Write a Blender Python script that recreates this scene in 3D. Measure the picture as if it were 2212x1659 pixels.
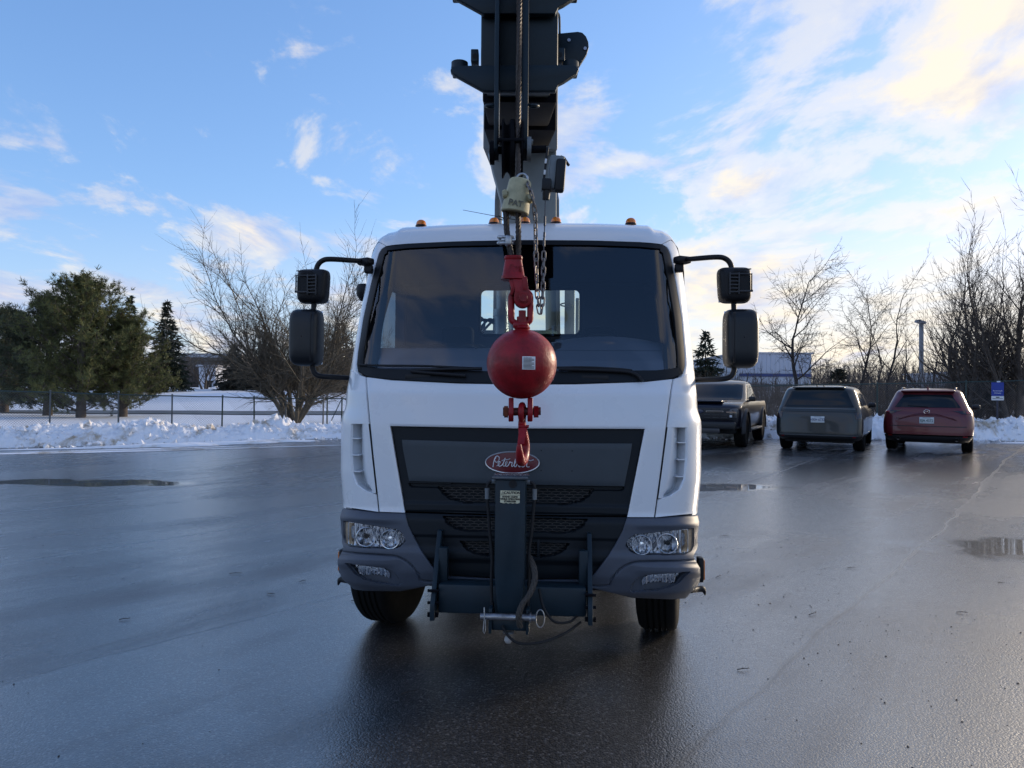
import bpy, bmesh, math, random
import numpy as np
from mathutils import Vector, Matrix, Euler

R = math.radians
scene = bpy.context.scene
C = scene.collection
for o in list(bpy.data.objects):
    bpy.data.objects.remove(o)

# ------------------------------------------------------------------ camera
CAM_H, CAM_F = 1.70, 25.0
cam_data = bpy.data.cameras.new('camera')
cam_data.lens = CAM_F
cam_data.sensor_width = 36.0
cam_data.clip_start = 0.05
cam_data.clip_end = 4000.0
cam = bpy.data.objects.new('camera', cam_data)
C.objects.link(cam)
CAM_R = (Matrix.Rotation(R(90 + 0.69), 3, 'X') @ Matrix.Rotation(R(0.45), 3, 'Z'))
cam.matrix_world = Matrix.Translation((0, 0, CAM_H)) @ CAM_R.to_4x4()
scene.camera = cam

# ------------------------------------------------------------------ sky, sun, exposure
SUN_EL, SUN_AZ = 11.5, 54.0        # degrees above the horizon, degrees to the right of the view axis
world = bpy.data.worlds.new('World')
scene.world = world
world.use_nodes = True
wn, wl = world.node_tree.nodes, world.node_tree.links
wn.clear()


def wnode(t, **kw):
    n = wn.new(t)
    for k, v in kw.items():
        setattr(n, k, v)
    return n


def wmath(op, a, b=None, c=None, clamp=False):
    n = wnode('ShaderNodeMath', operation=op, use_clamp=clamp)
    for i, v in enumerate((a, b, c)):
        if v is None:
            continue
        if isinstance(v, (int, float)):
            n.inputs[i].default_value = v
        else:
            wl.new(v, n.inputs[i])
    return n.outputs[0]


sky = wnode('ShaderNodeTexSky', sky_type='NISHITA')
sky.sun_disc = False
sky.sun_elevation = R(SUN_EL)
sky.sun_rotation = R(SUN_AZ)
sky.altitude = 200.0
sky.air_density = 1.0
sky.dust_density = 0.6
sky.ozone_density = 3.0
tco = wnode('ShaderNodeTexCoord')
sep = wnode('ShaderNodeSeparateXYZ')
wl.new(tco.outputs['Generated'], sep.inputs[0])
zc = wmath('MAXIMUM', sep.outputs[2], 0.0)
den = wmath('ADD', zc, 0.16)
px = wmath('DIVIDE', sep.outputs[0], den)
py = wmath('DIVIDE', sep.outputs[1], den)
comb = wnode('ShaderNodeCombineXYZ')
wl.new(px, comb.inputs[0]); wl.new(py, comb.inputs[1])


def cloud_noise(scale, detail, rough, dist, loc, sx=1.0, sy=1.0, rz=0.0):
    mp = wnode('ShaderNodeMapping')
    mp.inputs['Location'].default_value = loc
    mp.inputs['Rotation'].default_value = (0, 0, R(rz))
    mp.inputs['Scale'].default_value = (sx, sy, 1)
    wl.new(comb.outputs[0], mp.inputs[0])
    nz = wnode('ShaderNodeTexNoise')
    nz.inputs['Scale'].default_value = scale
    nz.inputs['Detail'].default_value = detail
    nz.inputs['Roughness'].default_value = rough
    nz.inputs['Distortion'].default_value = dist
    wl.new(mp.outputs[0], nz.inputs['Vector'])
    return nz.outputs['Fac']


def wramp(fac, stops):
    r = wnode('ShaderNodeValToRGB')
    el = r.color_ramp.elements
    while len(el) < len(stops):
        el.new(0.5)
    for e, (p, c) in zip(el, stops):
        e.position = p
        e.color = (*c, 1) if isinstance(c, tuple) else (c, c, c, 1)
    r.color_ramp.interpolation = 'EASE'
    wl.new(fac, r.inputs[0])
    return r.outputs[0]


def wmix(fac, a, b, mode='MIX'):
    n = wnode('ShaderNodeMix', data_type='RGBA', blend_type=mode)
    for sock, v in ((n.inputs[0], fac), (n.inputs[6], a), (n.inputs[7], b)):
        if isinstance(v, (int, float)):
            sock.default_value = v
        elif isinstance(v, tuple):
            sock.default_value = (*v, 1)
        else:
            wl.new(v, sock)
    return n.outputs[2]


CLX, CLY = 3.1, 1.7
n_big = cloud_noise(0.55, 2.0, 0.5, 0.2, (CLX, CLY, 0), 1.0, 0.75, 28)
n_fine = cloud_noise(2.0, 10.0, 0.60, 0.35, (CLX + 4.4, CLY + 2.3, 0), 1.0, 0.72, 30)
n_wisp = cloud_noise(3.6, 8.0, 0.62, 0.8, (CLX, CLY + 7.7, 0), 1.0, 0.45, 34)
cl_mask = wmath('ADD', wmath('ADD', wmath('MULTIPLY', n_big, 0.50), wmath('MULTIPLY', n_fine, 0.64)), wmath('MULTIPLY', n_wisp, 0.20))
cover = wramp(cl_mask, [(0.625, 0.0), (0.69, 0.50), (0.79, 0.95)])
# the lit side of a cloud is the one towards the sun: compare with the noise a little further sunward
n_lit = cloud_noise(2.0, 7.0, 0.58, 0.35, (CLX + 4.4 - 0.07, CLY + 2.3 - 0.05, 0), 1.0, 0.72, 30)
sd = Vector((math.sin(R(SUN_AZ)) * math.cos(R(SUN_EL)), math.cos(R(SUN_AZ)) * math.cos(R(SUN_EL)), math.sin(R(SUN_EL))))
dp = wnode('ShaderNodeVectorMath', operation='DOT_PRODUCT')
wl.new(tco.outputs['Generated'], dp.inputs[0])
dp.inputs[1].default_value = sd
sunny = wmath('POWER', wmath('MAXIMUM', wmath('MULTIPLY', wmath('ADD', dp.outputs['Value'], 1.0), 0.5), 0.0), 2.5)
thick = wramp(cl_mask, [(0.68, 0.0), (0.92, 1.0)])
shade = wmath('MULTIPLY', wmath('SUBTRACT', n_fine, n_lit), 4.0)
lit = wmath('SUBTRACT', wmath('ADD', wmath('ADD', wmath('MULTIPLY', sunny, 0.75), 0.28), shade), wmath('MULTIPLY', thick, 0.35), clamp=True)
cloud_col = wmix(lit, (0.155, 0.185, 0.30), (0.39, 0.35, 0.29))
SKY_STRENGTH = 0.14
# Nishita sky, its strong sunward glow held back the way thin haze and cloud before the sun do
roll = wmix(1.0, wmix(1.0, sky.outputs[0], (0.22, 0.22, 0.22), 'MULTIPLY'), (1.0, 1.0, 1.0), 'ADD')
sky_gain = wmix(1.0, wmix(1.0, sky.outputs[0], roll, 'DIVIDE'), (0.86, 0.98, 1.28), 'MULTIPLY')
low = wramp(zc, [(0.0, 1.0), (0.07, 0.75), (0.26, 0.0)])
haze_f = wmath('MULTIPLY', low, wmath('MULTIPLY', wmath('POWER', sunny, 1.4), 0.95, clamp=True))
sky_gain = wmix(haze_f, sky_gain, (0.40 / SKY_STRENGTH, 0.345 / SKY_STRENGTH, 0.245 / SKY_STRENGTH))
cl_emit = wmix(1.0, cloud_col, (1 / SKY_STRENGTH,) * 3, 'MULTIPLY')
full = wmix(cover, sky_gain, cl_emit)
bg = wnode('ShaderNodeBackground')
bg.inputs['Strength'].default_value = SKY_STRENGTH
wl.new(full, bg.inputs['Color'])
wout = wnode('ShaderNodeOutputWorld')
wl.new(bg.outputs[0], wout.inputs[0])

sun_data = bpy.data.lights.new('sun', 'SUN')
sun_data.energy = 1.2
sun_data.angle = R(10)
sun_data.color = (1.0, 0.82, 0.6)
sun = bpy.data.objects.new('sun', sun_data)
C.objects.link(sun)
sun.rotation_euler = (-sd).to_track_quat('-Z', 'Y').to_euler()
sun.location = (20, 30, 30)

vs = scene.view_settings
vs.view_transform = 'Standard'
vs.look = 'None'
vs.exposure = 1.5
vs.gamma = 1.0
vs.use_curve_mapping = False
scene.cycles.use_denoising = True
scene.cycles.max_bounces = 8
scene.cycles.transparent_max_bounces = 24
scene.cycles.caustics_reflective = False
scene.cycles.caustics_refractive = False

# ------------------------------------------------------------------ helpers
FPX = 2212 * CAM_F / 36.0          # focal length in the pixels the photograph was measured in


def W(u, v, y):
    """measured pixel (2212 px wide picture) at a real distance y in front of the camera -> world point"""
    d = CAM_R @ Vector(((u - 1106.0) / FPX, -(v - 829.5) / FPX, -1.0))
    k = y / d.y
    return Vector((d.x * k, y, CAM_H + d.z * k))


def sstep(a, b, t):
    t = np.clip((t - a) / (b - a), 0, 1)
    return t * t * (3 - 2 * t)


MATS = {}


def M(name, col=(0.5, 0.5, 0.5), rough=0.5, metal=0.0, spec=0.5, coat=0.0, coat_rough=0.05, bump=None, var=None,
      rvar=None, emit=None, alpha=None, sheen=0.0):
    """bump=(scale, strength, distance)  var=(scale, amount) lightness speckle  rvar=(scale, amount) roughness"""
    if name in MATS:
        return MATS[name]
    m = bpy.data.materials.new(name)
    m.use_nodes = True
    nt = m.node_tree
    b = nt.nodes['Principled BSDF']
    b.inputs['Base Color'].default_value = (*col, 1)
    b.inputs['Roughness'].default_value = rough
    b.inputs['Metallic'].default_value = metal
    b.inputs['Specular IOR Level'].default_value = spec
    b.inputs['Coat Weight'].default_value = coat
    b.inputs['Coat Roughness'].default_value = coat_rough
    tc = nt.nodes.new('ShaderNodeTexCoord')

    def noise(sc, det=5.0, rg=0.6):
        n = nt.nodes.new('ShaderNodeTexNoise')
        n.inputs['Scale'].default_value = sc
        n.inputs['Detail'].default_value = det
        n.inputs['Roughness'].default_value = rg
        nt.links.new(tc.outputs['Object'], n.inputs['Vector'])
        return n
    if var:
        n = noise(var[0])
        mr = nt.nodes.new('ShaderNodeMapRange')
        mr.inputs['From Min'].default_value = 0.3
        mr.inputs['From Max'].default_value = 0.7
        mr.inputs['To Min'].default_value = 1 - var[1]
        mr.inputs['To Max'].default_value = 1 + var[1]
        nt.links.new(n.outputs['Fac'], mr.inputs['Value'])
        mx = nt.nodes.new('ShaderNodeMix')
        mx.data_type = 'RGBA'
        mx.blend_type = 'MULTIPLY'
        mx.inputs[0].default_value = 1
        mx.inputs[6].default_value = (*col, 1)
        nt.links.new(mr.outputs[0], mx.inputs[7])
        nt.links.new(mx.outputs[2], b.inputs['Base Color'])
    if rvar:
        n = noise(rvar[0])
        mr = nt.nodes.new('ShaderNodeMapRange')
        mr.inputs['From Min'].default_value = 0.3
        mr.inputs['From Max'].default_value = 0.7
        mr.inputs['To Min'].default_value = max(0.02, rough - rvar[1])
        mr.inputs['To Max'].default_value = min(1, rough + rvar[1])
        nt.links.new(n.outputs['Fac'], mr.inputs['Value'])
        nt.links.new(mr.outputs[0], b.inputs['Roughness'])
    if bump:
        n = noise(bump[0])
        bp = nt.nodes.new('ShaderNodeBump')
        bp.inputs['Strength'].default_value = bump[1]
        bp.inputs['Distance'].default_value = bump[2] if len(bump) > 2 else 0.01
        nt.links.new(n.outputs['Fac'], bp.inputs['Height'])
        nt.links.new(bp.outputs[0], b.inputs['Normal'])
    if emit:
        b.inputs['Emission Color'].default_value = (*emit[0], 1)
        b.inputs['Emission Strength'].default_value = emit[1]
    MATS[name] = m
    return m


def glass_mat(name, tint, refl_rough=0.02, ior=1.5, band=None):
    """thin pane: tinted see-through plus a Fresnel reflection. band=(object z, soft, tint) darker sun band."""
    if name in MATS:
        return MATS[name]
    m = bpy.data.materials.new(name)
    m.use_nodes = True
    nt = m.node_tree
    nt.nodes.clear()
    out = nt.nodes.new('ShaderNodeOutputMaterial')
    mix = nt.nodes.new('ShaderNodeMixShader')
    tr = nt.nodes.new('ShaderNodeBsdfTransparent')
    gl = nt.nodes.new('ShaderNodeBsdfGlossy')
    gl.inputs['Roughness'].default_value = refl_rough
    fr = nt.nodes.new('ShaderNodeFresnel')
    fr.inputs['IOR'].default_value = ior
    tr.inputs['Color'].default_value = (*tint, 1)
    if band:
        tc = nt.nodes.new('ShaderNodeTexCoord')
        sp = nt.nodes.new('ShaderNodeSeparateXYZ')
        mr = nt.nodes.new('ShaderNodeMapRange')
        mr.inputs['From Min'].default_value = band[0]
        mr.inputs['From Max'].default_value = band[0] + band[1]
        mx = nt.nodes.new('ShaderNodeMix')
        mx.data_type = 'RGBA'
        mx.inputs[6].default_value = (*tint, 1)
        mx.inputs[7].default_value = (*band[2], 1)
        nt.links.new(tc.outputs['Object'], sp.inputs[0])
        nt.links.new(sp.outputs[2], mr.inputs['Value'])
        nt.links.new(mr.outputs[0], mx.inputs[0])
        nt.links.new(mx.outputs[2], tr.inputs['Color'])
    nt.links.new(fr.outputs[0], mix.inputs[0])
    nt.links.new(tr.outputs[0], mix.inputs[1])
    nt.links.new(gl.outputs[0], mix.inputs[2])
    nt.links.new(mix.outputs[0], out.inputs[0])
    MATS[name] = m
    return m


class MB:
    """collects faces; build() links them as ONE mesh object"""

    def __init__(s):
        s.v, s.f = [], []

    def add(s, verts, faces, mtx=None):
        n = len(s.v)
        if mtx is not None:
            verts = [mtx @ Vector(p) for p in verts]
        s.v.extend([tuple(p) for p in verts])
        s.f.extend([tuple(i + n for i in f) for f in faces])
        return s

    def bm(s, b, mtx=None):
        b.verts.index_update()
        s.add([v.co.copy() for v in b.verts], [[v.index for v in f.verts] for f in b.faces], mtx)
        b.free()
        return s

    def box(s, c, d, bev=0.0, rot=None, seg=2):
        b = bmesh.new()
        bmesh.ops.create_cube(b, size=1.0)
        bmesh.ops.scale(b, vec=d, verts=b.verts)
        if bev > 0:
            bmesh.ops.bevel(b, geom=list(b.edges), offset=min(bev, min(d) * 0.49), segments=seg, affect='EDGES', profile=0.5)
        mt = Matrix.Translation(c)
        if rot is not None:
            mt = mt @ Euler(rot).to_matrix().to_4x4()
        return s.bm(b, mt)

    def cyl(s, p0, p1, r0, r1=None, n=16, caps=True):
        r1 = r0 if r1 is None else r1
        p0, p1 = Vector(p0), Vector(p1)
        ax = (p1 - p0).normalized()
        a = ax.orthogonal().normalized()
        bb = ax.cross(a)
        vs_, fs = [], []
        for k in range(n):
            t = 2 * math.pi * k / n
            d = a * math.cos(t) + bb * math.sin(t)
            vs_.append(p0 + d * r0)
            vs_.append(p1 + d * r1)
        for k in range(n):
            j = (k + 1) % n
            fs.append((2 * k, 2 * j, 2 * j + 1, 2 * k + 1))
        if caps:
            fs.append(tuple(2 * k for k in reversed(range(n))))
            fs.append(tuple(2 * k + 1 for k in range(n)))
        return s.add(vs_, fs)

    def tube(s, path, r, n=10, caps=True, closed=False):
        P = [Vector(p) for p in path]
        m = len(P)
        rr = r if isinstance(r, (list, tuple)) else [r] * m
        T = []
        for i in range(m):
            if closed:
                t = P[(i + 1) % m] - P[i - 1]
            else:
                t = P[min(i + 1, m - 1)] - P[max(i - 1, 0)]
            T.append(t.normalized() if t.length > 1e-9 else Vector((0, 0, 1)))
        a = T[0].orthogonal().normalized()
        vs_, fs = [], []
        for i in range(m):
            a = (a - T[i] * a.dot(T[i]))
            a = a.normalized() if a.length > 1e-6 else T[i].orthogonal().normalized()
            bb = T[i].cross(a)
            for k in range(n):
                t = 2 * math.pi * k / n
                vs_.append(P[i] + (a * math.cos(t) + bb * math.sin(t)) * rr[i])
        for i in range(m if closed else m - 1):
            i2 = (i + 1) % m
            for k in range(n):
                j = (k + 1) % n
                fs.append((i * n + k, i * n + j, i2 * n + j, i2 * n + k))
        if caps and not closed:
            fs.append(tuple(reversed(range(n))))
            fs.append(tuple((m - 1) * n + k for k in range(n)))
        return s.add(vs_, fs)

    def prism(s, poly, d0, d1, plane='XZ', bev=0.0):
        """extrude a 2D polygon; plane 'XZ' extrudes along y, 'XY' along z, 'YZ' along x"""
        def pt(a, b_, d):
            return {'XZ': (a, d, b_), 'XY': (a, b_, d), 'YZ': (d, a, b_)}[plane]
        b = bmesh.new()
        lo = [b.verts.new(pt(p[0], p[1], d0)) for p in poly]
        hi = [b.verts.new(pt(p[0], p[1], d1)) for p in poly]
        n = len(poly)
        b.faces.new(lo)
        b.faces.new(list(reversed(hi)))
        for i in range(n):
            j = (i + 1) % n
            b.faces.new((lo[j], lo[i], hi[i], hi[j]))
        bmesh.ops.recalc_face_normals(b, faces=b.faces)
        if bev > 0:
            bmesh.ops.bevel(b, geom=list(b.edges), offset=bev, segments=2, affect='EDGES', profile=0.5)
        return s.bm(b)

    def lathe(s, prof, mtx=None, n=24, mod=None, caps=(True, True)):
        """prof: list of (r, h) turned round local z; mod(angle, i) scales r"""
        vs_, fs = [], []
        for i, (r, h) in enumerate(prof):
            for k in range(n):
                t = 2 * math.pi * k / n
                q = r * (mod(t, i) if mod else 1.0)
                vs_.append((q * math.cos(t), q * math.sin(t), h))
        for i in range(len(prof) - 1):
            for k in range(n):
                j = (k + 1) % n
                fs.append((i * n + k, i * n + j, (i + 1) * n + j, (i + 1) * n + k))
        if caps[0] and prof[0][0] > 1e-5:
            fs.append(tuple(reversed(range(n))))
        if caps[1] and prof[-1][0] > 1e-5:
            fs.append(tuple((len(prof) - 1) * n + k for k in range(n)))
        return s.add(vs_, fs, mtx)

    def grid(s, P):
        """P: array [rows][cols] of points"""
        nr, nc = len(P), len(P[0])
        n = len(s.v)
        for r in P:
            s.v.extend([tuple(map(float, p)) for p in r])
        for i in range(nr - 1):
            for j in range(nc - 1):
                s.f.append((n + i * nc + j, n + i * nc + j + 1, n + (i + 1) * nc + j + 1, n + (i + 1) * nc + j))
        return s

    def build(s, name, mat, parent=None, smooth=35, merge=0.0, fixn=False):
        me = bpy.data.meshes.new(name)
        me.from_pydata(s.v, [], s.f)
        if merge > 0 or fixn:
            b = bmesh.new()
            b.from_mesh(me)
            if merge > 0:
                bmesh.ops.remove_doubles(b, verts=b.verts, dist=merge)
            if fixn:
                bmesh.ops.recalc_face_normals(b, faces=b.faces)
            b.to_mesh(me)
            b.free()
        me.validate()
        if smooth:
            me.polygons.foreach_set('use_smooth', [True] * len(me.polygons))
            if smooth < 180:
                me.set_sharp_from_angle(angle=R(smooth))
        if mat is not None:
            me.materials.append(mat)
        o = bpy.data.objects.new(name, me)
        C.objects.link(o)
        if parent is not None:
            o.parent = parent
        return o


def tag(o, label=None, cat=None, group=None, kind=None):
    if label:
        o['label'] = label
    if cat:
        o['category'] = cat
    if group:
        o['group'] = group
    if kind:
        o['kind'] = kind
    return o


def empty(name, loc=(0, 0, 0), rz=0.0, label=None, cat=None, group=None):
    o = bpy.data.objects.new(name, None)
    C.objects.link(o)
    o.location = loc
    o.rotation_euler = (0, 0, rz)
    o.empty_display_size = 0.2
    return tag(o, label, cat, group)


def dup(o, parent=None):
    c = o.copy()
    C.objects.link(c)
    c.parent = parent
    for ch in list(o.children):
        dup(ch, c)
    return c


def text_mesh(txt, size, name, mat, parent, loc, rot=(R(90), 0, 0), depth=0.0008, sx=1.0, bold=0.0, align='CENTER', shear=0.0):
    cu = bpy.data.curves.new(name, 'FONT')
    cu.body = txt
    cu.size = size
    cu.align_x = align
    cu.align_y = 'CENTER'
    cu.extrude = depth
    cu.offset = bold
    cu.shear = shear
    cu.resolution_u = 3
    to = bpy.data.objects.new(name, cu)
    C.objects.link(to)
    dg = bpy.context.evaluated_depsgraph_get()
    me = bpy.data.meshes.new_from_object(to.evaluated_get(dg))
    bpy.data.objects.remove(to)
    for p in me.vertices:
        p.co.x *= sx
    me.materials.clear()
    me.materials.append(mat)
    o = bpy.data.objects.new(name, me)
    C.objects.link(o)
    o.parent = parent
    o.location = loc
    o.rotation_euler = rot
    return o


def resample(pts, n, power=None):
    """resample a polyline (k-dim) to n points by length"""
    P = np.array(pts, float)
    d = np.r_[0, np.cumsum(np.linalg.norm(np.diff(P, axis=0), axis=1))]
    t = np.linspace(0, 1, n)
    if power:
        t = power(t)
    return np.stack([np.interp(t * d[-1], d, P[:, k]) for k in range(P.shape[1])], 1)


def coons(top, bot, left, right, nu, nv, pu=None, pv=None):
    """patch between four polylines (left/right run top to bottom, top/bottom run left to right)"""
    t = resample(top, nu, pu); b = resample(bot, nu, pu)
    l = resample(left, nv, pv); r = resample(right, nv, pv)
    tu = np.linspace(0, 1, nu); tv = np.linspace(0, 1, nv)
    if pu:
        tu = pu(tu)
    if pv:
        tv = pv(tv)
    U, V = np.meshgrid(tu, tv)
    P = ((1 - V)[..., None] * t[None] + V[..., None] * b[None] + (1 - U)[..., None] * l[:, None] + U[..., None] * r[:, None]
         - ((1 - U) * (1 - V))[..., None] * t[0] - (U * (1 - V))[..., None] * t[-1]
         - ((1 - U) * V)[..., None] * b[0] - (U * V)[..., None] * b[-1])
    return P


def inside(poly, X, Y):
    """vectorised point in polygon"""
    poly = np.array(poly, float)
    c = np.zeros(X.shape, bool)
    n = len(poly)
    for i in range(n):
        x1, y1 = poly[i]
        x2, y2 = poly[(i + 1) % n]
        if y1 == y2:
            continue
        k = ((y1 > Y) != (y2 > Y)) & (X < (x2 - x1) * (Y - y1) / (y2 - y1) + x1)
        c ^= k
    return c


def arc(cx, cy, r, a0, a1, n):
    return [(cx + r * math.cos(R(a0 + (a1 - a0) * i / (n - 1))), cy + r * math.sin(R(a0 + (a1 - a0) * i / (n - 1)))) for i in range(n)]


def spline(pts, n=8):
    """Catmull-Rom through 2D/3D points"""
    P = [Vector(p) if len(p) == 3 else Vector((p[0], p[1], 0)) for p in pts]
    out = []
    for i in range(len(P) - 1):
        p0, p1, p2, p3 = P[max(i - 1, 0)], P[i], P[i + 1], P[min(i + 2, len(P) - 1)]
        for k in range(n):
            t = k / n
            out.append(0.5 * ((2 * p1) + (p2 - p0) * t + (2 * p0 - 5 * p1 + 4 * p2 - p3) * t * t + (3 * p1 - p0 - 3 * p2 + p3) * t ** 3))
    out.append(P[-1])
    return out


# ------------------------------------------------------------------ materials
PAINT = M('white_paint', (0.84, 0.86, 0.88), 0.30, coat=0.8, coat_rough=0.05, rvar=(3, 0.08), bump=(2.2, 0.03, 0.01), var=(1.6, 0.025))
BUMPER = M('grey_bumper_plastic', (0.080, 0.092, 0.118), 0.52, bump=(420, 0.12, 0.001), var=(5, 0.12))
DARKPL = M('dark_grille_plastic', (0.009, 0.013, 0.017), 0.5, spec=0.25, bump=(300, 0.1, 0.001))
GREYPL = M('grey_grille_panel', (0.042, 0.054, 0.064), 0.5, var=(4, 0.1))
BLACKPL = M('black_plastic', (0.008, 0.008, 0.010), 0.5, spec=0.35, bump=(260, 0.15, 0.001))
BLACK = M('black_rubber', (0.008, 0.008, 0.009), 0.75)
TYRE = M('tyre_rubber', (0.008, 0.008, 0.008), 0.85, spec=0.2, bump=(60, 0.3, 0.004), var=(8, 0.25))
STEELD = M('dark_painted_steel', (0.010, 0.023, 0.033), 0.42, spec=0.3, var=(6, 0.18), bump=(40, 0.05, 0.003))
STEELB = M('black_greased_steel', (0.003, 0.003, 0.005), 0.75, spec=0.15, var=(12, 0.3))
STEELG = M('grey_painted_steel', (0.17, 0.19, 0.20), 0.45, var=(4, 0.12), bump=(30, 0.04, 0.003))
BARE = M('bare_steel', (0.30, 0.29, 0.29), 0.38, metal=1.0, var=(30, 0.35), rvar=(40, 0.15))
GALV = M('galvanised_steel', (0.40, 0.41, 0.42), 0.42, metal=1.0, var=(50, 0.3))
CHROME = M('chrome', (0.82, 0.83, 0.85), 0.06, metal=1.0)
CHROMES = M('satin_reflector', (0.70, 0.71, 0.73), 0.16, metal=1.0)
RED = M('red_gloss_paint', (0.27, 0.007, 0.012), 0.42, spec=0.32, coat=0.06, coat_rough=0.2, var=(17, 0.38), bump=(34, 0.6, 0.005), rvar=(10, 0.1))
RUST = M('rusty_nut', (0.20, 0.05, 0.02), 0.7, var=(40, 0.4), bump=(120, 0.3, 0.002))
ROPE = M('wire_rope', (0.055, 0.045, 0.04), 0.5, metal=0.6, var=(90, 0.4))
AMBER = M('amber_lens', (0.75, 0.20, 0.015), 0.25, coat=0.5)
CREAM = M('cream_cast_paint', (0.44, 0.40, 0.24), 0.6, var=(26, 0.22), bump=(55, 0.3, 0.003))
WHITE = M('white_print', (0.78, 0.79, 0.80), 0.5)
INK = M('black_print', (0.012, 0.012, 0.012), 0.6)
STICKER = M('cream_sticker', (0.72, 0.68, 0.46), 0.55, var=(30, 0.1))
INTER = M('cab_interior_trim', (0.10, 0.105, 0.13), 0.75)
DASH = M('dashboard_plastic', (0.26, 0.27, 0.31), 0.6)
CHAIN = M('weathered_chain', (0.20, 0.185, 0.18), 0.5, metal=0.8, var=(60, 0.3))
SEAT = M('seat_cloth', (0.018, 0.019, 0.025), 0.95)

# ------------------------------------------------------------------ ground, lot, snow
def hash2(ix, iy, seed):
    h = np.sin(ix * 127.1 + iy * 311.7 + seed * 74.7) * 43758.5453
    return h - np.floor(h)


def vnoise(x, y, seed=0):
    ix, iy = np.floor(x), np.floor(y)
    fx, fy = x - ix, y - iy
    fx, fy = fx * fx * (3 - 2 * fx), fy * fy * (3 - 2 * fy)
    a, b = hash2(ix, iy, seed), hash2(ix + 1, iy, seed)
    c, d = hash2(ix, iy + 1, seed), hash2(ix + 1, iy + 1, seed)
    return (a * (1 - fx) + b * fx) * (1 - fy) + (c * (1 - fx) + d * fx) * fy


def fbm(x, y, oct=4, seed=0, gain=0.5):
    t, amp, tot = 0.0, 1.0, 0.0
    for k in range(oct):
        t = t + amp * vnoise(x * 2 ** k, y * 2 ** k, seed + k)
        tot += amp
        amp *= gain
    return t / tot


def gz(x, y):
    """paved lot height: almost level, lifting gently towards the parked cars"""
    return 0.30 * sstep(9.0, 20.0, np.asarray(x) * 0.469 + np.asarray(y) * 0.883)


def lot_edge(x):
    return np.interp(x, [-60, -40, -14.4, -5.6, 5, 40], [10.5, 14.0, 20.0, 22.0, 22.5, 22.5])


def snow_base(x, y):
    """snow ground beyond the lot edge"""
    x = np.asarray(x, float); y = np.asarray(y, float)
    left = np.interp(y, [18, 27, 38, 44, 50, 57, 70, 100, 200, 600], [0.12, 0.25, 0.34, 0.48, 0.85, 1.45, 1.95, 1.7, 1.2, 1.0])
    right = np.interp(y, [18, 27, 40, 70, 120, 600], [0.4, 0.5, 0.45, 0.6, 0.9, 1.0])
    k = sstep(-6, 4, x)
    return left * (1 - k) + right * k + 0.16 * (fbm(x * 0.12, y * 0.12, 3, 4) - 0.5)


def grid_mesh(xs, ys, fz):
    X, Y = np.meshgrid(xs, ys)
    Z = fz(X, Y)
    return np.stack([X, Y, Z], -1)


# asphalt -----------------------------------------------------------
am = bpy.data.materials.new('wet_asphalt')
am.use_nodes = True
an, al = am.node_tree.nodes, am.node_tree.links
ab = an['Principled BSDF']


def anode(t, **kw):
    n = an.new(t)
    for k, v in kw.items():
        setattr(n, k, v)
    return n


def amath(op, a, b=None, c=None, clamp=False):
    n = anode('ShaderNodeMath', operation=op, use_clamp=clamp)
    for i, v in enumerate((a, b, c)):
        if v is None:
            continue
        if isinstance(v, (int, float)):
            n.inputs[i].default_value = v
        else:
            al.new(v, n.inputs[i])
    return n.outputs[0]


def amap(v, a, b, c, d):
    n = anode('ShaderNodeMapRange')
    al.new(v, n.inputs['Value'])
    for k, q in zip(('From Min', 'From Max', 'To Min', 'To Max'), (a, b, c, d)):
        n.inputs[k].default_value = q
    return n.outputs[0]


atc = anode('ShaderNodeTexCoord')
amp_ = anode('ShaderNodeMapping')
amp_.inputs['Rotation'].default_value = (0, 0, R(39.3))      # local y now runs along the paver's lanes
al.new(atc.outputs['Object'], amp_.inputs[0])


def anoise(scale, det=4, rg=0.55, vec=None, sc=None, dist=0.0):
    n = anode('ShaderNodeTexNoise')
    n.inputs['Scale'].default_value = scale
    n.inputs['Detail'].default_value = det
    n.inputs['Roughness'].default_value = rg
    n.inputs['Distortion'].default_value = dist
    v = vec or atc.outputs['Object']
    if sc:
        mp = anode('ShaderNodeMapping')
        mp.inputs['Scale'].default_value = sc
        al.new(v, mp.inputs[0])
        v = mp.outputs[0]
    al.new(v, n.inputs['Vector'])
    return n.outputs['Fac']


asep = anode('ShaderNodeSeparateXYZ')
al.new(amp_.outputs[0], asep.inputs[0])
wob = amath('MULTIPLY', amath('SUBTRACT', anoise(0.6, 3), 0.5), 0.25)
lane_x = amath('DIVIDE', amath('ADD', amath('ADD', asep.outputs[0], 1.5), wob), 3.35)
lane_id = amath('FLOOR', lane_x)
wnz = anode('ShaderNodeTexWhiteNoise', noise_dimensions='1D')
al.new(amath('ADD', lane_id, 11.0), wnz.inputs['W'])
lane_f = amath('FRACT', lane_x)
seam_d = amath('MINIMUM', lane_f, amath('SUBTRACT', 1.0, lane_f))
seam = amap(seam_d, 0.0, 0.012, 1.0, 0.0)
streak = anoise(1.0, 5, 0.6, amp_.outputs[0], (1.1, 0.11, 1.0), 0.4)
patch = anoise(0.33, 7, 0.62, None, None, 0.8)
wet = amath('ADD', amath('ADD', amath('MULTIPLY', streak, 0.55), amath('MULTIPLY', patch, 0.6)), amath('MULTIPLY', wnz.outputs[0], 0.16))
wetm = amap(wet, 0.52, 0.70, 0.0, 1.0)
aps = anode('ShaderNodeSeparateXYZ')
al.new(atc.outputs['Object'], aps.inputs[0])


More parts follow.
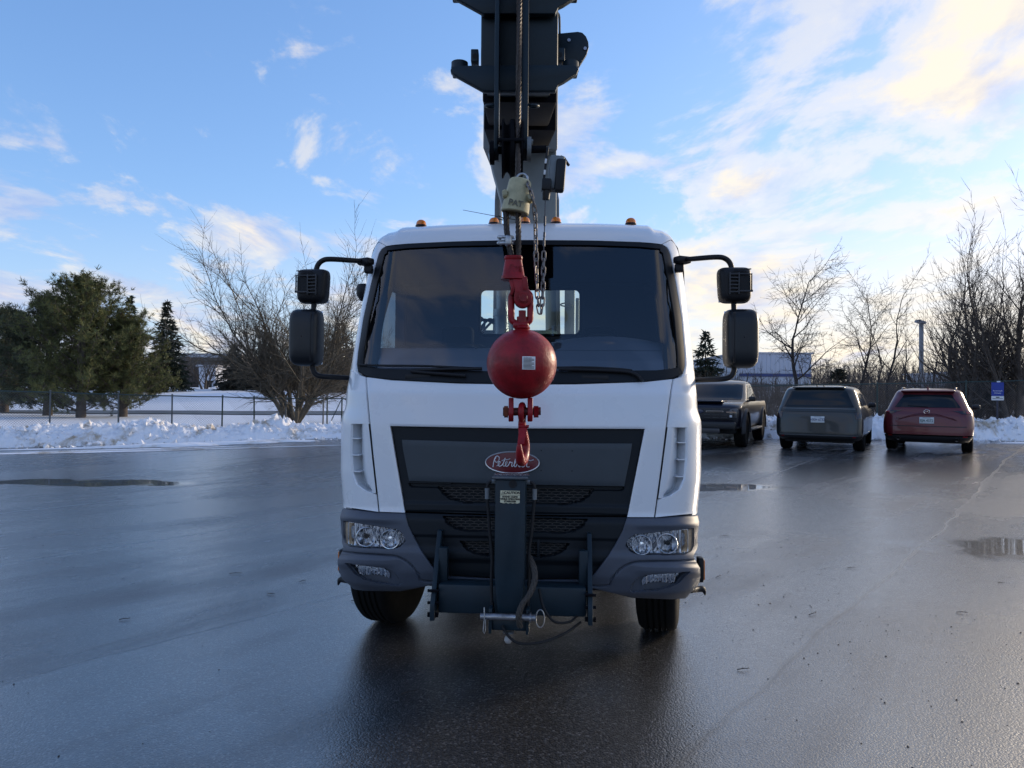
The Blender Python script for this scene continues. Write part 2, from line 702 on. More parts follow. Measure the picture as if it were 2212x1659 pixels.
def pool(cx, cy, rx, ry, wob_):
    dx = amath('DIVIDE', amath('SUBTRACT', aps.outputs[0], cx), rx)
    dy = amath('DIVIDE', amath('SUBTRACT', aps.outputs[1], cy), ry)
    d = amath('SQRT', amath('ADD', amath('MULTIPLY', dx, dx), amath('MULTIPLY', dy, dy)))
    d = amath('ADD', d, amath('MULTIPLY', amath('SUBTRACT', wob_, 0.5), 1.7))
    return amap(d, 0.92, 0.66, 0.0, 1.0)


wobp = anoise(1.1, 6, 0.6, None, None, 0.5)
puddle = amath('MAXIMUM', pool(6.6, 7.9, 2.3, 0.95, wobp), amath('MAXIMUM', pool(3.4, 12.4, 1.5, 0.5, wobp), pool(-7.5, 13.0, 2.6, 0.6, wobp)))
vor = anode('ShaderNodeTexVoronoi')
vor.inputs['Scale'].default_value = 95.0
vor.inputs['Randomness'].default_value = 1.0
al.new(atc.outputs['Object'], vor.inputs['Vector'])
grit = anoise(240.0, 3, 0.7)
fine = amath('ADD', amath('MULTIPLY', vor.outputs['Distance'], -0.8), amath('MULTIPLY', grit, 0.5))
swell = anoise(5.0, 3, 0.5)
stone = amap(wnz.outputs[0], 0, 1, 0, 1)
vcol = anode('ShaderNodeSeparateColor')
al.new(vor.outputs['Color'], vcol.inputs[0])
speck = amath('POWER', vcol.outputs[0], 6.0)
albedo = amath('ADD', amath('ADD', amap(wetm, 0, 1, 0.050, 0.020), amath('MULTIPLY', speck, 0.10)), amath('MULTIPLY', seam, -0.022))
acol = anode('ShaderNodeCombineColor')
al.new(amath('MULTIPLY', albedo, 1.02), acol.inputs[0])
al.new(albedo, acol.inputs[1])
al.new(amath('MULTIPLY', albedo, 1.0), acol.inputs[2])
al.new(acol.outputs[0], ab.inputs['Base Color'])
al.new(amap(wetm, 0, 1, 0.55, 0.42), ab.inputs['Roughness'])
ab.inputs['Specular IOR Level'].default_value = 0.6
al.new(amath('MAXIMUM', amap(wetm, 0, 1, 0.55, 1.0), puddle), ab.inputs['Coat Weight'])
al.new(amath('ADD', amath('MULTIPLY', amath('ADD', amap(wetm, 0, 1, 0.38, 0.12), amath('MULTIPLY', seam, 0.2)), amath('SUBTRACT', 1.0, puddle)), 0.02), ab.inputs['Coat Roughness'])
ab.inputs['Coat IOR'].default_value = 2.15
bp1 = anode('ShaderNodeBump')
bp1.inputs['Strength'].default_value = 0.9
bp1.inputs['Distance'].default_value = 0.004
al.new(fine, bp1.inputs['Height'])
bp2 = anode('ShaderNodeBump')
al.new(amath('MULTIPLY', amath('SUBTRACT', 1.0, puddle), 0.5), bp2.inputs['Strength'])
bp2.inputs['Distance'].default_value = 0.003
al.new(fine, bp2.inputs['Height'])
bp3 = anode('ShaderNodeBump')
al.new(amath('ADD', amath('MULTIPLY', amath('SUBTRACT', 1.0, puddle), 0.11), 0.01), bp3.inputs['Strength'])
bp3.inputs['Distance'].default_value = 0.02
al.new(swell, bp3.inputs['Height'])
al.new(bp3.outputs[0], bp2.inputs['Normal'])
al.new(bp1.outputs[0], ab.inputs['Normal'])
al.new(bp2.outputs[0], ab.inputs['Coat Normal'])

mb = MB()
mb.grid(grid_mesh(np.r_[np.linspace(-160, -72, 8), np.linspace(-70, 50, 161), np.linspace(52, 160, 8)], np.r_[np.linspace(-120, -14, 10), np.linspace(-12, 27, 105)], lambda X, Y: gz(X, Y)))
lot = mb.build('parking_lot', am, smooth=180)
tag(lot, 'dark wet asphalt of the parking lot', kind='structure')

# snow --------------------------------------------------------------
sm = bpy.data.materials.new('old_snow')
sm.use_nodes = True
sn, sl = sm.node_tree.nodes, sm.node_tree.links
sb = sn['Principled BSDF']
stc = sn.new('ShaderNodeTexCoord')


def snoise(scale, det=5, rg=0.6, dist=0.0):
    n = sn.new('ShaderNodeTexNoise')
    n.inputs['Scale'].default_value = scale
    n.inputs['Detail'].default_value = det
    n.inputs['Roughness'].default_value = rg
    n.inputs['Distortion'].default_value = dist
    sl.new(stc.outputs['Object'], n.inputs['Vector'])
    return n.outputs['Fac']


sr = sn.new('ShaderNodeValToRGB')
sr.color_ramp.elements[0].position = 0.36
sr.color_ramp.elements[0].color = (0.46, 0.38, 0.28, 1)
sr.color_ramp.elements[1].position = 0.47
sr.color_ramp.elements[1].color = (0.86, 0.87, 0.89, 1)
sl.new(snoise(0.8, 8, 0.7, 0.3), sr.inputs[0])
sl.new(sr.outputs[0], sb.inputs['Base Color'])
sb.inputs['Roughness'].default_value = 0.6
sbp = sn.new('ShaderNodeBump')
sbp.inputs['Strength'].default_value = 0.6
sbp.inputs['Distance'].default_value = 0.04
sl.new(snoise(14, 6, 0.65), sbp.inputs['Height'])
sl.new(sbp.outputs[0], sb.inputs['Normal'])
SNOWB = sm
SNOWF = M('clean_snow', (0.80, 0.83, 0.87), 0.65, var=(0.15, 0.06), bump=(2.5, 0.4, 0.05))


def bank_h(x):
    """height of the ploughed bank above the ground along the lot edge"""
    h = np.interp(x, [-40, -15, -13, -11.5, -9.5, -8.6, -7.6, -6.6, -5.2, -3, 5, 6.2, 7.4, 8.6, 10, 12, 14, 17, 22, 40],
                  [0.5, 0.45, 0.55, 0.62, 0.42, 0.55, 0.62, 0.40, 0.42, 0.4, 0.6, 0.85, 0.85, 0.65, 0.52, 0.55, 0.5, 0.5, 0.48, 0.5])
    return h * (0.75 + 0.5 * fbm(x * 0.9, x * 0 + 3, 3, 8))


def bank_z(X, T):
    Y = lot_edge(X) + T
    prof = np.interp(T, [-0.4, 0.0, 0.25, 0.7, 1.3, 2.0, 3.0, 4.4], [0, 0, 0.38, 0.85, 1.0, 0.85, 0.35, 0.0])
    lump = np.abs(fbm(X * 1.3, Y * 1.3, 5, 21, 0.6) - 0.5) * 2
    chunk = np.abs(fbm(X * 4.2, Y * 4.2, 4, 33, 0.6) - 0.5) * 2
    base = np.where(T < 0.25, gz(X, Y), snow_base(X, Y))
    k = sstep(0.0, 0.35, T)
    base = gz(X, Y) * (1 - k) + np.maximum(snow_base(X, Y), gz(X, Y)) * k
    z = base + bank_h(X) * prof * (0.72 + 0.55 * lump) + np.minimum(prof * 1.6, 1) * (0.24 * (chunk - 0.3) + 0.16 * (np.abs(fbm(X * 9, Y * 9, 3, 5) - 0.5) * 2 - 0.25))
    z = z - 0.06 * (1 - sstep(-0.1, 0.25, T + 0.5 * (fbm(X * 1.6, Y * 0.3, 4, 12) - 0.5)))
    return Y, z


tx = np.linspace(-24, 30, 1100)
tt = np.r_[np.linspace(-0.45, 2.0, 60), np.linspace(2.1, 4.4, 18)]
XX, TT = np.meshgrid(tx, tt)
YY, ZZ = bank_z(XX, TT)
mb = MB()
mb.grid(np.stack([XX, YY, ZZ], -1))
bank = mb.build('snow_bank', SNOWB, smooth=180)
tag(bank, 'ploughed lumpy snow bank along the far lot edge', kind='structure')

fx = np.r_[np.linspace(-420, -70, 20), np.linspace(-66, 66, 90), np.linspace(70, 420, 20)]
ft = np.r_[np.linspace(3.9, 60, 90), np.geomspace(63, 900, 24)]
FX, FT = np.meshgrid(fx, ft)
FY = lot_edge(FX) + FT
mb = MB()
mb.grid(np.stack([FX, FY, snow_base(FX, FY) - 0.01], -1))
field = mb.build('snow_field', SNOWF, smooth=180)
tag(field, 'snow covered field beyond the fences', kind='structure')

# broken clods tumbled down the bank
rngc = random.Random(9)
mb = MB()
for k in range(1500):
    x = rngc.uniform(-22, 26)
    t = rngc.uniform(-0.25, 1.6) if rngc.random() < 0.8 else rngc.uniform(-0.7, 0.1)
    yb, zb = bank_z(np.array([[x]]), np.array([[t]]))
    s_ = rngc.choice((0.03, 0.04, 0.05, 0.07, 0.11)) * rngc.uniform(0.7, 1.4)
    bmk = [Vector(p) for p in ((0, 0, 1), (1, 0, 0.1), (0.3, 0.95, -0.1), (-0.8, 0.6, 0.2), (-0.8, -0.6, -0.1), (0.3, -0.95, 0.2), (0.1, 0.1, -0.8))]
    rot_ = Euler((rngc.uniform(0, 6), rngc.uniform(0, 6), rngc.uniform(0, 6))).to_matrix()
    c0 = Vector((x, float(yb[0, 0]), float(max(zb[0, 0], gz(x, float(yb[0, 0])))) + 0.2 * s_))
    mb.add([c0 + rot_ @ (p * s_ * rngc.uniform(0.7, 1.25)) for p in bmk], [(0, 1, 2), (0, 2, 3), (0, 3, 4), (0, 4, 5), (0, 5, 1), (6, 2, 1), (6, 3, 2), (6, 4, 3), (6, 5, 4), (6, 1, 5)])
tag(mb.build('snow_clods', SNOWB, smooth=0), 'broken clods of snow lying on the ploughed bank', kind='stuff')

# cleared driveway through the snow on the left
mb = MB()
dxs = np.linspace(-75, 2, 60)
rows = []
for w_ in np.linspace(0, 1, 5):
    yy = 39.0 + 0.02 * (dxs + 30) + 3.6 * w_ + 0.35 * (fbm(dxs * 0.4, dxs * 0 + w_ * 2, 3, 3) - 0.5)
    rows.append(np.stack([dxs, yy, snow_base(dxs, yy) + 0.03], -1))
mb.grid(rows)
tag(mb.build('driveway', M('driveway_asphalt', (0.10, 0.11, 0.115), 0.6, var=(1.2, 0.3)), smooth=180), 'cleared driveway across the snowy field', kind='structure')

# thin slush left by the plough in front of the left bank, and puddles
rng = random.Random(5)


def blob(name, cx, cy, rx, ry, mat, lift, rough=0.35, rot=0.0, n=90, dome=0.0, seed=1, label=None):
    mb = MB()
    rows = []
    for k, f in enumerate((1.0, 0.93, 0.7, 0.35, 0.02)):
        row = []
        for i in range(n + 1):
            a = 2 * math.pi * (i % n) / n
            q = f * (1 + rough * (float(fbm(np.array(math.cos(a) * 2.2 + seed), np.array(math.sin(a) * 2.2 + seed * 3.1), 4, seed, 0.6)) - 0.5) * 2.2)
            x, y = rx * q * math.cos(a), ry * q * math.sin(a)
            X, Y = cx + x * math.cos(rot) - y * math.sin(rot), cy + x * math.sin(rot) + y * math.cos(rot)
            row.append((X, Y, float(gz(X, Y)) + lift + dome * (1 - f) ** 0.5 * (0.6 + 0.8 * float(fbm(np.array(X * 3), np.array(Y * 3), 3, 9)))))
        rows.append(row)
    mb.grid(rows)
    o = mb.build(name, mat, smooth=180, merge=0.0005)
    return tag(o, label, kind='structure')


for i, (cx, cy, rx, ry, dm) in enumerate([(-9.2, 20.3, 2.6, 0.33, 0.10), (-7.3, 20.9, 1.5, 0.25, 0.08), (-12.6, 19.6, 2.2, 0.12, 0.03), (-10.5, 19.35, 3.2, 0.10, 0.02),
                                          (-13.5, 18.4, 4.5, 0.11, 0.015), (-9.5, 19.0, 4.2, 0.08, 0.012), (15.4, 21.2, 0.9, 0.12, 0.04)]):
    blob('slush_strip', cx, cy, rx, ry, SNOWB, 0.006, 0.6, 0.2 if cx < 0 else 0.0, 120, dm, i + 2, 'thin strip of leftover slush on the asphalt')
# loose grit, pebbles and leaf litter
mb = MB()
ico = [(0, 0, 1), (1, 0, 0), (0, 1, 0), (-1, 0, 0), (0, -1, 0), (0, 0, -0.6)]
icf = [(0, 1, 2), (0, 2, 3), (0, 3, 4), (0, 4, 1), (5, 2, 1), (5, 3, 2), (5, 4, 3), (5, 1, 4)]
for k in range(1000):
    if k < 500:
        x, y = rng.gauss(2.6, 0.9), rng.gauss(7.0, 1.8)
    else:
        y = 2.6 + 17 * rng.random() ** 1.3
        x = rng.uniform(-0.85, 0.85) * y
    if y < 2.0 or y > float(lot_edge(x)) - 0.8:
        continue
    s = rng.choice((0.003, 0.004, 0.004, 0.006, 0.009)) * rng.uniform(0.6, 1.2)
    a = rng.uniform(0, 6.28)
    z = float(gz(x, y))
    mb.add([(x + s * (p[0] * math.cos(a) - p[1] * math.sin(a) * 0.7), y + s * (p[0] * math.sin(a) + p[1] * math.cos(a) * 0.7), z + s * 0.5 * (p[2] + 0.5)) for p in ico], icf)
tag(mb.build('loose_grit', M('grit_stone', (0.035, 0.03, 0.028), 0.8), smooth=0), 'loose grit and crumbs of stone scattered over the asphalt', kind='stuff')
mb = MB()
for k in range(16):
    x, y = [(3.3, 7.0), (2.3, 5.5), (1.4, 4.4), (3.5, 5.6), (1.9, 6.6), (-2.6, 6.6)][k % 6] if k < 6 else (rng.uniform(-3, 4.5), rng.uniform(3.2, 9))
    a, L = rng.uniform(-0.6, 0.6), rng.uniform(0.05, 0.14)
    z = float(gz(x, y)) + 0.006
    p0 = Vector((x, y, z))
    mb.tube([p0, p0 + Vector((L * 0.5 * math.cos(a), L * 0.5 * math.sin(a), 0.008)), p0 + Vector((L * math.cos(a + 0.2), L * math.sin(a + 0.2), 0.002))], [0.003, 0.0025, 0.001], 5)
    for q in (0.3, 0.7):
        b = p0 + Vector((L * q * math.cos(a), L * q * math.sin(a), 0.004))
        mb.tube([b, b + Vector((0.03 * math.cos(a + 0.9), 0.03 * math.sin(a + 0.9), 0.003))], [0.002, 0.001], 5)
tag(mb.build('twig_litter', M('twig_bark', (0.03, 0.022, 0.016), 0.85), smooth=0), 'broken twigs and leaf scraps lying on the asphalt', kind='stuff')

# ------------------------------------------------------------------ crane truck
# local axes: x to the picture's right, y back from the grille, z up
TY = 4.1
truck = empty('crane_truck', (0.0213, TY, 0.0), -R(4.0),
              'white cab-over crane truck with dark boom over its roof and front stabilizer', 'crane truck')


def smooth_curve(zs, vals, sig=0.02):
    zz = np.linspace(zs[0] - 0.3, zs[-1] + 0.3, 1400)
    y = np.interp(zz, zs, vals)
    n = max(3, int(sig * 3 / (zz[1] - zz[0])))
    k = np.exp(-0.5 * (np.arange(-n, n + 1) * (zz[1] - zz[0]) / sig) ** 2)
    yp = np.convolve(np.pad(y, n, 'edge'), k / k.sum(), 'valid')
    return lambda z: np.interp(z, zz, yp)


D0 = smooth_curve([0.40, 0.50, 0.56, 0.66, 0.78, 0.80, 0.83, 0.97, 1.00, 1.50, 1.70, 1.757, 2.0, 2.3, 2.6, 2.70, 2.9],
                  [0.13, 0.06, -0.01, -0.045, -0.05, -0.035, -0.035, -0.03, 0.005, 0.02, 0.045, 0.08, 0.175, 0.31, 0.455, 0.505, 0.61], 0.012)
XM = smooth_curve([0.40, 0.50, 0.56, 0.66, 0.76, 0.80, 0.84, 0.93, 0.98, 1.02, 1.2, 1.54, 1.60, 1.69, 1.91, 2.615, 2.8],
                  [1.02, 1.07, 1.105, 1.115, 1.10, 1.085, 1.10, 1.105, 1.09, 1.095, 1.115, 1.118, 1.096, 1.094, 1.088, 1.062, 1.045], 0.012)


def DS(x, z):
    ax = np.abs(x)
    xm = XM(z)
    t = np.clip((ax - (xm - 0.24)) / 0.24, 0, 0.999)
    return D0(z) + 0.05 * ax ** 2 + 0.28 * (1 - np.sqrt(1 - t * t))


def px2xz(hw, v, extra=0.0):
    """half-width and row as measured on the photograph -> metres on the cab's front surface"""
    hw = np.asarray(hw, float); v = np.asarray(v, float)
    y = np.full(hw.shape, 0.12)
    for _ in range(40):
        X = hw * (TY + y) / FPX
        Z = CAM_H + (848 - v) * (TY + y) / FPX
        X = np.clip(X, -XM(Z) + 0.0015, XM(Z) - 0.0015)
        y = 0.6 * y + 0.4 * (DS(X, Z) + extra)
    return X, Z


def TP(hw, v, yl):
    return Vector((hw * (TY + yl) / FPX, yl, CAM_H + (848 - v) * (TY + yl) / FPX))


def finish(mb, name, mat, parent, thick, bevel, smooth=40):
    me = bpy.data.meshes.new(name)
    me.from_pydata(mb.v, [], mb.f)
    b = bmesh.new()
    b.from_mesh(me)
    bmesh.ops.remove_doubles(b, verts=b.verts, dist=0.0004)
    b.normal_update()
    if sum(f.normal.y * f.calc_area() for f in b.faces) > 0:
        bmesh.ops.reverse_faces(b, faces=b.faces)
    if thick > 0:
        b.verts.ensure_lookup_table()
        b.verts.index_update()
        bnd = [e for e in b.edges if e.is_boundary]
        co = [q.co.copy() for q in b.verts]
        nn = [q.normal.copy() for q in b.verts]
        fl = [[q for q in f.verts] for f in b.faces]
        el = []
        for e in bnd:
            f = e.link_faces[0]
            vs_ = list(f.verts)
            i = vs_.index(e.verts[0])
            el.append((e.verts[0], e.verts[1]) if vs_[(i + 1) % len(vs_)] == e.verts[1] else (e.verts[1], e.verts[0]))
        inw = []
        for c in co:
            k = float(sstep(0.72, 1.02, abs(c.x)))
            inw.append(Vector((-math.copysign(1.0, c.x) * k, 1.0 - 0.5 * k, 0)))
        for q in {q for e in bnd for q in e.verts}:
            q.co = co[q.index] + inw[q.index] * bevel
        bk = [b.verts.new(c + n_ * (thick + bevel)) for c, n_ in zip(co, inw)]
        for f in fl:
            b.faces.new([bk[q.index] for q in reversed(f)])
        for p, q in el:
            b.faces.new((q, p, bk[p.index], bk[q.index]))
    b.to_mesh(me)
    b.free()
    me.polygons.foreach_set('use_smooth', [True] * len(me.polygons))
    me.set_sharp_from_angle(angle=R(smooth))
    me.materials.append(mat)
    o = bpy.data.objects.new(name, me)
    C.objects.link(o)
    o.parent = parent
    return o


def patch(top, bot, left, right, nu, nv, off=0.0, pockets=(), s=1, pu=None, fn=None):
    P = coons(top, bot, left, right, nu, nv, pu)
    X, Z = px2xz(P[..., 0], P[..., 1])
    Y = DS(X, Z) + off
    for poly, depth in pockets:
        k = inside(poly, P[..., 0], P[..., 1])
        dd = np.where(k, depth(P[..., 0], P[..., 1]) if callable(depth) else depth, 0.0)
        side_ = sstep(XM(Z) - 0.20, XM(Z) - 0.02, np.abs(X))
        X = X - np.sign(X) * dd * side_ * 0.8
        Y = Y + dd * (1 - 0.35 * side_)
    if fn:
        Y = Y + fn(P[..., 0], P[..., 1])
    return np.stack([X * s, Y, Z], -1)


def mirror(pts):
    return [(-a, b) for a, b in reversed(pts)]


# windscreen outline as measured (half-width, row)
WS_TOP_R = [(0, 519), (150, 521), (250, 525), (298, 530)]
WS_R = [(298, 530), (309, 537), (315, 548), (329, 610), (344, 688), (353, 765), (354, 790), (351, 805)]
WS_BOT_R = [(0, 828), (130, 826.5), (261, 821.5), (331, 814), (351, 805)]
WS_TOP = mirror(WS_TOP_R)[:-1] + WS_TOP_R
WS_BOT = mirror(WS_BOT_R)[:-1] + WS_BOT_R
WS_L = [(-a, b) for a, b in WS_R]

GLASS = glass_mat('windscreen_glass', (0.84, 0.89, 0.95), 0.015, 1.9, band=(2.36, 0.03, (0.26, 0.34, 0.42)))
mb = MB()
mb.grid(patch(WS_TOP, WS_BOT, WS_L, WS_R, 60, 40, 0.004))
finish(mb, 'windscreen', GLASS, truck, 0, 0)
# black border: four strips
mb = MB()
mb.grid(patch(WS_TOP, [(a, b + 9) for a, b in WS_TOP], [(-298, 530), (-299, 539)], [(298, 530), (299, 539)], 60, 3, -0.007))
for s in (1, -1):
    inn = [(a - (13 if i > 0 else 2), b + (7 if i < 2 else 0)) for i, (a, b) in enumerate(WS_R)]
    mb.grid(patch([inn[0], WS_R[0]], [inn[-1], WS_R[-1]], inn, WS_R, 4, 40, -0.007, s=s))
mb.grid(patch([(-345, 792), (-300, 798), (0, 803), (300, 798), (345, 792)], WS_BOT, [(-345, 792), (-351, 805)], [(345, 792), (351, 805)], 60, 8, -0.008))
finish(mb, 'windscreen_frame', M('windscreen_frit', (0.006, 0.007, 0.009), 0.45, spec=0.3), truck, 0.006, 0.0)

# white panels ------------------------------------------------------
SEAM = [(331, 817), (322, 900), (310, 1000), (296, 1110)]
GR_IN = [(275, 825), (275, 923), (259, 1010), (240, 1111)]
mb = MB()
hood_top = [(a, b + 3) for a, b in [(-275, 820.5), (-130, 826.5), (0, 828), (130, 826.5), (275, 820.5)]]
mb.grid(patch(hood_top, [(-275, 923), (0, 925), (275, 923)], [(-275, 823.5), (-275, 923)], [(275, 823.5), (275, 923)], 60, 30, -0.010))
lw = patch([(275, 823.5), (331, 817)], [(275, 923), (319, 923)], [(275, 823.5), (275, 923)], [(331, 817), (319, 923)], 14, 30, -0.010)
lg = patch([(275, 923), (319, 923)], [(240, 1111), (296, 1110)], [(275, 923), (259, 1010), (240, 1111)], [(319, 923), (310, 1000), (296, 1110)], 14, 40, -0.010)
for s in (1, -1):
    mb.grid(lw * np.array([s, 1, 1]))
    mb.grid(lg * np.array([s, 1, 1]))
hood = finish(mb, 'hood_panel', PAINT, truck, 0.022, 0.004)

SILH = [(372, 800), (377, 850), (377, 885), (386, 902), (389, 919), (389, 1000), (386, 1060), (381, 1100)]
VOUT = [(363, 919), (363.5, 981), (359.5, 1028), (350, 1051), (330, 1065)]


def hS(v):
    return float(np.interp(v, [817, 900, 1000, 1110], [334, 325, 313, 299]))


def hO(v):
    return float(np.interp(v, [p[1] for p in SILH], [p[0] for p in SILH]))


def cut(curve, v0, v1):
    vs_ = [p[1] for p in curve]
    f = lambda v: float(np.interp(v, vs_, [p[0] for p in curve]))
    return [(f(v0), v0)] + [p for p in curve if v0 < p[1] < v1] + [(f(v1), v1)]


SEAMC = [(hS(v), v) for v in (817, 860, 900, 950, 1000, 1050, 1110)]
VCURVE = VOUT + [(hS(1073), 1073)]


def vent_depth(hw, v):
    inner = np.interp(v, [817, 900, 1000, 1110], [334, 325, 313, 299])
    outer = np.interp(v, [p[1] for p in VOUT], [p[0] for p in VOUT])
    t = np.clip((hw - inner) / np.maximum(outer - inner, 4), 0, 1)
    return 0.012 * t + 0.115 * sstep(0.25, 0.92, t)


EVERY = [(-2000, -2000), (2000, -2000), (2000, 3000), (-2000, 3000)]
for s in (1, -1):
    mb = MB()
    pu_ = lambda t: np.sin(t * math.pi / 2)
    mb.grid(patch([(334, 817), (354, 810)], [(hS(919), 919), (363, 919)], cut(SEAMC, 817, 919), [(354, 810), (360, 870), (363, 919)], 22, 40, -0.010, (), s))
    mb.grid(patch([(354, 810), (372, 800)], [(363, 919), (hO(919), 919)], [(354, 810), (360, 870), (363, 919)], cut(SILH, 800, 919), 30, 40, -0.010, (), s, pu_))
    mb.grid(patch([(363, 919), (hO(919), 919)], [(hS(1073), 1073), (hO(1073), 1073)], VCURVE, cut(SILH, 919, 1073), 30, 60, -0.010, (), s, pu_))
    mb.grid(patch([(hS(1073), 1073), (hO(1073), 1073)], [(299, 1110), (381, 1100)], cut(SEAMC, 1073, 1110), cut(SILH, 1073, 1100), 30, 16, -0.010, (), s, pu_))
    cp = finish(mb, 'corner_panel', PAINT, truck, 0.012, 0.0, 40)
    # vent floor sinking outwards, with its outer and top walls
    mb = MB()
    Fl = patch([(hS(919), 919), (363, 919)], [(hS(1070), 1070), (hS(1070) + 5, 1070)], cut(SEAMC, 919, 1070), cut(VCURVE, 919, 1070), 24, 60, -0.010, [(EVERY, vent_depth)], s)
    Su = patch([(hS(919), 919), (363, 919)], [(hS(1070), 1070), (hS(1070) + 5, 1070)], cut(SEAMC, 919, 1070), cut(VCURVE, 919, 1070), 24, 60, -0.010, (), s)
    mb.grid(Fl)
    mb.grid(np.stack([Su[:, -1], Fl[:, -1]], 0))
    mb.grid(np.stack([Su[0], Fl[0]], 0))
    mb.build('air_vent', PAINT, cp, 40)
    for v in (952, 988.5, 1024.5):
        mb = MB()
        ho = np.interp(v, [919, 981, 1028], [363, 363.5, 359.5])
        a = TP(ho - 15, v, 0); b = TP(ho, v, 0)
        xa, za = px2xz(ho - 17, v); xb, zb = px2xz(ho - 0.5, v)
        ya, yb = float(DS(xa, za)), float(DS(xb, zb))
        mb.prism([(s * float(xa), ya + 0.014), (s * (float(xb) + 0.002), yb + 0.0), (s * (float(xb) - 0.03), yb + 0.09), (s * (float(xa) - 0.01), ya + 0.09)], float(za) - 0.003, float(za) + 0.003, 'XY')
        mb.build('vent_fin', PAINT, cp)

# A-pillars
for s in (1, -1):
    inn = [(a + 2, b - 1) for a, b in WS_R]
    inn[-1] = (350, 812)
    out = [(317, 520), (325, 530), (331, 545), (346, 610), (360, 688), (370, 765), (372, 790), (372, 800)]
    mb = MB()
    mb.grid(patch([inn[0], out[0]], [inn[-1], out[-1]], inn, out, 16, 50, -0.004, (), s, lambda t: np.sin(t * math.pi / 2)))
    finish(mb, 'windscreen_pillar', PAINT, truck, 0.02, 0.002)

# roof: from the top of the glass over to the back wall
xs = np.r_[np.linspace(0, 0.80, 18), np.linspace(0.815, 0.885, 12), np.linspace(0.895, 1.035, 22)]
xs = np.r_[-xs[::-1], xs[1:]]


def roof_top(ax):
    z = np.interp(ax, [0, 0.5, 0.835, 0.85, 0.868, 0.885, 0.93, 0.965, 0.995, 1.018, 1.03, 1.036], [2.882, 2.878, 2.866, 2.858, 2.842, 2.838, 2.832, 2.808, 2.765, 2.71, 2.665, 2.61])
    return z


gxt, gzt = px2xz([p[0] for p in WS_TOP_R] + [317, 331], [p[1] - 1 for p in WS_TOP_R] + [519, 540])
rows = []
npth = 30
for x in xs:
    ax = abs(x)
    zt = float(roof_top(ax))
    z0 = float(np.interp(ax, gxt, gzt))
    z0 = min(z0, zt - 0.004)
    y0 = float(DS(x, z0)) - 0.006
    row = []
    p0, p1, p2 = np.array([y0, z0]), np.array([y0 + 0.42 * (zt - z0) + 0.015, zt]), np.array([y0 + 0.50, zt])
    for i in range(20):
        t = i / 19
        q = (1 - t) ** 2 * p0 + 2 * t * (1 - t) * p1 + t * t * p2
        row.append((x, q[0], q[1]))
    for i in range(1, 9):
        row.append((x, p2[0] + (1.76 - p2[0]) * i / 8, zt))
    rows.append(row)
mb = MB()
mb.grid(rows)
roof = mb.build('roof', PAINT, truck, 40)
mb = MB()
mb.grid([[(p[0] * 0.985, p[1] + 0.03, p[2] - 0.045) for p in r] for r in rows])
mb.build('headliner', INTER, roof, 40)

# cab sides, with the door window left open for its glass
zs = np.linspace(1.0, 2.63, 34)
for s in (1, -1):
    mb, lin = MB(), MB()
    G, L = [], []
    for z in zs:
        x = float(XM(z)) - 0.004
        y0 = float(DS(float(XM(z)), z)) - 0.015
        G.append([(s * x, y, z) for y in np.r_[y0, np.linspace(max(y0 + 0.05, 0.55), 1.76, 30)]])
        L.append([(s * (x - 0.05), y, z) for y in np.r_[y0 + 0.02, np.linspace(max(y0 + 0.05, 0.55), 1.74, 30)]])

    def openf(p):
        return 0.72 < p[1] < 1.55 and 1.80 < p[2] < 2.50
    for src, m_ in ((G, mb), (L, lin)):
        nr, nc = len(src), len(src[0])
        vs_ = [p for r in src for p in r]
        fs = []
        for i in range(nr - 1):
            for j in range(nc - 1):
                c_ = [(src[i][j][k] + src[i + 1][j + 1][k]) / 2 for k in range(3)]
                if not openf(c_):
                    fs.append((i * nc + j, i * nc + j + 1, (i + 1) * nc + j + 1, (i + 1) * nc + j))
        m_.add(vs_, fs)
    side = mb.build('cab_side', PAINT, truck, 40)
    lin.build('side_trim', INTER, side, 40)
    mb = MB()
    for (ya, yb, za, zb) in ((0.70, 0.74, 1.78, 2.52), (1.53, 1.57, 1.78, 2.52), (0.70, 1.57, 1.76, 1.80), (0.70, 1.57, 2.49, 2.54)):
        zm = (za + zb) / 2
        mb.box((s * (float(XM(zm)) - 0.045), (ya + yb) / 2, zm), (0.075, yb - ya, zb - za))
    mb.build('window_jamb', INTER, side, 0)
    mb = MB()
    mb.grid([[(s * (float(XM(z)) - 0.012), y, z) for y in (0.70, 1.57)] for z in np.linspace(1.78, 2.52, 8)])
    mb.build('door_window', glass_mat('side_glass', (0.13, 0.18, 0.23), 0.02, 1.5), side, 40)
    mb = MB()
    ring_ = [(0.66, z) for z in np.linspace(2.56, 1.05, 24)] + [(y, 1.05) for y in np.linspace(0.70, 1.58, 12)] + [(1.62, z) for z in np.linspace(1.05, 2.56, 24)]
    mb.tube([(s * (float(XM(z)) - 0.004), y, z) for y, z in ring_], 0.004, 4)
    mb.build('door_seam', BLACK, side)
    mb = MB()
    mb.box((s * (float(XM(1.62)) + 0.018), 1.48, 1.62), (0.03, 0.18, 0.04), 0.012)
    mb.build('door_handle', BLACKPL, side)

for s in (1, -1):
    mb = MB()
    mb.grid([[(s * x, float(DS(x, z)) - 0.003, z) for x in float(XM(z)) - 0.06 * np.linspace(1, 0, 16) ** 2 - 0.0005] for z in np.linspace(0.99, 2.60, 60)])
    mb.build('cab_corner', PAINT, truck, 60)

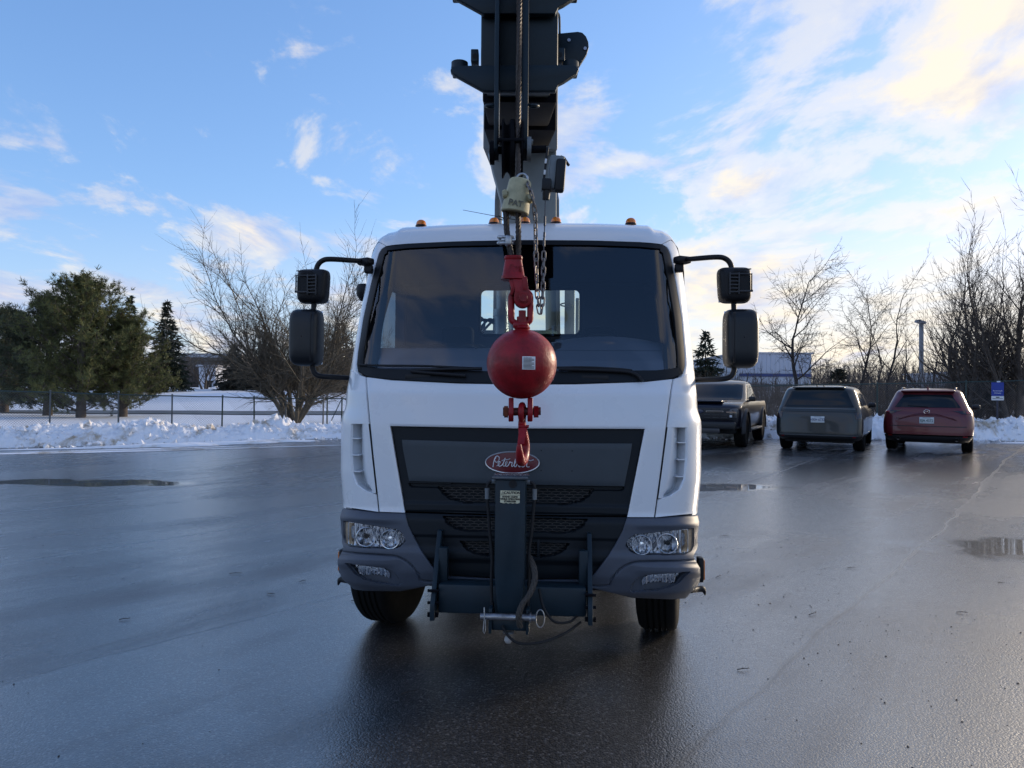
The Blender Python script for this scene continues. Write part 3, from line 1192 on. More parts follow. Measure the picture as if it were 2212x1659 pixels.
# back wall with the rear window
bw = MB()
xw, z0w, z1w = 0.415, 2.172, 2.553
for (xa, xb, za, zb) in ((-1.04, 1.04, 0.95, z0w), (-1.03, 1.03, z1w, 2.66), (-1.04, -xw, z0w, z1w), (xw, 1.04, z0w, z1w)):
    bw.box(((xa + xb) / 2, 1.775, (za + zb) / 2), (xb - xa, 0.05, zb - za))
bw.box((0, 1.775, 2.755), (1.86, 0.05, 0.19))
bw.box((0, 1.776, 2.69), (1.98, 0.048, 0.10))
bw.box((0, 1.774, 2.73), (1.94, 0.046, 0.10))
back = bw.build('back_wall', INTER, truck, 0)
mb = MB()
for (xa, xb, za, zb) in ((-1.04, 1.04, 0.95, z0w), (-1.03, 1.03, z1w, 2.66), (-1.04, -xw, z0w, z1w), (xw, 1.04, z0w, z1w)):
    mb.box(((xa + xb) / 2, 1.815, (za + zb) / 2), (xb - xa, 0.02, zb - za))
mb.box((0, 1.815, 2.745), (1.86, 0.02, 0.17))
mb.build('back_panel', PAINT, back, 0)
mb = MB()
fr = [(-xw + 0.05, z0w), (xw - 0.05, z0w)] + arc(xw - 0.05, z0w + 0.05, 0.05, -90, 0, 5) + arc(xw - 0.05, z1w - 0.05, 0.05, 0, 90, 5) + arc(-xw + 0.05, z1w - 0.05, 0.05, 90, 180, 5) + arc(-xw + 0.05, z0w + 0.05, 0.05, 180, 270, 5)
mb.tube([(p[0], 1.748, p[1]) for p in fr], 0.012, 6, closed=True)
for cx, cz, a in ((-xw, z0w, 0), (xw, z0w, 90), (xw, z1w, 180), (-xw, z1w, 270)):
    sx, sz = (1 if cx < 0 else -1), (1 if cz < 2.3 else -1)
    pts = [(cx, cz), (cx + sx * 0.05, cz)] + [(cx + sx * (0.05 - 0.05 * math.sin(R(q))), cz + sz * (0.05 - 0.05 * math.cos(R(q)))) for q in (20, 45, 70)] + [(cx, cz + sz * 0.05)]
    mb.prism(pts, 1.752, 1.80)
mb.build('rear_window_seal', BLACK, back, 40)
mb = MB()
mb.add([(-xw, 1.78, z0w), (xw, 1.78, z0w), (xw, 1.78, z1w), (-xw, 1.78, z1w)], [(0, 1, 2, 3)])
mb.build('rear_window', glass_mat('rear_glass', (0.72, 0.86, 0.86), 0.02, 1.5), back, 0)

# sun visor strip along the top of the glass
mb = MB()
mb.grid(patch([(-318, 545), (0, 535), (318, 545)], [(-326, 602), (0, 600), (326, 602)], [(-318, 545), (-326, 602)], [(318, 545), (326, 602)], 40, 6, 0.06))
finish(mb, 'sun_visor', M('visor_cloth', (0.010, 0.012, 0.016), 0.8), truck, 0.012, 0.003)

# interior
mb = MB()
mb.box((0, 1.0, 0.98), (2.06, 1.5, 0.05))
mb.build('cab_floor', INTER, truck, 0)
mb = MB()
mb.box((0, 0.22, 1.12), (1.62, 0.03, 1.20))  # dark plate added behind the grille to stop light through its gaps
mb.build('grille_light_block', BLACK, truck, 0)
mb = MB()
mb.prism([(0.22, 1.30), (0.17, 1.72), (0.30, 1.90), (0.42, 1.975), (0.70, 2.0), (0.80, 1.95), (0.82, 1.5), (0.70, 1.3)], -1.0, 1.0, 'YZ', 0.012)
dash = mb.build('dashboard', DASH, truck, 50)
mb = MB()
rows = []
for x in np.linspace(0.10, 0.98, 24):
    h = 0.075 * math.sin(math.pi * (x - 0.10) / 0.88) ** 0.7
    rows.append([(x, 0.40, 1.97), (x, 0.50, 1.985 + h * 0.6), (x, 0.62, 2.0 + h), (x, 0.80, 1.985 + h), (x, 0.86, 1.93 + h * 0.5), (x, 0.88, 1.7)])
mb.grid(rows)
mb.build('instrument_binnacle', DASH, dash, 60)
for x in (-0.75, -0.30, -0.16):
    mb = MB()
    mb.box((x, 0.50, 1.992), (0.010, 0.32, 0.006))
    mb.build('dash_seam', BLACKPL, dash, 0)
mb = MB()
th = [(0.54 + 0.21 * math.cos(t), 0.92 + 0.21 * math.sin(t) * 0.45, 1.93 + 0.21 * math.sin(t) * 0.9) for t in np.linspace(0, 2 * math.pi, 40)[:-1]]
mb.tube(th, 0.016, 8, closed=True)
mb.cyl((0.54, 0.92, 1.93), (0.54, 0.80, 1.80), 0.03)
mb.box((0.54, 0.92, 1.93), (0.40, 0.03, 0.04), 0.01)
mb.build('steering_wheel', BLACKPL, truck, 50)
for x in (-0.56, 0.56):
    mb = MB()
    mb.box((x, 1.42, 1.72), (0.48, 0.14, 0.72), 0.06, (R(-8), 0, 0), 3)
    mb.box((x, 1.17, 1.36), (0.50, 0.50, 0.16), 0.05, None, 3)
    st = mb.build('seat', SEAT, truck, 60)
    mb = MB()
    mb.box((x, 1.50, 2.13), (0.26, 0.10, 0.18), 0.045, None, 3)
    mb.build('headrest', SEAT, st, 60)
mb = MB()
mb.box((-0.02, 0.62, 2.50), (0.25, 0.03, 0.07), 0.012)
mb.build('interior_mirror', BLACKPL, truck, 50)

# strips added inside the pillars and roof sides to block light slits
for s in (1, -1):
    mb = MB()
    pp = []
    for a, b in [(300, 540)] + WS_R[2:]:
        x, z = px2xz(a - 3, b)
        pp.append((s * (float(x) - 0.055), float(DS(x, z)) + 0.085, float(z)))
    mb.tube([tuple(p) for p in spline([pp[0], pp[len(pp) // 2], pp[-1]], 10)], 0.046, 12)
    mb.build('pillar_trim_blocker', SEAT, truck, 60)
    mb = MB()
    mb.box((s * 0.97, 1.32, 2.575), (0.09, 0.90, 0.15), 0.02)
    mb.build('roof_liner_blocker', INTER, truck, 40)

# grille ------------------------------------------------------------
M1 = [(-168, 1056), (168, 1056), (158, 1070), (140, 1082), (112, 1088), (-112, 1088), (-140, 1082), (-158, 1070)]
GT = [(-273, 925), (0, 927), (273, 925)]
GB = [(-242, 1109), (0, 1112), (242, 1109)]
GLc = [(-273, 925), (-257, 1010), (-242, 1109)]
GRc = [(273, 925), (257, 1010), (242, 1109)]
mb = MB()
shelf = [(-235, 1048), (235, 1048), (228, 1056), (-228, 1056)]
mb.grid(patch(GT, GB, GLc, GRc, 150, 90, 0.014, [(M1, 0.07), (shelf, 0.02)], fn=lambda h, v: 0.012 * sstep(1085, 1093, v) * (1 - sstep(1104, 1110, v)) * -1))
finish(mb, 'grille_surround', DARKPL, truck, 0.02, 0.0, 30)
mb = MB()
mb.grid(patch([(-249, 953), (0, 957), (249, 955)], [(-232, 1042), (0, 1046), (233, 1046)], [(-249, 953), (-246, 975), (-232, 1042)], [(249, 955), (246, 977), (233, 1046)], 50, 14, -0.004))
gp = finish(mb, 'grille_panel', GREYPL, truck, 0.02, 0.004)
for hw in (56, 122):
    for v in (972, 1015):
        mb = MB()
        x, z = px2xz(hw, v)
        mb.cyl((float(x), float(DS(x, z)) - 0.006, float(z)), (float(x), float(DS(x, z)) - 0.002, float(z)), 0.004, n=10)
        mb.build('screw_hole', BLACK, gp)


def hexmesh(poly, off, cell=9.5, name='grille_mesh', parent=None):
    """honeycomb wires inside an outline given in measured pixels"""
    mb = MB()
    P = np.array(poly)
    u0, u1, v0, v1 = P[:, 0].min(), P[:, 0].max(), P[:, 1].min(), P[:, 1].max()
    seg = []
    h = cell * 0.62
    r_ = 0
    v = v0
    while v < v1:
        o = (r_ % 2) * cell
        u = u0 - cell + o
        while u < u1 + cell:
            seg.append(((u, v + h * 0.25), (u + cell * 0.5, v)))
            seg.append(((u + cell * 0.5, v), (u + cell * 1.5, v)))
            seg.append(((u + cell * 1.5, v), (u + cell * 2, v + h * 0.25)))
            seg.append(((u, v + h * 0.25), (u, v + h)))
            u += cell * 2
        v += h
        r_ += 1
    for a, b in seg:
        m_ = ((a[0] + b[0]) / 2, (a[1] + b[1]) / 2)
        if not inside(poly, np.array(m_[0]), np.array(m_[1])):
            continue
        x, z = px2xz(np.array([a[0], b[0]]), np.array([a[1], b[1]]))
        y = DS(x, z) + off
        mb.tube([(x[0], y[0], z[0]), (x[1], y[1], z[1])], 0.0021, 4, caps=False)
    return mb.build(name, M('grille_wire', (0.055, 0.050, 0.046), 0.45), parent, 0)


hm = hexmesh(M1, 0.045, parent=truck)
tag(hm, kind='stuff')

# bumper ------------------------------------------------------------
B_IN = [(240, 1113), (232, 1140), (218, 1168), (200, 1198), (180, 1225), (163, 1246)]
M2 = [(-156, 1118), (156, 1118), (148, 1134), (128, 1146), (105, 1150), (-105, 1150), (-128, 1146), (-148, 1134)]
M3 = [(-118, 1172), (118, 1172), (108, 1188), (88, 1199), (60, 1204), (-60, 1204), (-88, 1199), (-108, 1188)]
mb = MB()
Lc = [(-a, b) for a, b in B_IN]
mb.grid(patch([(-240, 1115), (0, 1118), (240, 1115)], [(-163, 1246), (0, 1252), (163, 1246)], [(a - 3, b) for a, b in Lc], [(a + 3, b) for a, b in B_IN], 150, 90, 0.012,
              [(M2, 0.07), (M3, 0.07)], fn=lambda h, v: 0.010 * sstep(1158, 1166, v) + 0.012 * sstep(1208, 1222, v)))
finish(mb, 'lower_grille', DARKPL, truck, 0.02, 0.0, 30)
tag(hexmesh(M2, 0.05, name='lower_grille_mesh', parent=truck), kind='stuff')
tag(hexmesh(M3, 0.06, 8.5, name='bumper_grille_mesh', parent=truck), kind='stuff')
for hw in (-52, 52):
    mb = MB()
    x, z = px2xz(hw, 1190)
    mb.box((float(x), float(DS(x, z)) + 0.05, float(z)), (0.016, 0.05, 0.13), 0.004)
    mb.build('grille_divider', DARKPL, truck)

HL = [(378, 1132), (345, 1137), (300, 1143), (259, 1148), (246, 1156), (238, 1172), (248, 1185), (262, 1190), (333, 1190), (362, 1187), (374, 1180), (378, 1165)]
FOG = [(372, 1222), (330, 1229), (284, 1233), (264, 1240), (252, 1254), (247, 1266), (252, 1271), (300, 1266), (330, 1258), (350, 1248)]
GROOVE_PTS = spline([(392, 1199), (340, 1203), (285, 1205), (255, 1208), (228, 1222), (208, 1245), (200, 1258), (160, 1260)], 10)


def groove(hw, v):
    g = np.array([(p.x, p.y) for p in GROOVE_PTS])
    d = np.full(hw.shape, 1e9)
    for i in range(len(g) - 1):
        a, b = g[i], g[i + 1]
        L2 = ((b - a) ** 2).sum()
        t = np.clip(((hw - a[0]) * (b[0] - a[0]) + (v - a[1]) * (b[1] - a[1])) / L2, 0, 1)
        d = np.minimum(d, np.hypot(hw - a[0] - t * (b[0] - a[0]), v - a[1] - t * (b[1] - a[1])))
    return 0.014 * np.exp(-(d / 1.6) ** 2)


def brow(hw, v):
    return (-0.014 * np.exp(-((v - 1124 + (378 - hw) * -0.03) / 9.0) ** 2) * sstep(238, 300, hw)
            - 0.018 * sstep(1206, 1216, v) * (1 - sstep(1222, 1240, v)) * sstep(240, 290, hw))


for s in (1, -1):
    mb = MB()
    mb.grid(patch([(240, 1113), (300, 1112), (384, 1105)], [(163, 1264), (250, 1283), (330, 1284), (372, 1280), (384, 1272)],
                  B_IN + [(163, 1264)], [(384, 1105), (387, 1118), (386, 1135), (384, 1175), (378, 1192), (384, 1203), (390, 1215), (391, 1245), (388, 1262), (384, 1272)],
                  120, 130, 0.0, [(HL, 0.034), (FOG, lambda h, v: 0.012 + 0.045 * sstep(245, 330, h))], s, lambda t: np.sin(t * math.pi / 2) * 0.6 + t * 0.4, lambda h, v: groove(h, v) + brow(h, v)))
    bm_ = finish(mb, 'bumper', BUMPER, truck, 0.02, 0.003, 32)
    # headlamp unit
    mb = MB()
    hl_top = [(377, 1134), (345, 1139), (300, 1145), (259, 1150), (244, 1160)]
    hl_bot = [(374, 1181), (362, 1186), (333, 1188.5), (262, 1188), (246, 1180)]
    mb.grid(patch(hl_top, hl_bot, [(377, 1134), (376, 1160), (374, 1181)], [(244, 1160), (240, 1171), (246, 1180)], 90, 14, 0.024, (), s, None, lambda h, v: 0.004 * np.sin(h * 0.9) + 0.003 * np.sin(h * 0.37 + 1)))
    lamp = finish(mb, 'headlamp', M('lamp_housing', (0.62, 0.63, 0.66), 0.22, metal=0.9), truck, 0.01, 0.0)
    for (hw, v, r, kind) in ((272, 1169.5, 20.5, 0), (326, 1165.5, 21.0, 1)):
        x, z = px2xz(hw, v)
        y = float(DS(x, z)) + 0.008
        rr = r * (TY + 0.02) / FPX
        tilt = Matrix.Translation((s * float(x), y, float(z))) @ Matrix.Rotation(R(90), 4, 'X') @ Matrix.Rotation(R(-14 * s if kind else -6 * s), 4, 'Y')
        mb = MB()
        mb.lathe([(rr, 0.012), (rr * 0.94, 0.014), (rr * 0.93, 0.006), (rr * 0.90, 0.002), (rr * 0.78, -0.018), (rr * 0.55, -0.034), (rr * 0.28, -0.043)], tilt, 44,
                 lambda t, i: 1.0 if i < 4 else 1 + 0.07 * (1 if math.sin(9 * math.cos(t) + 0.6 * i) > 0 else -1), (False, True))
        rf = mb.build('reflector', CHROMES, lamp, 25)
        mb = MB()
        mb.lathe([(0.0, 0.0), (rr * 0.24, -0.002), (rr * 0.26, -0.02), (rr * 0.2, -0.043)], tilt, 18)
        mb.build('bulb_cap', CHROME if kind == 0 else BLACKPL, rf, 40)
        mb = MB()
        mb.tube([tilt @ Vector((rr * 1.0 * math.cos(t), rr * 1.0 * math.sin(t), 0.013)) for t in np.linspace(0, 6.283, 41)[:-1]], 0.0022, 6, closed=True)
        mb.build('bezel', CHROME, rf, 60)
    mb = MB()
    mb.grid(patch([(360, 1138), (376, 1135)], [(356, 1185), (373, 1181)], [(360, 1138), (364, 1162), (356, 1185)], [(376, 1135), (375, 1160), (373, 1181)], 8, 12, 0.02, (), s))
    finish(mb, 'turn_signal', M('turn_lens', (0.62, 0.42, 0.24), 0.22, coat=0.6, var=(60, 0.35)), lamp, 0.01, 0.0)
    mb = MB()
    mb.grid(patch(hl_top, hl_bot, [(377, 1134), (376, 1160), (374, 1181)], [(244, 1160), (240, 1171), (246, 1180)], 40, 10, -0.003, (), s))
    finish(mb, 'lens', glass_mat('lamp_lens', (0.93, 0.95, 0.97), 0.02, 1.45), lamp, 0, 0)
    # fog lamp
    mb = MB()
    f_top = [(352, 1228), (330, 1230), (300, 1233), (284, 1236), (272, 1245)]
    f_bot = [(338, 1251), (320, 1249), (300, 1249), (285, 1252), (274, 1256)]
    mb.grid(patch(f_top, f_bot, [(352, 1228), (338, 1251)], [(272, 1245), (274, 1256)], 60, 8, 0.020, (), s, None,
                  lambda h, v: 0.007 * np.sign(np.sin(h * 0.75)) + 0.004 * np.sin(h * 0.31)))
    fg = finish(mb, 'fog_lamp', CHROMES, truck, 0.012, 0.0, 20)
    mb = MB()
    mb.grid(patch([(338, 1251), (300, 1249), (274, 1256)], [(322, 1262), (300, 1265), (268, 1268)], [(338, 1251), (322, 1262)], [(274, 1256), (268, 1268)], 20, 6, 0.026, (), s))
    finish(mb, 'fog_lens', M('fog_lens', (0.10, 0.11, 0.13), 0.12, coat=0.6), fg, 0.008, 0.0)
    # side marker and arch trim
    sidem = MB()
    z = 0.615
    sidem.box((s * 1.128, 0.40, z), (0.035, 0.07, 0.15), 0.008)
    mk = sidem.build('side_marker', BLACKPL, truck, 40)
    mb = MB()
    mb.box((s * 1.148, 0.40, z), (0.010, 0.055, 0.12), 0.003)
    mb.build('marker_lens', AMBER, mk, 40)
    mb = MB()
    mb.tube(spline([(s * 1.06, 0.34, 0.50), (s * 1.11, 0.40, 0.49), (s * 1.15, 0.42, 0.485), (s * 1.165, 0.42, 0.45)], 5), [0.02] * 10 + [0.018, 0.016, 0.012, 0.009, 0.006, 0.004], 8)
    mb.build('splash_flap', BLACKPL, truck, 50)

mb = MB()
mb.grid(patch([(-166, 1248), (0, 1254), (166, 1248)], [(-166, 1266), (0, 1274), (166, 1266)], [(-166, 1248), (-166, 1266)], [(166, 1248), (166, 1266)], 40, 8, 0.004))
finish(mb, 'bumper_centre', BUMPER, truck, 0.02, 0.004)

# badge ---------------------------------------------------------------
BRED = M('badge_red', (0.13, 0.008, 0.014), 0.25, coat=0.5)
bc = TP(-6, 999, 0)
by = float(DS(bc.x, bc.z)) - 0.010
mb = MB()
el = [(bc.x + 0.155 * math.cos(t), bc.z + 0.0615 * math.sin(t)) for t in np.linspace(0, 6.2832, 65)[:-1]]
mb.prism(el, by - 0.004, by + 0.01)
bd = mb.build('badge', BRED, truck, 40)
mb = MB()
mb.tube([(p[0], by - 0.004, p[1]) for p in el], 0.0042, 6, closed=True)
mb.build('badge_rim', M('badge_silver', (0.66, 0.67, 0.70), 0.25, metal=0.6), bd, 60)
strokes = [
    [(478, 432), (445, 500), (425, 570), (413, 650)],
    [(430, 545), (448, 480), (478, 420), (512, 402), (548, 425), (552, 480), (515, 538), (475, 538), (458, 505)],
    [(497, 625), (540, 605), (575, 550), (558, 526), (532, 560), (540, 618), (580, 630), (625, 595), (655, 545)],
    [(692, 440), (655, 545), (640, 605), (662, 630), (698, 606), (735, 548), (718, 526), (694, 566), (708, 628), (752, 618), (790, 545), (800, 528), (816, 548), (850, 542), (836, 598), (846, 636), (880, 610),
     (925, 530), (951, 465), (938, 436), (912, 500), (894, 600), (912, 640), (946, 618), (962, 565), (958, 545), (990, 552), (1005, 560), (994, 615), (1014, 640), (1046, 606), (1084, 500), (1092, 450),
     (1074, 440), (1058, 540), (1062, 625), (1100, 640), (1140, 600), (1178, 560)],
    [(608, 512), (680, 478), (722, 486), (802, 460)],
    [(1216, 455), (1184, 555), (1174, 620), (1200, 642), (1240, 630)],
    [(1162, 516), (1215, 486), (1256, 496), (1332, 474)],
]
mb = MB()
for st_ in strokes:
    pth = spline(st_, 5)
    mb.tube([(bc.x + (p.x - 850) / 595 * 0.152, by - 0.005, bc.z - (p.y - 545) / 595 * 0.152) for p in pth], 0.0027, 6)
mb.build('badge_lettering', M('badge_letters', (0.72, 0.73, 0.76), 0.3, metal=0.4), bd, 60)

# wipers --------------------------------------------------------------
for path_, arm in (([(-350, 790), (-290, 791.5), (-200, 792), (-75, 797)], [(-75, 797), (-160, 799), (-230, 803), (-110, 812)]),
                   ([(80, 794), (150, 793), (215, 796), (245, 799)], [(90, 797), (210, 800), (250, 806), (268, 822)])):
    mb = MB()
    for pts, r_, o_ in ((path_, 0.007, -0.020), (arm, 0.010, -0.028)):
        sp = spline(pts, 8)
        X, Z = px2xz([p.x for p in sp], [p.y for p in sp])
        mb.tube([(float(x), float(DS(x, z)) + o_, float(z)) for x, z in zip(X, Z)], r_, 8)
    mb.build('wiper', BLACKPL, truck, 60)
for hw in (-216, 168):
    x, z = px2xz(hw, 815)
    mb = MB()
    mb.box((float(x), float(DS(x, z)) - 0.004, float(z)), (0.155, 0.014, 0.032), 0.004)
    mb.build('cowl_hatch', BLACKPL, truck, 40)

# roof marker lights, antenna -------------------------------------------
for hw in (-230, -68, 0, 68, 230):
    x = hw * (TY + 0.80) / FPX
    z = float(roof_top(abs(x)))
    mb = MB()
    mb.lathe([(0.040, 0.0), (0.040, 0.008), (0.037, 0.012)], Matrix.Translation((x, 0.86, z - 0.004)), 20)
    rl = mb.build('roof_lamp', BLACKPL, truck, 40)
    mb = MB()
    mb.lathe([(0.036, 0.008), (0.035, 0.020), (0.029, 0.034), (0.017, 0.043), (0.0, 0.046)], Matrix.Translation((x, 0.86, z)), 22)
    mb.build('amber_dome', AMBER, rl, 60)
mb = MB()
a, b = TP(-137, 451, 0.95), TP(-20, 474, 0.95)
mb.tube([b, a], [0.0025, 0.0016], 6)
mb.cyl(b + Vector((0, 0, -0.06)), b + Vector((0, 0, 0.005)), 0.012, 0.006)
mb.build('antenna', BLACKPL, truck, 60)

# mirrors ---------------------------------------------------------------
for s in (1, -1):
    yl = 0.30
    mb = MB()
    P = [TP(338 * s, 563, yl + 0.22), TP(372 * s, 560, yl + 0.10), TP(418 * s, 557, yl), TP(436 * s, 560, yl), TP(447 * s, 571, yl), TP(451 * s, 590, yl), TP(454 * s, 640, yl), TP(456 * s, 700, yl), TP(456 * s, 780, yl),
         TP(455 * s, 800, yl), TP(447 * s, 812, yl), TP(430 * s, 816, yl), TP(400 * s, 817.5, yl + 0.05), TP(370 * s, 819, yl + 0.12)]
    mb.tube(spline(P, 6), 0.0165, 10)
    arm = mb.build('mirror_arm', BLACKPL, truck, 60)
    mb = MB()
    p = TP(343 * s, 563, yl + 0.18)
    mb.box(p, (0.10, 0.07, 0.045), 0.012, (0, 0, s * 0.5))
    mb.box(p + Vector((-s * 0.015, 0.02, -0.045)), (0.055, 0.05, 0.06), 0.012)
    mb.build('mirror_hinge', BLACKPL, arm, 50)

    def housing(u0, u1, v0, v1, taper, dep, name, yc, mat):
        """mirror shell: bulged back towards the camera, open flat at the glass side"""
        a = TP(u0 * s, v0, yc); b = TP(u1 * s, v1, yc)
        cx, cz, hx, hz = (a.x + b.x) / 2, (a.z + b.z) / 2, abs(b.x - a.x) / 2, abs(a.z - b.z) / 2
        rows = []
        lv = [(0.10, 1.0), (0.06, 1.0), (0.0, 1.0), (-0.35, 0.985), (-0.65, 0.94), (-0.86, 0.84), (-0.96, 0.68), (-1.0, 0.42), (-1.0, 0.02)]
        for dd, f in lv:
            row = []
            for i in range(49):
                t = 2 * math.pi * (i % 48) / 48
                e = 0.36
                ex = math.copysign(abs(math.cos(t)) ** e, math.cos(t)); ez = math.copysign(abs(math.sin(t)) ** e, math.sin(t))
                row.append((cx + s * (hx * f * ex + taper * ez * hx * (1 if ex < 0 else 0.15)), yc + dep * dd, cz + hz * f * ez))
            rows.append(row)
        mb = MB()
        mb.grid(rows)
        mb.add(rows[0][:-1], [tuple(range(48))])
        return mb.build(name, mat, arm, 45, merge=0.0004, fixn=True), (cx, cz, hx, hz)
    lowm, q = housing(432, 502, 668, 793, 0.0, 0.115, 'main_mirror', yl, M('mirror_shell', (0.010, 0.012, 0.015), 0.38, spec=0.4))
    mb = MB()
    mb.box((q[0], yl + 0.014, q[1]), (q[2] * 1.8, 0.006, q[3] * 1.88), 0.002)
    mb.build('mirror_glass', CHROME, lowm)
    mb = MB()
    mb.box((q[0] - s * q[2] * 0.55, yl - 0.108, q[1]), (0.012, 0.012, q[3] * 1.7), 0.005)
    mb.build('shell_rib', BLACKPL, lowm)
    upm, q = housing(420, 488, 580, 656, -0.06, 0.085, 'wide_mirror', yl + 0.01, BLACKPL)
    mb = MB()
    mb.box((q[0], yl + 0.024, q[1]), (q[2] * 1.8, 0.006, q[3] * 1.85), 0.002)
    mb.build('mirror_glass', CHROME, upm)
    # the clip-on cover is missing: ribs and a square well show
    mb = MB()
    fy = yl - 0.078
    for dz in (-0.06, -0.035, -0.010, 0.015, 0.040, 0.065):
        mb.box((q[0] - s * 0.020, fy - 0.01, q[1] + dz * 0.85), (0.055, 0.012, 0.008), 0.002)
    for dx in (-0.045, 0.008):
        mb.box((q[0] - s * dx * -1 - s * 0.0, fy - 0.01, q[1]), (0.008, 0.014, 0.13), 0.002)
    for (dx, dz, w_, h_) in ((0.045, 0.055, 0.075, 0.006), (0.045, -0.045, 0.09, 0.012), (0.083, 0.005, 0.006, 0.11), (0.03, 0.085, 0.10, 0.006)):
        mb.box((q[0] + s * dx, fy - 0.008, q[1] + dz), (w_, 0.014, h_), 0.002)
    mb.build('exposed_bracket', M('mirror_bracket', (0.035, 0.035, 0.038), 0.5), upm, 40)
    mb = MB()
    mb.box((q[0] + s * 0.045, fy - 0.002, q[1] + 0.005), (0.065, 0.008, 0.085), 0.003)
    mb.build('bracket_well', BLACK, upm, 0)
# small kerb-view mirror on the left pillar
mb = MB()
c = TP(-352, 625, 0.62)
mb.lathe([(0.0, -0.05), (0.03, -0.045), (0.055, -0.02), (0.06, 0.01), (0.05, 0.03), (0.0, 0.035)], Matrix.Translation(c + Vector((0.0, 0.06, 0))) @ Matrix.Scale(1.5, 4, (0, 0, 1)) , 20)
mb.build('kerb_mirror', BLACKPL, truck, 60)

# wheels, chassis -------------------------------------------------------
def wheel(cx, cy, r, w, steer, parent, name='front_wheel', dual=False):
    mt = Matrix.Translation((cx, cy, r)) @ Matrix.Rotation(steer, 4, 'Z') @ Matrix.Rotation(R(90), 4, 'Y')
    mb = MB()
    h = w / 2
    prof = [(r * 0.56, -h * 0.86), (r * 0.66, -h), (r * 0.86, -h * 0.98), (r * 0.955, -h * 0.90), (r * 0.985, -h * 0.78), (r, -h * 0.62)]
    for g in (-0.42, -0.14, 0.14, 0.42):
        prof += [(r, h * (g - 0.06)), (r * 0.972, h * (g - 0.045)), (r * 0.972, h * (g + 0.045)), (r, h * (g + 0.06))]
    prof += [(r, h * 0.62), (r * 0.985, h * 0.78), (r * 0.955, h * 0.90), (r * 0.86, h * 0.98), (r * 0.66, h), (r * 0.56, h * 0.86)]
    mb.lathe(prof, mt, 64)
    ty = mb.build('tyre', TYRE, parent, 40)
    ty.name = 'tyre'
    mb = MB()
    mb.lathe([(r * 0.56, -h * 0.84), (r * 0.52, -h * 0.7), (r * 0.50, -h * 0.1), (r * 0.30, -h * 0.0), (r * 0.28, h * 0.1), (r * 0.50, h * 0.3), (r * 0.52, h * 0.75), (r * 0.56, h * 0.84)], mt, 40)
    mb.build('rim', M('wheel_rim', (0.10, 0.10, 0.105), 0.5, metal=0.5), ty, 40)
    return ty


for s in (1, -1):
    wheel(s * 0.985, 1.18, 0.465, 0.285, R(-11), truck)
    mb = MB()
    for a0 in range(9):
        pass
    rows = []
    for a in np.linspace(-8, 138, 26):
        ca, sa = math.cos(R(a)), math.sin(R(a))
        rows.append([(s * 0.74, 1.18 + 0.56 * ca, 0.50 + 0.56 * sa), (s * 1.10, 1.18 + 0.56 * ca, 0.50 + 0.56 * sa), (s * 1.155, 1.18 + 0.60 * ca, 0.50 + 0.60 * sa), (s * 1.155, 1.18 + 0.66 * ca, 0.50 + 0.66 * sa), (s * 1.09, 1.18 + 0.68 * ca, 0.50 + 0.68 * sa)])
    mb.grid(rows)
    mb.build('wheel_arch', BUMPER, truck, 40)
    mb = MB()
    mb.box((s * 0.64, 1.20, 0.90), (0.02, 1.3, 0.60))  # plate added beside the wheel to keep the low sun off it
    mb.build('wheel_sun_block', BLACK, truck, 0)
    for y in (5.6,):
        wheel(s * 0.78, y, 0.465, 0.26, 0, truck)
        wheel(s * 1.06, y, 0.465, 0.26, 0, truck)
mb = MB()
for s in (1, -1):
    mb.box((s * 0.40, 4.0, 0.80), (0.08, 7.6, 0.24), 0.01)
for y in (0.5, 2.2, 3.6, 5.0, 6.4, 7.6):
    mb.box((0, y, 0.80), (0.74, 0.10, 0.16))
mb.build('chassis_frame', STEELB, truck, 0)
mb = MB()
mb.box((0, 1.18, 0.42), (1.70, 0.12, 0.14), 0.03)
mb.build('front_axle', STEELB, truck, 40)
mb = MB()
mb.lathe([(0.0, -0.15), (0.1, -0.13), (0.15, 0), (0.1, 0.13), (0.0, 0.15)], Matrix.Translation((0, 5.6, 0.465)) @ Matrix.Rotation(R(90), 4, 'Y'), 20)
mb.cyl((-0.95, 5.6, 0.465), (0.95, 5.6, 0.465), 0.07)
mb.build('rear_axle', STEELB, truck, 40)
mb = MB()
mb.box((0, 0.9, 0.75), (0.7, 1.0, 0.5), 0.05)
mb.box((0, 0.35, 0.62), (1.5, 0.12, 0.22), 0.03)
mb.build('engine_block', STEELB, truck, 40)

for s, nm in ((1, 'sun_block_right'), (-1, 'sun_block_left')):  # unseen boxes added under the chassis to block the low sun
    mb = MB()
    mb.box((s * 0.86, 3.4, 0.66), (0.50, 2.3, 0.58), 0.06)
    mb.build(nm, STEELB, truck, 40)
mb = MB()
mb.box((0, 2.6, 0.62), (0.70, 2.2, 0.45), 0.05)
mb.build('gearbox', STEELB, truck, 40)

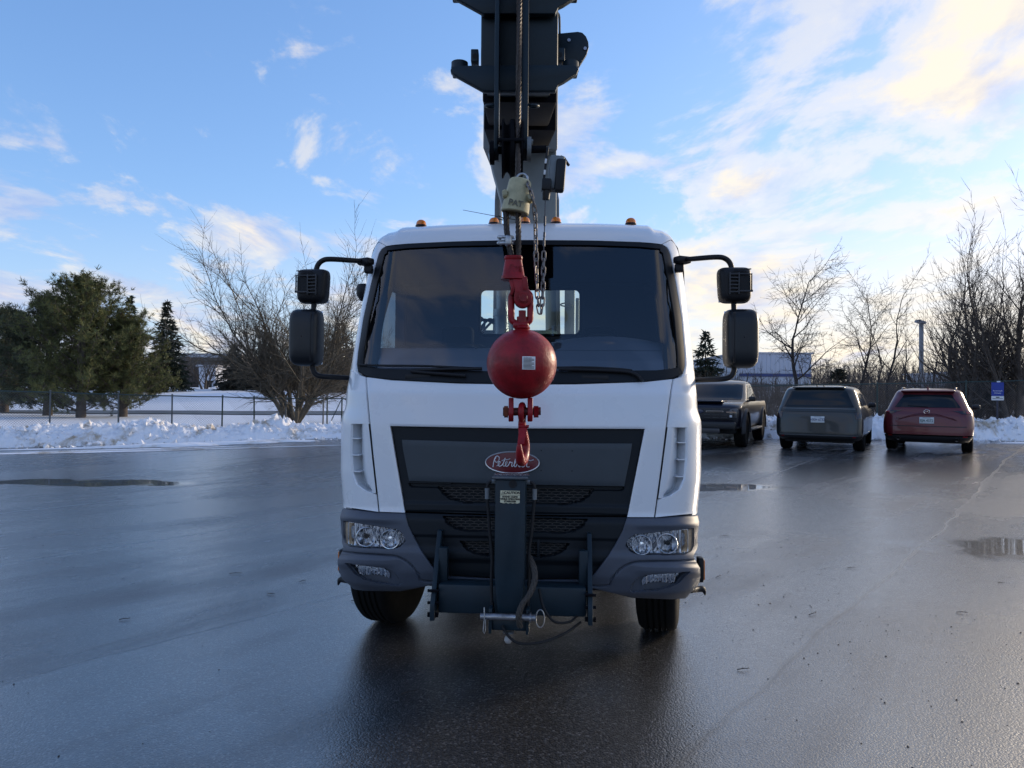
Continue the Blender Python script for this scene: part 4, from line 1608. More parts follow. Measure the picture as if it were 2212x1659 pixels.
# equipment behind the cab ------------------------------------------------
mb = MB()
mb.box((0, 5.2, 1.02), (2.30, 5.4, 0.12), 0.01)
deck = mb.build('flatbed', STEELG, truck, 40)
mb = MB()
for s in (1, -1):
    mb.box((s * 1.16, 5.2, 0.98), (0.04, 5.4, 0.10), 0.01)
mb.build('side_rail', STEELD, deck, 40)
mb = MB()
mb.cyl((-0.24, 2.05, 1.0), (-0.24, 2.05, 2.95), 0.065, n=20)
mb.cyl((-0.24, 2.05, 1.55), (-0.24, 2.05, 2.42), 0.085, n=20)
for z in (1.9, 2.36, 2.62):
    mb.cyl((-0.24, 2.05, z), (-0.24, 2.05, z + 0.03), 0.095, n=20)
mb.build('exhaust_stack', M('exhaust_steel', (0.22, 0.23, 0.24), 0.4, metal=0.7), truck, 40)
mb = MB()
mb.box((-0.20, 2.35, 1.75), (0.85, 0.45, 1.0), 0.03)
mb.box((-0.62, 2.30, 2.16), (0.10, 0.30, 0.12), 0.02)
mb.build('hydraulic_tank', M('tank_grey_green', (0.13, 0.19, 0.18), 0.5, var=(6, 0.2)), truck, 40)
mb = MB()
for k in range(3):
    mb.tube(spline([(-0.50, 2.1, 1.7), (-0.52 + 0.03 * k, 2.1, 2.15), (-0.44 + 0.05 * k, 2.1, 2.33), (-0.32, 2.1, 2.30 + 0.02 * k)], 8), 0.012, 6)
mb.tube([(-0.47 + 0.06 * math.cos(t), 2.08, 2.30 + 0.06 * math.sin(t)) for t in np.linspace(0, 6.28, 20)[:-1]], 0.010, 6, closed=True)
mb.build('hose_coil', BLACK, truck, 60)
mb = MB()
mb.box((0.33, 2.2, 1.9), (0.09, 0.09, 1.6), 0.01)
mb.box((0.40, 2.3, 2.2), (0.03, 0.05, 0.7), 0.006)
mb.tube([(0.30 + 0.05 * math.cos(t), 2.12, 2.47 + 0.014 * math.sin(t)) for t in np.linspace(0, 6.28, 20)[:-1]], 0.006, 6, closed=True)
mb.prism([(0.18, 1.75), (0.34, 2.12), (0.20, 2.30), (0.10, 2.25)], 2.3, 2.34)
mb.build('control_stand', STEELG, truck, 40)

# front stabilizer --------------------------------------------------------
PAINTD = STEELD
mb = MB()
yl = -0.38
pts = [TP(-33, 1036, yl), TP(33, 1036, yl), TP(33, 1240, yl), TP(29, 1290, yl), TP(25, 1330, yl), TP(-25, 1330, yl), TP(-29, 1290, yl), TP(-33, 1240, yl)]
mb.prism([(p.x, p.z) for p in pts], yl, yl + 0.14, 'XZ', 0.010)
post = mb.build('stabilizer_post', PAINTD, truck, 40)
mb = MB()
p = TP(0, 1032, yl)
mb.box((p.x, yl + 0.07, p.z), (0.19, 0.17, 0.016), 0.004)
mb.build('post_cap', M('wet_dark_steel', (0.05, 0.06, 0.075), 0.12, spec=0.7), post, 40)
mb = MB()
p = TP(6, 1045, yl)
mb.cyl((p.x, yl - 0.004, p.z), (p.x, yl + 0.002, p.z), 0.021, n=24)
mb.cyl((p.x, yl - 0.007, p.z), (p.x, yl - 0.003, p.z), 0.006, n=6)
mb.build('plug_hole', BLACK, post, 40)
mb = MB()
p = TP(0, 1073, yl)
pl = [(p.x - 0.051, p.z + 0.033), (p.x + 0.051, p.z + 0.032), (p.x + 0.051, p.z - 0.029)]
for i in range(9):
    pl.append((p.x + 0.051 - 0.0127 * i * 0.9 - 0.003, p.z - 0.031 - 0.003 * (i % 2)))
pl.append((p.x - 0.052, p.z - 0.029))
mb.prism(pl, yl - 0.0025, yl + 0.001)
stk = mb.build('caution_sticker', STICKER, post, 0)
for txt, size, dz, sx in (('CAUTION', 0.0190, 0.0215, 1.0), ('STAND CLEAR', 0.0118, 0.0005, 1.05), ('WHILE OPERATING', 0.0118, -0.0115, 0.98), ('STABILIZER', 0.0118, -0.0235, 1.05)):
    text_mesh(txt, size, 'caution_text', INK, stk, (p.x + (0.011 if txt == 'CAUTION' else 0), yl - 0.0034, p.z + dz), sx=sx, bold=0.0006)
mb = MB()
tri = [(p.x - 0.046, p.z + 0.014), (p.x - 0.030, p.z + 0.014), (p.x - 0.038, p.z + 0.029)]
mb.tube([(a, yl - 0.0032, b) for a, b in tri], 0.0011, 4, closed=True)
mb.box((p.x - 0.038, yl - 0.0032, p.z + 0.0195), (0.0016, 0.0012, 0.007))
mb.box((p.x, yl - 0.0032, p.z + 0.0095), (0.100, 0.0012, 0.0012))
mb.build('warning_triangle', INK, stk, 0)
mb = MB()
yb = -0.20
a, b = TP(-160, 1264, yb), TP(160, 1327, yb)
mb.box(((a.x + b.x) / 2, yb + 0.06, (a.z + b.z) / 2), (b.x - a.x, 0.13, a.z - b.z), 0.012)
beam = mb.build('stabilizer_beam', PAINTD, truck, 40)
for s in (1, -1):
    mb = MB()
    prof = [TP(0, v, yb).z for v in (1336, 1160)]
    zt = prof[1]; zb = prof[0]
    yz = [(-0.27, zb), (0.02, zb), (0.02, zt), (-0.05, zt), (-0.115, zt - 0.10), (-0.20, zt - 0.26), (-0.265, zt - 0.36)]
    xo = TP(168 * s, 1250, yb).x
    mb.prism(yz, xo - 0.013, xo + 0.013, 'YZ', 0.003)
    sp_ = mb.build('side_plate', PAINTD, truck, 40)
    mb = MB()
    mb.box((xo - s * 0.035, -0.11, zt - 0.19), (0.05, 0.05, 0.22), 0.006)
    mb.build('plate_bracket', PAINTD, sp_, 40)
    for z in (zb + 0.02, zb + 0.09, zb + 0.155, zb + 0.03):
        mb = MB()
        mb.cyl((xo - 0.03, -0.24, z), (xo + 0.03, -0.24, z), 0.009, n=6)
        mb.build('bolt', STEELB, sp_, 30)
mb = MB()
yp = -0.42
a, b = TP(-61, 1331, yp), TP(58, 1331, yp)
mb.cyl(a, b, 0.0185, n=20)
mb.cyl(b + Vector((-0.03, 0, 0)), b + Vector((-0.022, 0, 0)), 0.030, n=20)
pin = mb.build('lock_pin', BARE, truck, 40)
mb = MB()
c = b + Vector((0.012, -0.01, 0))
mb.tube([(c.x + 0.022 * math.cos(t) + 0.012, c.y, c.z + 0.045 * math.sin(t)) for t in np.linspace(0, 6.283, 30)[:-1]], 0.0032, 6, closed=True)
mb.build('pin_ring', GALV, pin, 60)
mb = MB()
c = a + Vector((0.02, -0.012, 0))
mb.tube([c + Vector((0.0, 0, 0.05)), c + Vector((0.003, -0.01, 0)), c + Vector((-0.004, 0, -0.075)), c + Vector((0.002, 0, -0.085)), c + Vector((0.008, 0, -0.07)), c + Vector((0.008, 0, 0.0))], 0.003, 6)
mb.build('pin_clip', GALV, pin, 60)
mb = MB()
for hw in (-40, 40):
    p0 = TP(hw, 1330, yl)
    mb.box((p0.x, -0.34, p0.z - 0.02), (0.018, 0.13, 0.13), 0.004)
p0 = TP(0, 1352, yl)
mb.box((p0.x, -0.33, p0.z + 0.01), (0.19, 0.11, 0.06), 0.008)
mb.build('pin_bracket', PAINTD, truck, 40)
for s in (1, -1):
    mb = MB()
    hp = [(34, 1040), (44, 1041), (50, 1048), (51.5, 1062), (51, 1080), (48, 1110), (45, 1150), (41, 1180), (39.5, 1210), (40.5, 1250), (39, 1300), (34, 1325)]
    mb.tube(spline([TP(h * s, v, yl + 0.05) for h, v in hp], 5), 0.0085, 8)
    hs = mb.build('hydraulic_hose', BLACK, truck, 60)
    mb = MB()
    for v0, v1, r_ in ((1058, 1078, 0.0125), (1055, 1059, 0.0135)):
        mb.cyl(TP(51.3 * s, v0, yl + 0.05), TP(51.0 * s, v1, yl + 0.05), r_, n=10)
    mb.build('hose_ferrule', STEELG, hs, 40)
    mb = MB()
    mb.cyl(TP(33 * s, 1040, yl + 0.05), TP(41 * s, 1040.5, yl + 0.05), 0.012, n=6)
    mb.build('hose_fitting', STEELG, hs, 40)
mb = MB()
pth = [(40, 1200, -0.30), (52, 1225, -0.36), (55, 1250, -0.40), (46, 1280, -0.44), (30, 1305, -0.46), (23, 1330, -0.47), (26, 1352, -0.45)]
sp = spline([TP(h, v, y) for h, v, y in pth], 8)
for k in range(5):
    a = k * 1.2566
    mb.tube([p + Vector((0.009 * math.cos(a + i * 0.35), 0.009 * math.sin(a + i * 0.35), 0)) for i, p in enumerate(sp)], 0.0078, 6)
mb.build('cable_bundle', M('braided_cable', (0.05, 0.042, 0.035), 0.8, var=(120, 0.4)), truck, 50)
mb = MB()
mb.tube(spline([TP(-14, 1350, -0.40), TP(0, 1372, -0.42), TP(25, 1387, -0.42), TP(70, 1383, -0.38), TP(118, 1362, -0.30), TP(148, 1338, -0.2)], 8), 0.0075, 8)
mb.tube(spline([TP(60, 1270, -0.24), TP(72, 1310, -0.30), TP(95, 1338, -0.30), TP(125, 1338, -0.26), TP(140, 1325, -0.2)], 8), 0.007, 8)
mb.build('hanging_cable', BLACK, truck, 60)
mb = MB()
c = TP(-2, 1379, -0.36)
mb.lathe([(0.0, -0.022), (0.014, -0.018), (0.022, -0.004), (0.020, 0.010), (0.010, 0.02), (0.013, 0.028), (0.03, 0.036)], Matrix.Translation(c), 20)
mb.build('drain_cone', M('pale_metal', (0.45, 0.44, 0.42), 0.5), truck, 50)

# ------------------------------------------------------------------ boom (built in world axes, child of the truck)
TRUCK_M = Matrix.Translation(truck.location) @ Matrix.Rotation(-R(4.0), 4, 'Z')


def onto_truck(o):
    o.parent = truck
    o.matrix_parent_inverse = TRUCK_M.inverted()
    return o


BX = 0.022                      # boom centre line


def under(y):
    return 3.17 + (y - 3.2) * 0.239


def section(w, y0, y1, lift, h, name, mat, parent=None, bev=0.012):
    mb = MB()
    xo = BX + (y0 - 3.2) * 0.012
    mb.prism([(y0, under(y0) + lift), (y1, under(y1) + lift), (y1 - 0.23 * h, under(y1) + lift + h), (y0 - 0.0 * h, under(y0) + lift + h)], xo - w / 2, xo + w / 2, 'YZ', bev)
    o = mb.build(name, mat, parent, 40)
    return o


boom = onto_truck(section(0.35, 3.2, 4.5, 0.0, 0.52, 'boom', STEELD))
section(0.415, 3.95, 5.4, -0.03, 0.62, 'boom_section', STEELB, boom)
section(0.50, 4.9, 6.4, -0.06, 0.72, 'boom_section', STEELB, boom)
section(0.62, 5.9, 9.6, -0.09, 0.84, 'boom_base_section', STEELG, boom)


def wpoly(pts, y):
    return [(p.x, p.z) for p in (W(u, v, y) for u, v in pts)]


for dv in (0, -167):
    mb = MB()
    pts = [(1075, 141), (990, 141), (979, 143), (973, 149), (973, 154), (980, 160), (1045, 196), (1200, 196), (1206, 182), (1218, 176), (1246, 158), (1250, 150), (1247, 143), (1238, 140), (1130, 140)]
    pts = [(u, v + dv) for u, v in pts]
    mb.prism(wpoly(pts, 3.15), 3.15, 3.185, 'XZ', 0.004)
    bh = mb.build('jib_bulkhead', STEELD, boom, 40)
    for u in (993, 1232):
        mb = MB()
        c = W(u, 140 + dv, 3.20)
        mb.cyl(c + Vector((0, 0, -0.03)), c + Vector((0, 0, 0.008)), 0.038, n=22)
        mb.box(c + Vector((0, 0.03, -0.02)), (0.075, 0.10, 0.02), 0.006)
        mb.build('jib_lug', STEELD, bh, 40)
# big rounded lug on the right
mb = MB()
pts = [(1196, 73), (1248, 68), (1258, 70), (1266, 78), (1271, 90), (1272, 102), (1268, 116), (1252, 142), (1196, 142)]
mb.prism(wpoly(pts, 3.45), 3.45, 3.475, 'XZ', 0.003)
lug = mb.build('jib_ear', STEELD, boom, 40)
for u, v in ((1229, 86), (1264, 104)):
    mb = MB()
    c = W(u, v, 3.445)
    mb.cyl(c, c + Vector((0, 0.004, 0)), 0.008, n=14)
    mb.build('pin_hole', M('hole_sky_tone', (0.55, 0.62, 0.8), 0.6), lug, 40)  # opaque pale disc: the sky behind the hole put in as colour
for u0, u1, v0, v1 in ((1018, 1034, 112, 139), (1200, 1219, 109, 137)):
    mb = MB()
    a, b = W(u0, v0, 3.28), W(u1, v1, 3.28)
    mb.box((a + b) / 2, (abs(b.x - a.x), 0.06, abs(a.z - b.z)), 0.004)
    bl = mb.build('side_lug', STEELD, boom, 40)
    mb = MB()
    c = W((u0 + u1) / 2, v0 + 9, 3.249)
    mb.cyl(c, c + Vector((0, 0.004, 0)), 0.012, n=14)
    mb.build('lug_hole', BLACK, bl, 40)
mb = MB()
mb.tube(spline([W(1199, 27, 3.4), W(1204, 28, 3.4), W(1208, 34, 3.4), W(1209, 52, 3.4), W(1209, 72, 3.4)], 5), 0.0055, 8)
mb.build('grab_rail', STEELG, boom, 60)

# sheave head
sheave_z = W(1110, 322, 3.05).z
for u, w_ in ((1073.5, 0.018), (1134, 0.026)):
    mb = MB()
    x = W(u, 200, 3.05).x
    zt = 3.75
    yz = [(2.985, zt), (3.23, zt), (3.23, 3.05), (3.13, sheave_z - 0.03), (3.05, sheave_z - 0.05), (2.99, sheave_z - 0.02), (2.965, sheave_z + 0.10)]
    mb.prism(yz, x - w_ / 2, x + w_ / 2, 'YZ', 0.003)
    mb.build('sheave_cheek', STEELD, boom, 40)
mb = MB()
xl, xr = W(1084, 332, 3.05).x, W(1130, 332, 3.05).x
wid = xr - xl
pr = []
for g in (0.25, 0.75):
    pr += [(0.122, g - 0.24), (0.122, g - 0.17), (0.102, g - 0.08), (0.095, g), (0.102, g + 0.08), (0.122, g + 0.17), (0.122, g + 0.24)]
mb.lathe([(0.02, 0.0)] + [(r, h * wid) for r, h in pr] + [(0.02, wid)], Matrix.Translation((xl, 3.05, sheave_z)) @ Matrix.Rotation(R(90), 4, 'Y'), 40)
mb.build('sheave', STEELB, boom, 30)
mb = MB()
a, b = W(1066, 325, 3.05), W(1180, 322, 3.05)
mb.cyl(a, b, 0.016, n=16)
mb.cyl(W(1058, 330, 3.05), W(1068, 330, 3.05), 0.05, n=24)
mb.build('sheave_axle', STEELB, boom, 40)
mb = MB()
mb.cyl(W(1078, 303, 2.935), W(1133, 303, 2.935), 0.009, n=12)
mb.cyl(W(1074, 303, 2.935), W(1078, 303, 2.935), 0.017, n=12)
mb.build('rope_keeper', STEELB, boom, 40)
mb = MB()
c = W(1138, 322, 3.0)
mb.cyl(c, c + Vector((0.018, 0, 0)), 0.050, n=28)
mb.cyl(c + Vector((0.016, 0, 0.03)), c + Vector((0.026, 0, 0.03)), 0.012, n=8)
mb.build('keeper_disc', STEELG, boom, 40)
for u in (1062, 1150):
    mb = MB()
    c = W(u, 229, 3.02)
    mb.tube([(c.x + 0.025 * math.cos(t), c.y + 0.03 * math.sin(t), c.z + 0.008 * math.sin(t)) for t in np.linspace(0, 6.283, 26)[:-1]], 0.0065, 8, closed=True)
    mb.build('rope_guide_ring', STEELD, boom, 60)
# anti-two-block switch box hanging from the axle
mb = MB()
a, b = W(1196, 340, 3.02), W(1205, 412, 3.02)
mb.box((a + b) / 2, (0.062, 0.07, abs(a.z - b.z)), 0.008, (0, R(4), 0))
sw = mb.build('limit_switch', STEELG, boom, 40)
mb = MB()
a, b = W(1208, 345, 2.99), W(1212, 415, 2.99)
mb.box((a + b) / 2, (0.042, 0.05, abs(a.z - b.z)), 0.01, (0, R(4), 0))
mb.build('switch_cover', BLACKPL, sw, 40)
mb = MB()
mb.box(W(1180, 400, 2.98), (0.040, 0.045, 0.05), 0.006, (0, R(4), 0))
mb.cyl(W(1181, 402, 2.98), W(1179, 431, 2.98), 0.020, 0.015, n=14)
mb.build('switch_plunger', BLACKPL, sw, 40)
mb = MB()
a, b = W(1183, 318, 2.985), W(1173, 405, 2.985)
mb.box((a + b) / 2, (0.010, 0.012, abs(a.z - b.z)), 0.002, (0, R(6.5), 0))
mb.build('switch_strap', BLACKPL, sw, 40)
mb = MB()
for v in (348, 372):
    mb.box(W(1179 - (v - 348) * 0.1, v, 2.975), (0.009, 0.004, 0.02), 0.001, (0, R(6.5), 0))
tag(mb.build('reflective_tape', WHITE, sw, 0), kind='stuff')
mb = MB()
mb.tube([W(1211, 338, 3.0), W(1218, 341, 3.0), W(1229, 358, 3.0)], 0.006, 6)
mb.build('switch_cable', BLACK, sw, 60)

# turret and pedestal behind the cab
mb = MB()
pts = [(1048, 296), (1202, 296), (1202, 520), (1108, 520), (1085, 440), (1062, 358)]
mb.prism(wpoly(pts, 6.05), 6.05, 6.30, 'XZ', 0.01)
tur = onto_truck(mb.build('turret', M('turret_grey', (0.17, 0.20, 0.21), 0.5, var=(3, 0.1)), None, 40))
mb = MB()
c = W(1135, 600, 7.1)
for sx in (-0.28, 0.28):
    mb.prism([(6.3, 2.2), (8.2, 2.2), (8.6, 3.4), (8.3, 4.3), (7.9, 4.35), (6.6, 3.5)], c.x + sx - 0.02, c.x + sx + 0.02, 'YZ', 0.004)
tag(mb.build('turret_side', STEELG, tur, 40), kind=None)
mb = MB()
mb.cyl((c.x, 7.3, 1.08), (c.x, 7.3, 2.2), 0.42, n=36)
mb.cyl((c.x, 7.3, 2.12), (c.x, 7.3, 2.24), 0.50, n=36)
mb.build('pedestal', STEELG, tur, 40)

# ------------------------------------------------------------------ hoist rope
YH = 2.93
S = YH / FPX
mb = MB()


def strand_rope(mb, path, r, turns=60, n=6):
    """rope of six twisted strands along a polyline"""
    P = resample([tuple(p) for p in path], max(24, int(len(path) * 10)))
    L = np.r_[0, np.cumsum(np.linalg.norm(np.diff(P, axis=0), axis=1))]
    for k in range(n):
        pts = []
        for i, p in enumerate(P):
            t = Vector(P[min(i + 1, len(P) - 1)] - P[max(i - 1, 0)]).normalized()
            a = Vector((1, 0, 0)) - t * t.x
            a.normalize()
            b = t.cross(a)
            an_ = 2 * math.pi * k / n + L[i] * turns
            pts.append(Vector(p) + (a * math.cos(an_) + b * math.sin(an_)) * r * 0.62)
        mb.tube(pts, r * 0.44, 5, caps=False)


strand_rope(mb, [W(1123, -150, YH), W(1121, 100, YH), W(1119, 300, YH + 0.02), W(1119, 385, YH), W(1119.5, 470, YH), W(1120, 556, YH), W(1120, 575, YH)], 0.0125, 70)
strand_rope(mb, [W(1092, 455, YH), W(1095, 500, YH), W(1100, 530, YH), W(1105, 556, YH), W(1106, 575, YH)], 0.0120, 70)
rng = random.Random(3)
for k in range(9):
    b = W(1093, 474 + rng.uniform(-3, 6), YH)
    mb.tube([b, b + Vector((rng.uniform(-0.035, 0.03), rng.uniform(-0.02, 0.01), rng.uniform(-0.02, 0.025)))], 0.0012, 4)
rope = mb.build('hoist_rope', ROPE, None, 60)
tag(rope, 'dark twisted steel hoist rope running down from the boom to the red ball', 'rope')
mb = MB()
for dz in (-9, 4):
    mb.tube([W(1088 + 16 * math.cos(t) + 4, 521 + dz, YH - 0.0 + 0.022 * math.sin(t)) for t in np.linspace(0.3, 5.98, 18)], 0.0065, 8)
mb.cyl(W(1076, 524, YH - 0.01), W(1112, 518, YH - 0.01), 0.008, n=10)
mb.cyl(W(1078, 523, YH - 0.01), W(1084, 522, YH - 0.01), 0.014, n=6)
mb.box(W(1098, 520, YH - 0.012), (0.030, 0.035, 0.045), 0.010)
mb.build('rope_clip', GALV, rope, 50)

# ------------------------------------------------------------------ headache ball and hook
ball_c = W(1127, 786, YH)
hookt = empty('hook_ball', W(1128, 1005, YH), 0, 'glossy red headache ball with wedge socket above and crane hook below', 'crane hook')
HM = Matrix.Translation(hookt.location)


def hk(mb, name, mat, smooth=40, parent=None):
    o = mb.build(name, mat, None, smooth)
    if parent is None:
        o.parent = hookt
        o.matrix_parent_inverse = HM.inverted()
    else:
        o.parent = parent
    return o


mb = MB()
r0 = 75.5 * S
prof = [(0.026, r0 + 0.016), (0.034, r0 + 0.004)]
for a in np.linspace(78, -90, 40):
    prof.append((max(0.0, r0 * math.cos(R(a))), r0 * math.sin(R(a))))
mb.lathe(prof, Matrix.Translation(ball_c), 72)
ball = hk(mb, 'ball', RED, 60)
# label: a small patch lying on the sphere
lr = []
for j in range(7):
    row = []
    for i in range(7):
        x = (13.5 + (i / 6 - 0.5) * 27) * S
        z = -(1 + (j / 6 - 0.5) * 27) * S
        y = -math.sqrt((r0 + 0.0012) ** 2 - x * x - z * z)
        row.append((ball_c.x + x, ball_c.y + y, ball_c.z + z))
    lr.append(row)
mb = MB(); mb.grid(lr)
lab = hk(mb, 'safety_label', WHITE, 60, ball)
mb = MB()
for j in range(9):
    z = -(1 + (j / 8 - 0.5) * 21) * S
    for i0, i1 in ((-11, 11 if j % 3 else 6),):
        pts = []
        for i in range(5):
            x = (13.5 + i0 + (i1 - i0) * i / 4) * S
            pts.append((ball_c.x + x, ball_c.y - math.sqrt((r0 + 0.0018) ** 2 - x * x - z * z), ball_c.z + z))
        mb.tube(pts, 0.0013, 4)
tag(hk(mb, 'label_print', INK, 0, lab), kind='stuff')


def ph(pts):
    return [(p.x, p.z) for p in (W(u, v, YH) for u, v in pts)]


mb = MB()
rows = []
for v, uc, hw, hy in ((554, 1109, 18.5, 0.030), (556, 1109, 19.8, 0.034), (561, 1109, 19.8, 0.034), (563, 1109, 18.5, 0.031), (596, 1109, 24, 0.038), (598, 1109, 26, 0.041), (604, 1109, 26, 0.041), (606, 1110, 22, 0.035)):
    c = W(uc, v, YH)
    row = []
    for i in range(33):
        t = 2 * math.pi * (i % 32) / 32
        e = 0.55
        row.append((c.x + hw * S * math.copysign(abs(math.cos(t)) ** e, math.cos(t)), c.y + hy * math.copysign(abs(math.sin(t)) ** e, math.sin(t)), c.z))
    rows.append(row)
mb.grid(rows)
mb.add(rows[0][:-1], [tuple(range(32))])
mb.add(rows[-1][:-1], [tuple(reversed(range(32)))])
sock = hk(mb, 'wedge_socket', RED, 40)
mb = MB()
ear = [(1106, 602), (1138, 600), (1141, 625)] + [(1129 + 19 * math.cos(R(a)), 646 + 19 * math.sin(R(a))) for a in range(-40, 200, 15)] + [(1112, 628)]
for y0, y1 in ((-0.034, -0.014), (0.014, 0.034)):
    mb.prism(ph(ear), YH + y0, YH + y1, 'XZ', 0.003)
mb.prism(ph([(1098, 602), (1110, 602), (1113, 625), (1107, 640), (1101, 638), (1104, 622)]), YH - 0.03, YH + 0.03, 'XZ', 0.003)
hk(mb, 'socket_ear', RED, 40, sock)
mb = MB()
mb.prism(ph([(1128, 604), (1136, 604), (1138, 630), (1130, 630)]), YH - 0.0365, YH - 0.033, 'XZ', 0.001)
hk(mb, 'raised_rib', RED, 40, sock)
tx = W(1110, 585, YH)
for i, tt_ in enumerate(('3/4', '5-6', '8796')):
    q = text_mesh(tt_, 0.022, 'cast_marking', RED, None, (tx.x + (0.028 - i * 0.020), YH - 0.036 + i * 0.001, tx.z + 0.002), rot=(R(90), R(-80), 0), depth=0.0016)
    q.parent = sock
mb = MB()
c = W(1130, 646, YH)
mb.cyl(c + Vector((0, -0.046, 0)), c + Vector((0, 0.045, 0)), 0.020, n=26)
mb.cyl(c + Vector((0, -0.050, 0)), c + Vector((0, -0.045, 0)), 0.016, 0.019, n=26)
hk(mb, 'socket_pin', RED, 40)
# oval swivel link
mb = MB()
path = []
cx, top, bot, hw = 1125, 642, 697, 20.5
path += [(cx + hw * math.cos(R(a)), top - 9 * math.sin(R(a)) * 1.6) for a in range(0, 181, 15)]
path += [(cx - hw, 660), (cx - hw, 682)]
path += [(cx + hw * math.cos(R(a)), 688 - 12 * math.sin(R(a))) for a in range(190, 351, 16)]
path += [(cx + hw, 682), (cx + hw, 660)]
mb.tube([W(u, v, YH) for u, v in path], [0.0135] * len(path), 12, closed=True)
mb.box(W(1125, 703, YH), (0.066, 0.05, 0.032), 0.014, None, 3)
hk(mb, 'swivel_link', RED, 60)
mb = MB()
c = W(1128, 698, YH)
mb.cyl(c, c + Vector((0, 0, 0.026)), 0.0225, n=20)
mb.cyl(c + Vector((0, 0, 0.026)), c + Vector((0, 0, 0.052)), 0.015, n=8)
hk(mb, 'swivel_nut', RED, 40)
# clevis
for u in (1104, 1145):
    mb = MB()
    c = W(u, 888, YH)
    pts = [(YH - 0.024, c.z + 0.055), (YH + 0.024, c.z + 0.055)] + [(YH + 0.036 * math.cos(R(a)), c.z - 0.008 + 0.036 * math.sin(R(a))) for a in range(0, -181, -20)]
    mb.prism(pts, c.x - 0.0105, c.x + 0.0105, 'YZ', 0.004)
    hk(mb, 'clevis_ear', RED, 50)
mb = MB()
mb.cyl(W(1087, 890, YH), W(1168, 888, YH), 0.0165, n=18)
hk(mb, 'clevis_bolt', M('worn_red_bolt', (0.10, 0.02, 0.015), 0.5, metal=0.3, var=(60, 0.4)), 40)
for u0, u1, mt_ in ((1089, 1097.5, RUST), (1153, 1163, RED)):
    mb = MB()
    mb.cyl(W(u0, 889.5, YH), W(u1, 889.5, YH), 0.025, n=6)
    hk(mb, 'bolt_nut', mt_, 20)
mb = MB()
c = W(1128, 889, YH)
for k in range(4):
    x = c.x - 0.079 + k * 0.0028
    mb.cyl((x, YH, c.z), (x + 0.0016, YH, c.z), 0.0182, n=14)
tag(hk(mb, 'bolt_thread', RUST, 0), kind='stuff')
# hook, its plane turned almost edge on
ang = R(-80)
hd = Vector((math.cos(ang), -math.sin(ang), 0))
mb = MB()
mb.tube([c + hd * 0.031 * math.cos(t) + Vector((0, 0, 0.031 * math.sin(t) - 0.004)) for t in np.linspace(0, 6.283, 30)[:-1]], 0.0130, 10, closed=True)
hp = [(0.0, -0.030, 0.014), (0.0, -0.050, 0.0165), (0.018, -0.080, 0.0185), (0.048, -0.112, 0.0215), (0.062, -0.148, 0.0235), (0.045, -0.186, 0.0245), (0.005, -0.203, 0.0235), (-0.038, -0.192, 0.020), (-0.062, -0.162, 0.015), (-0.070, -0.130, 0.008)]
sp = spline([tuple(c + hd * d + Vector((0, 0, z))) for d, z, r_ in hp], 6)
rr = np.interp(np.linspace(0, 1, len(sp)), np.linspace(0, 1, len(hp)), [q[2] for q in hp])
mb.tube(sp, [float(q) for q in rr], 14)
hook = hk(mb, 'hook', RED, 60)
mb = MB()
a = c + Vector((0.006, -0.024, -0.060)); b = c + hd * -0.066 + Vector((0.006, 0.004, -0.128))
sd_ = Vector((0.017, 0, 0))
mb.add([a - sd_, a + sd_, b + sd_ * 0.8, b - sd_ * 0.8, a - sd_ + Vector((0, 0.004, 0)), a + sd_ + Vector((0, 0.004, 0)), b + sd_ * 0.8 + Vector((0, 0.004, 0)), b - sd_ * 0.8 + Vector((0, 0.004, 0))],
       [(0, 1, 2, 3), (7, 6, 5, 4), (0, 4, 5, 1), (1, 5, 6, 2), (2, 6, 7, 3), (3, 7, 4, 0)])
mb.cyl(a - sd_ * 1.25, a + sd_ * 1.25, 0.006, n=10)
hk(mb, 'hook_latch', RED, 40, hook)

# ------------------------------------------------------------------ anti-two-block weight on its chain
wt = empty('warning_weight', W(1112, 465, YH), 0, 'cream cast iron weight clamped round the hoist rope and hung on a chain', 'weight')
WM = Matrix.Translation(wt.location)


def wk(mb, name, mat, smooth=40, parent=None):
    o = mb.build(name, mat, None, smooth)
    if parent is None:
        o.parent = wt
        o.matrix_parent_inverse = WM.inverted()
    else:
        o.parent = parent
    return o


t0, t1 = W(1124, 391, YH), W(1112, 461, YH)
ax = (t1 - t0).normalized()
L_ = (t1 - t0).length
q = Vector((0, 0, -1)).rotation_difference(ax)
mtx = Matrix.Translation(t0) @ q.to_matrix().to_4x4()
mb = MB()
mb.lathe([(0.0, 0.004), (0.040, 0.004), (0.046, -0.003), (0.048, -0.02), (0.0565, -L_ * 0.8), (0.0575, -L_ * 0.97), (0.054, -L_), (0.030, -L_), (0.028, -L_ * 0.9)], mtx, 40)
body = wk(mb, 'weight_body', CREAM, 40)
for sx in (-1, 1):
    mb = MB()
    p = mtx @ Vector((sx * 0.052, -0.018, -L_ * 0.52))
    mb.box(p, (0.022, 0.050, 0.034), 0.010, (0, R(-10), 0))
    mb.cyl(p + Vector((0, -0.028, 0)), p + Vector((0, -0.022, 0)), 0.009, n=12)
    wk(mb, 'weight_lug', CREAM, 50, body)
q1 = text_mesh('PAT', 0.034, 'cast_letters', M('cast_letter_dark', (0.16, 0.15, 0.11), 0.7), None, mtx @ Vector((-0.001, -0.0575, -L_ * 0.80)), rot=(R(93), R(12), 0), depth=0.002, bold=0.0008)  # letters in a darker tone than the weight body
q1.parent = body
mb = MB()
p = W(1128, 386, YH - 0.02)
mb.tube([p + Vector((0.022 * math.cos(t), 0.006 * math.sin(t), 0.022 * math.sin(t))) for t in np.linspace(0, 6.283, 26)[:-1]], 0.0052, 8, closed=True)
wk(mb, 'lifting_eye', GALV, 60)
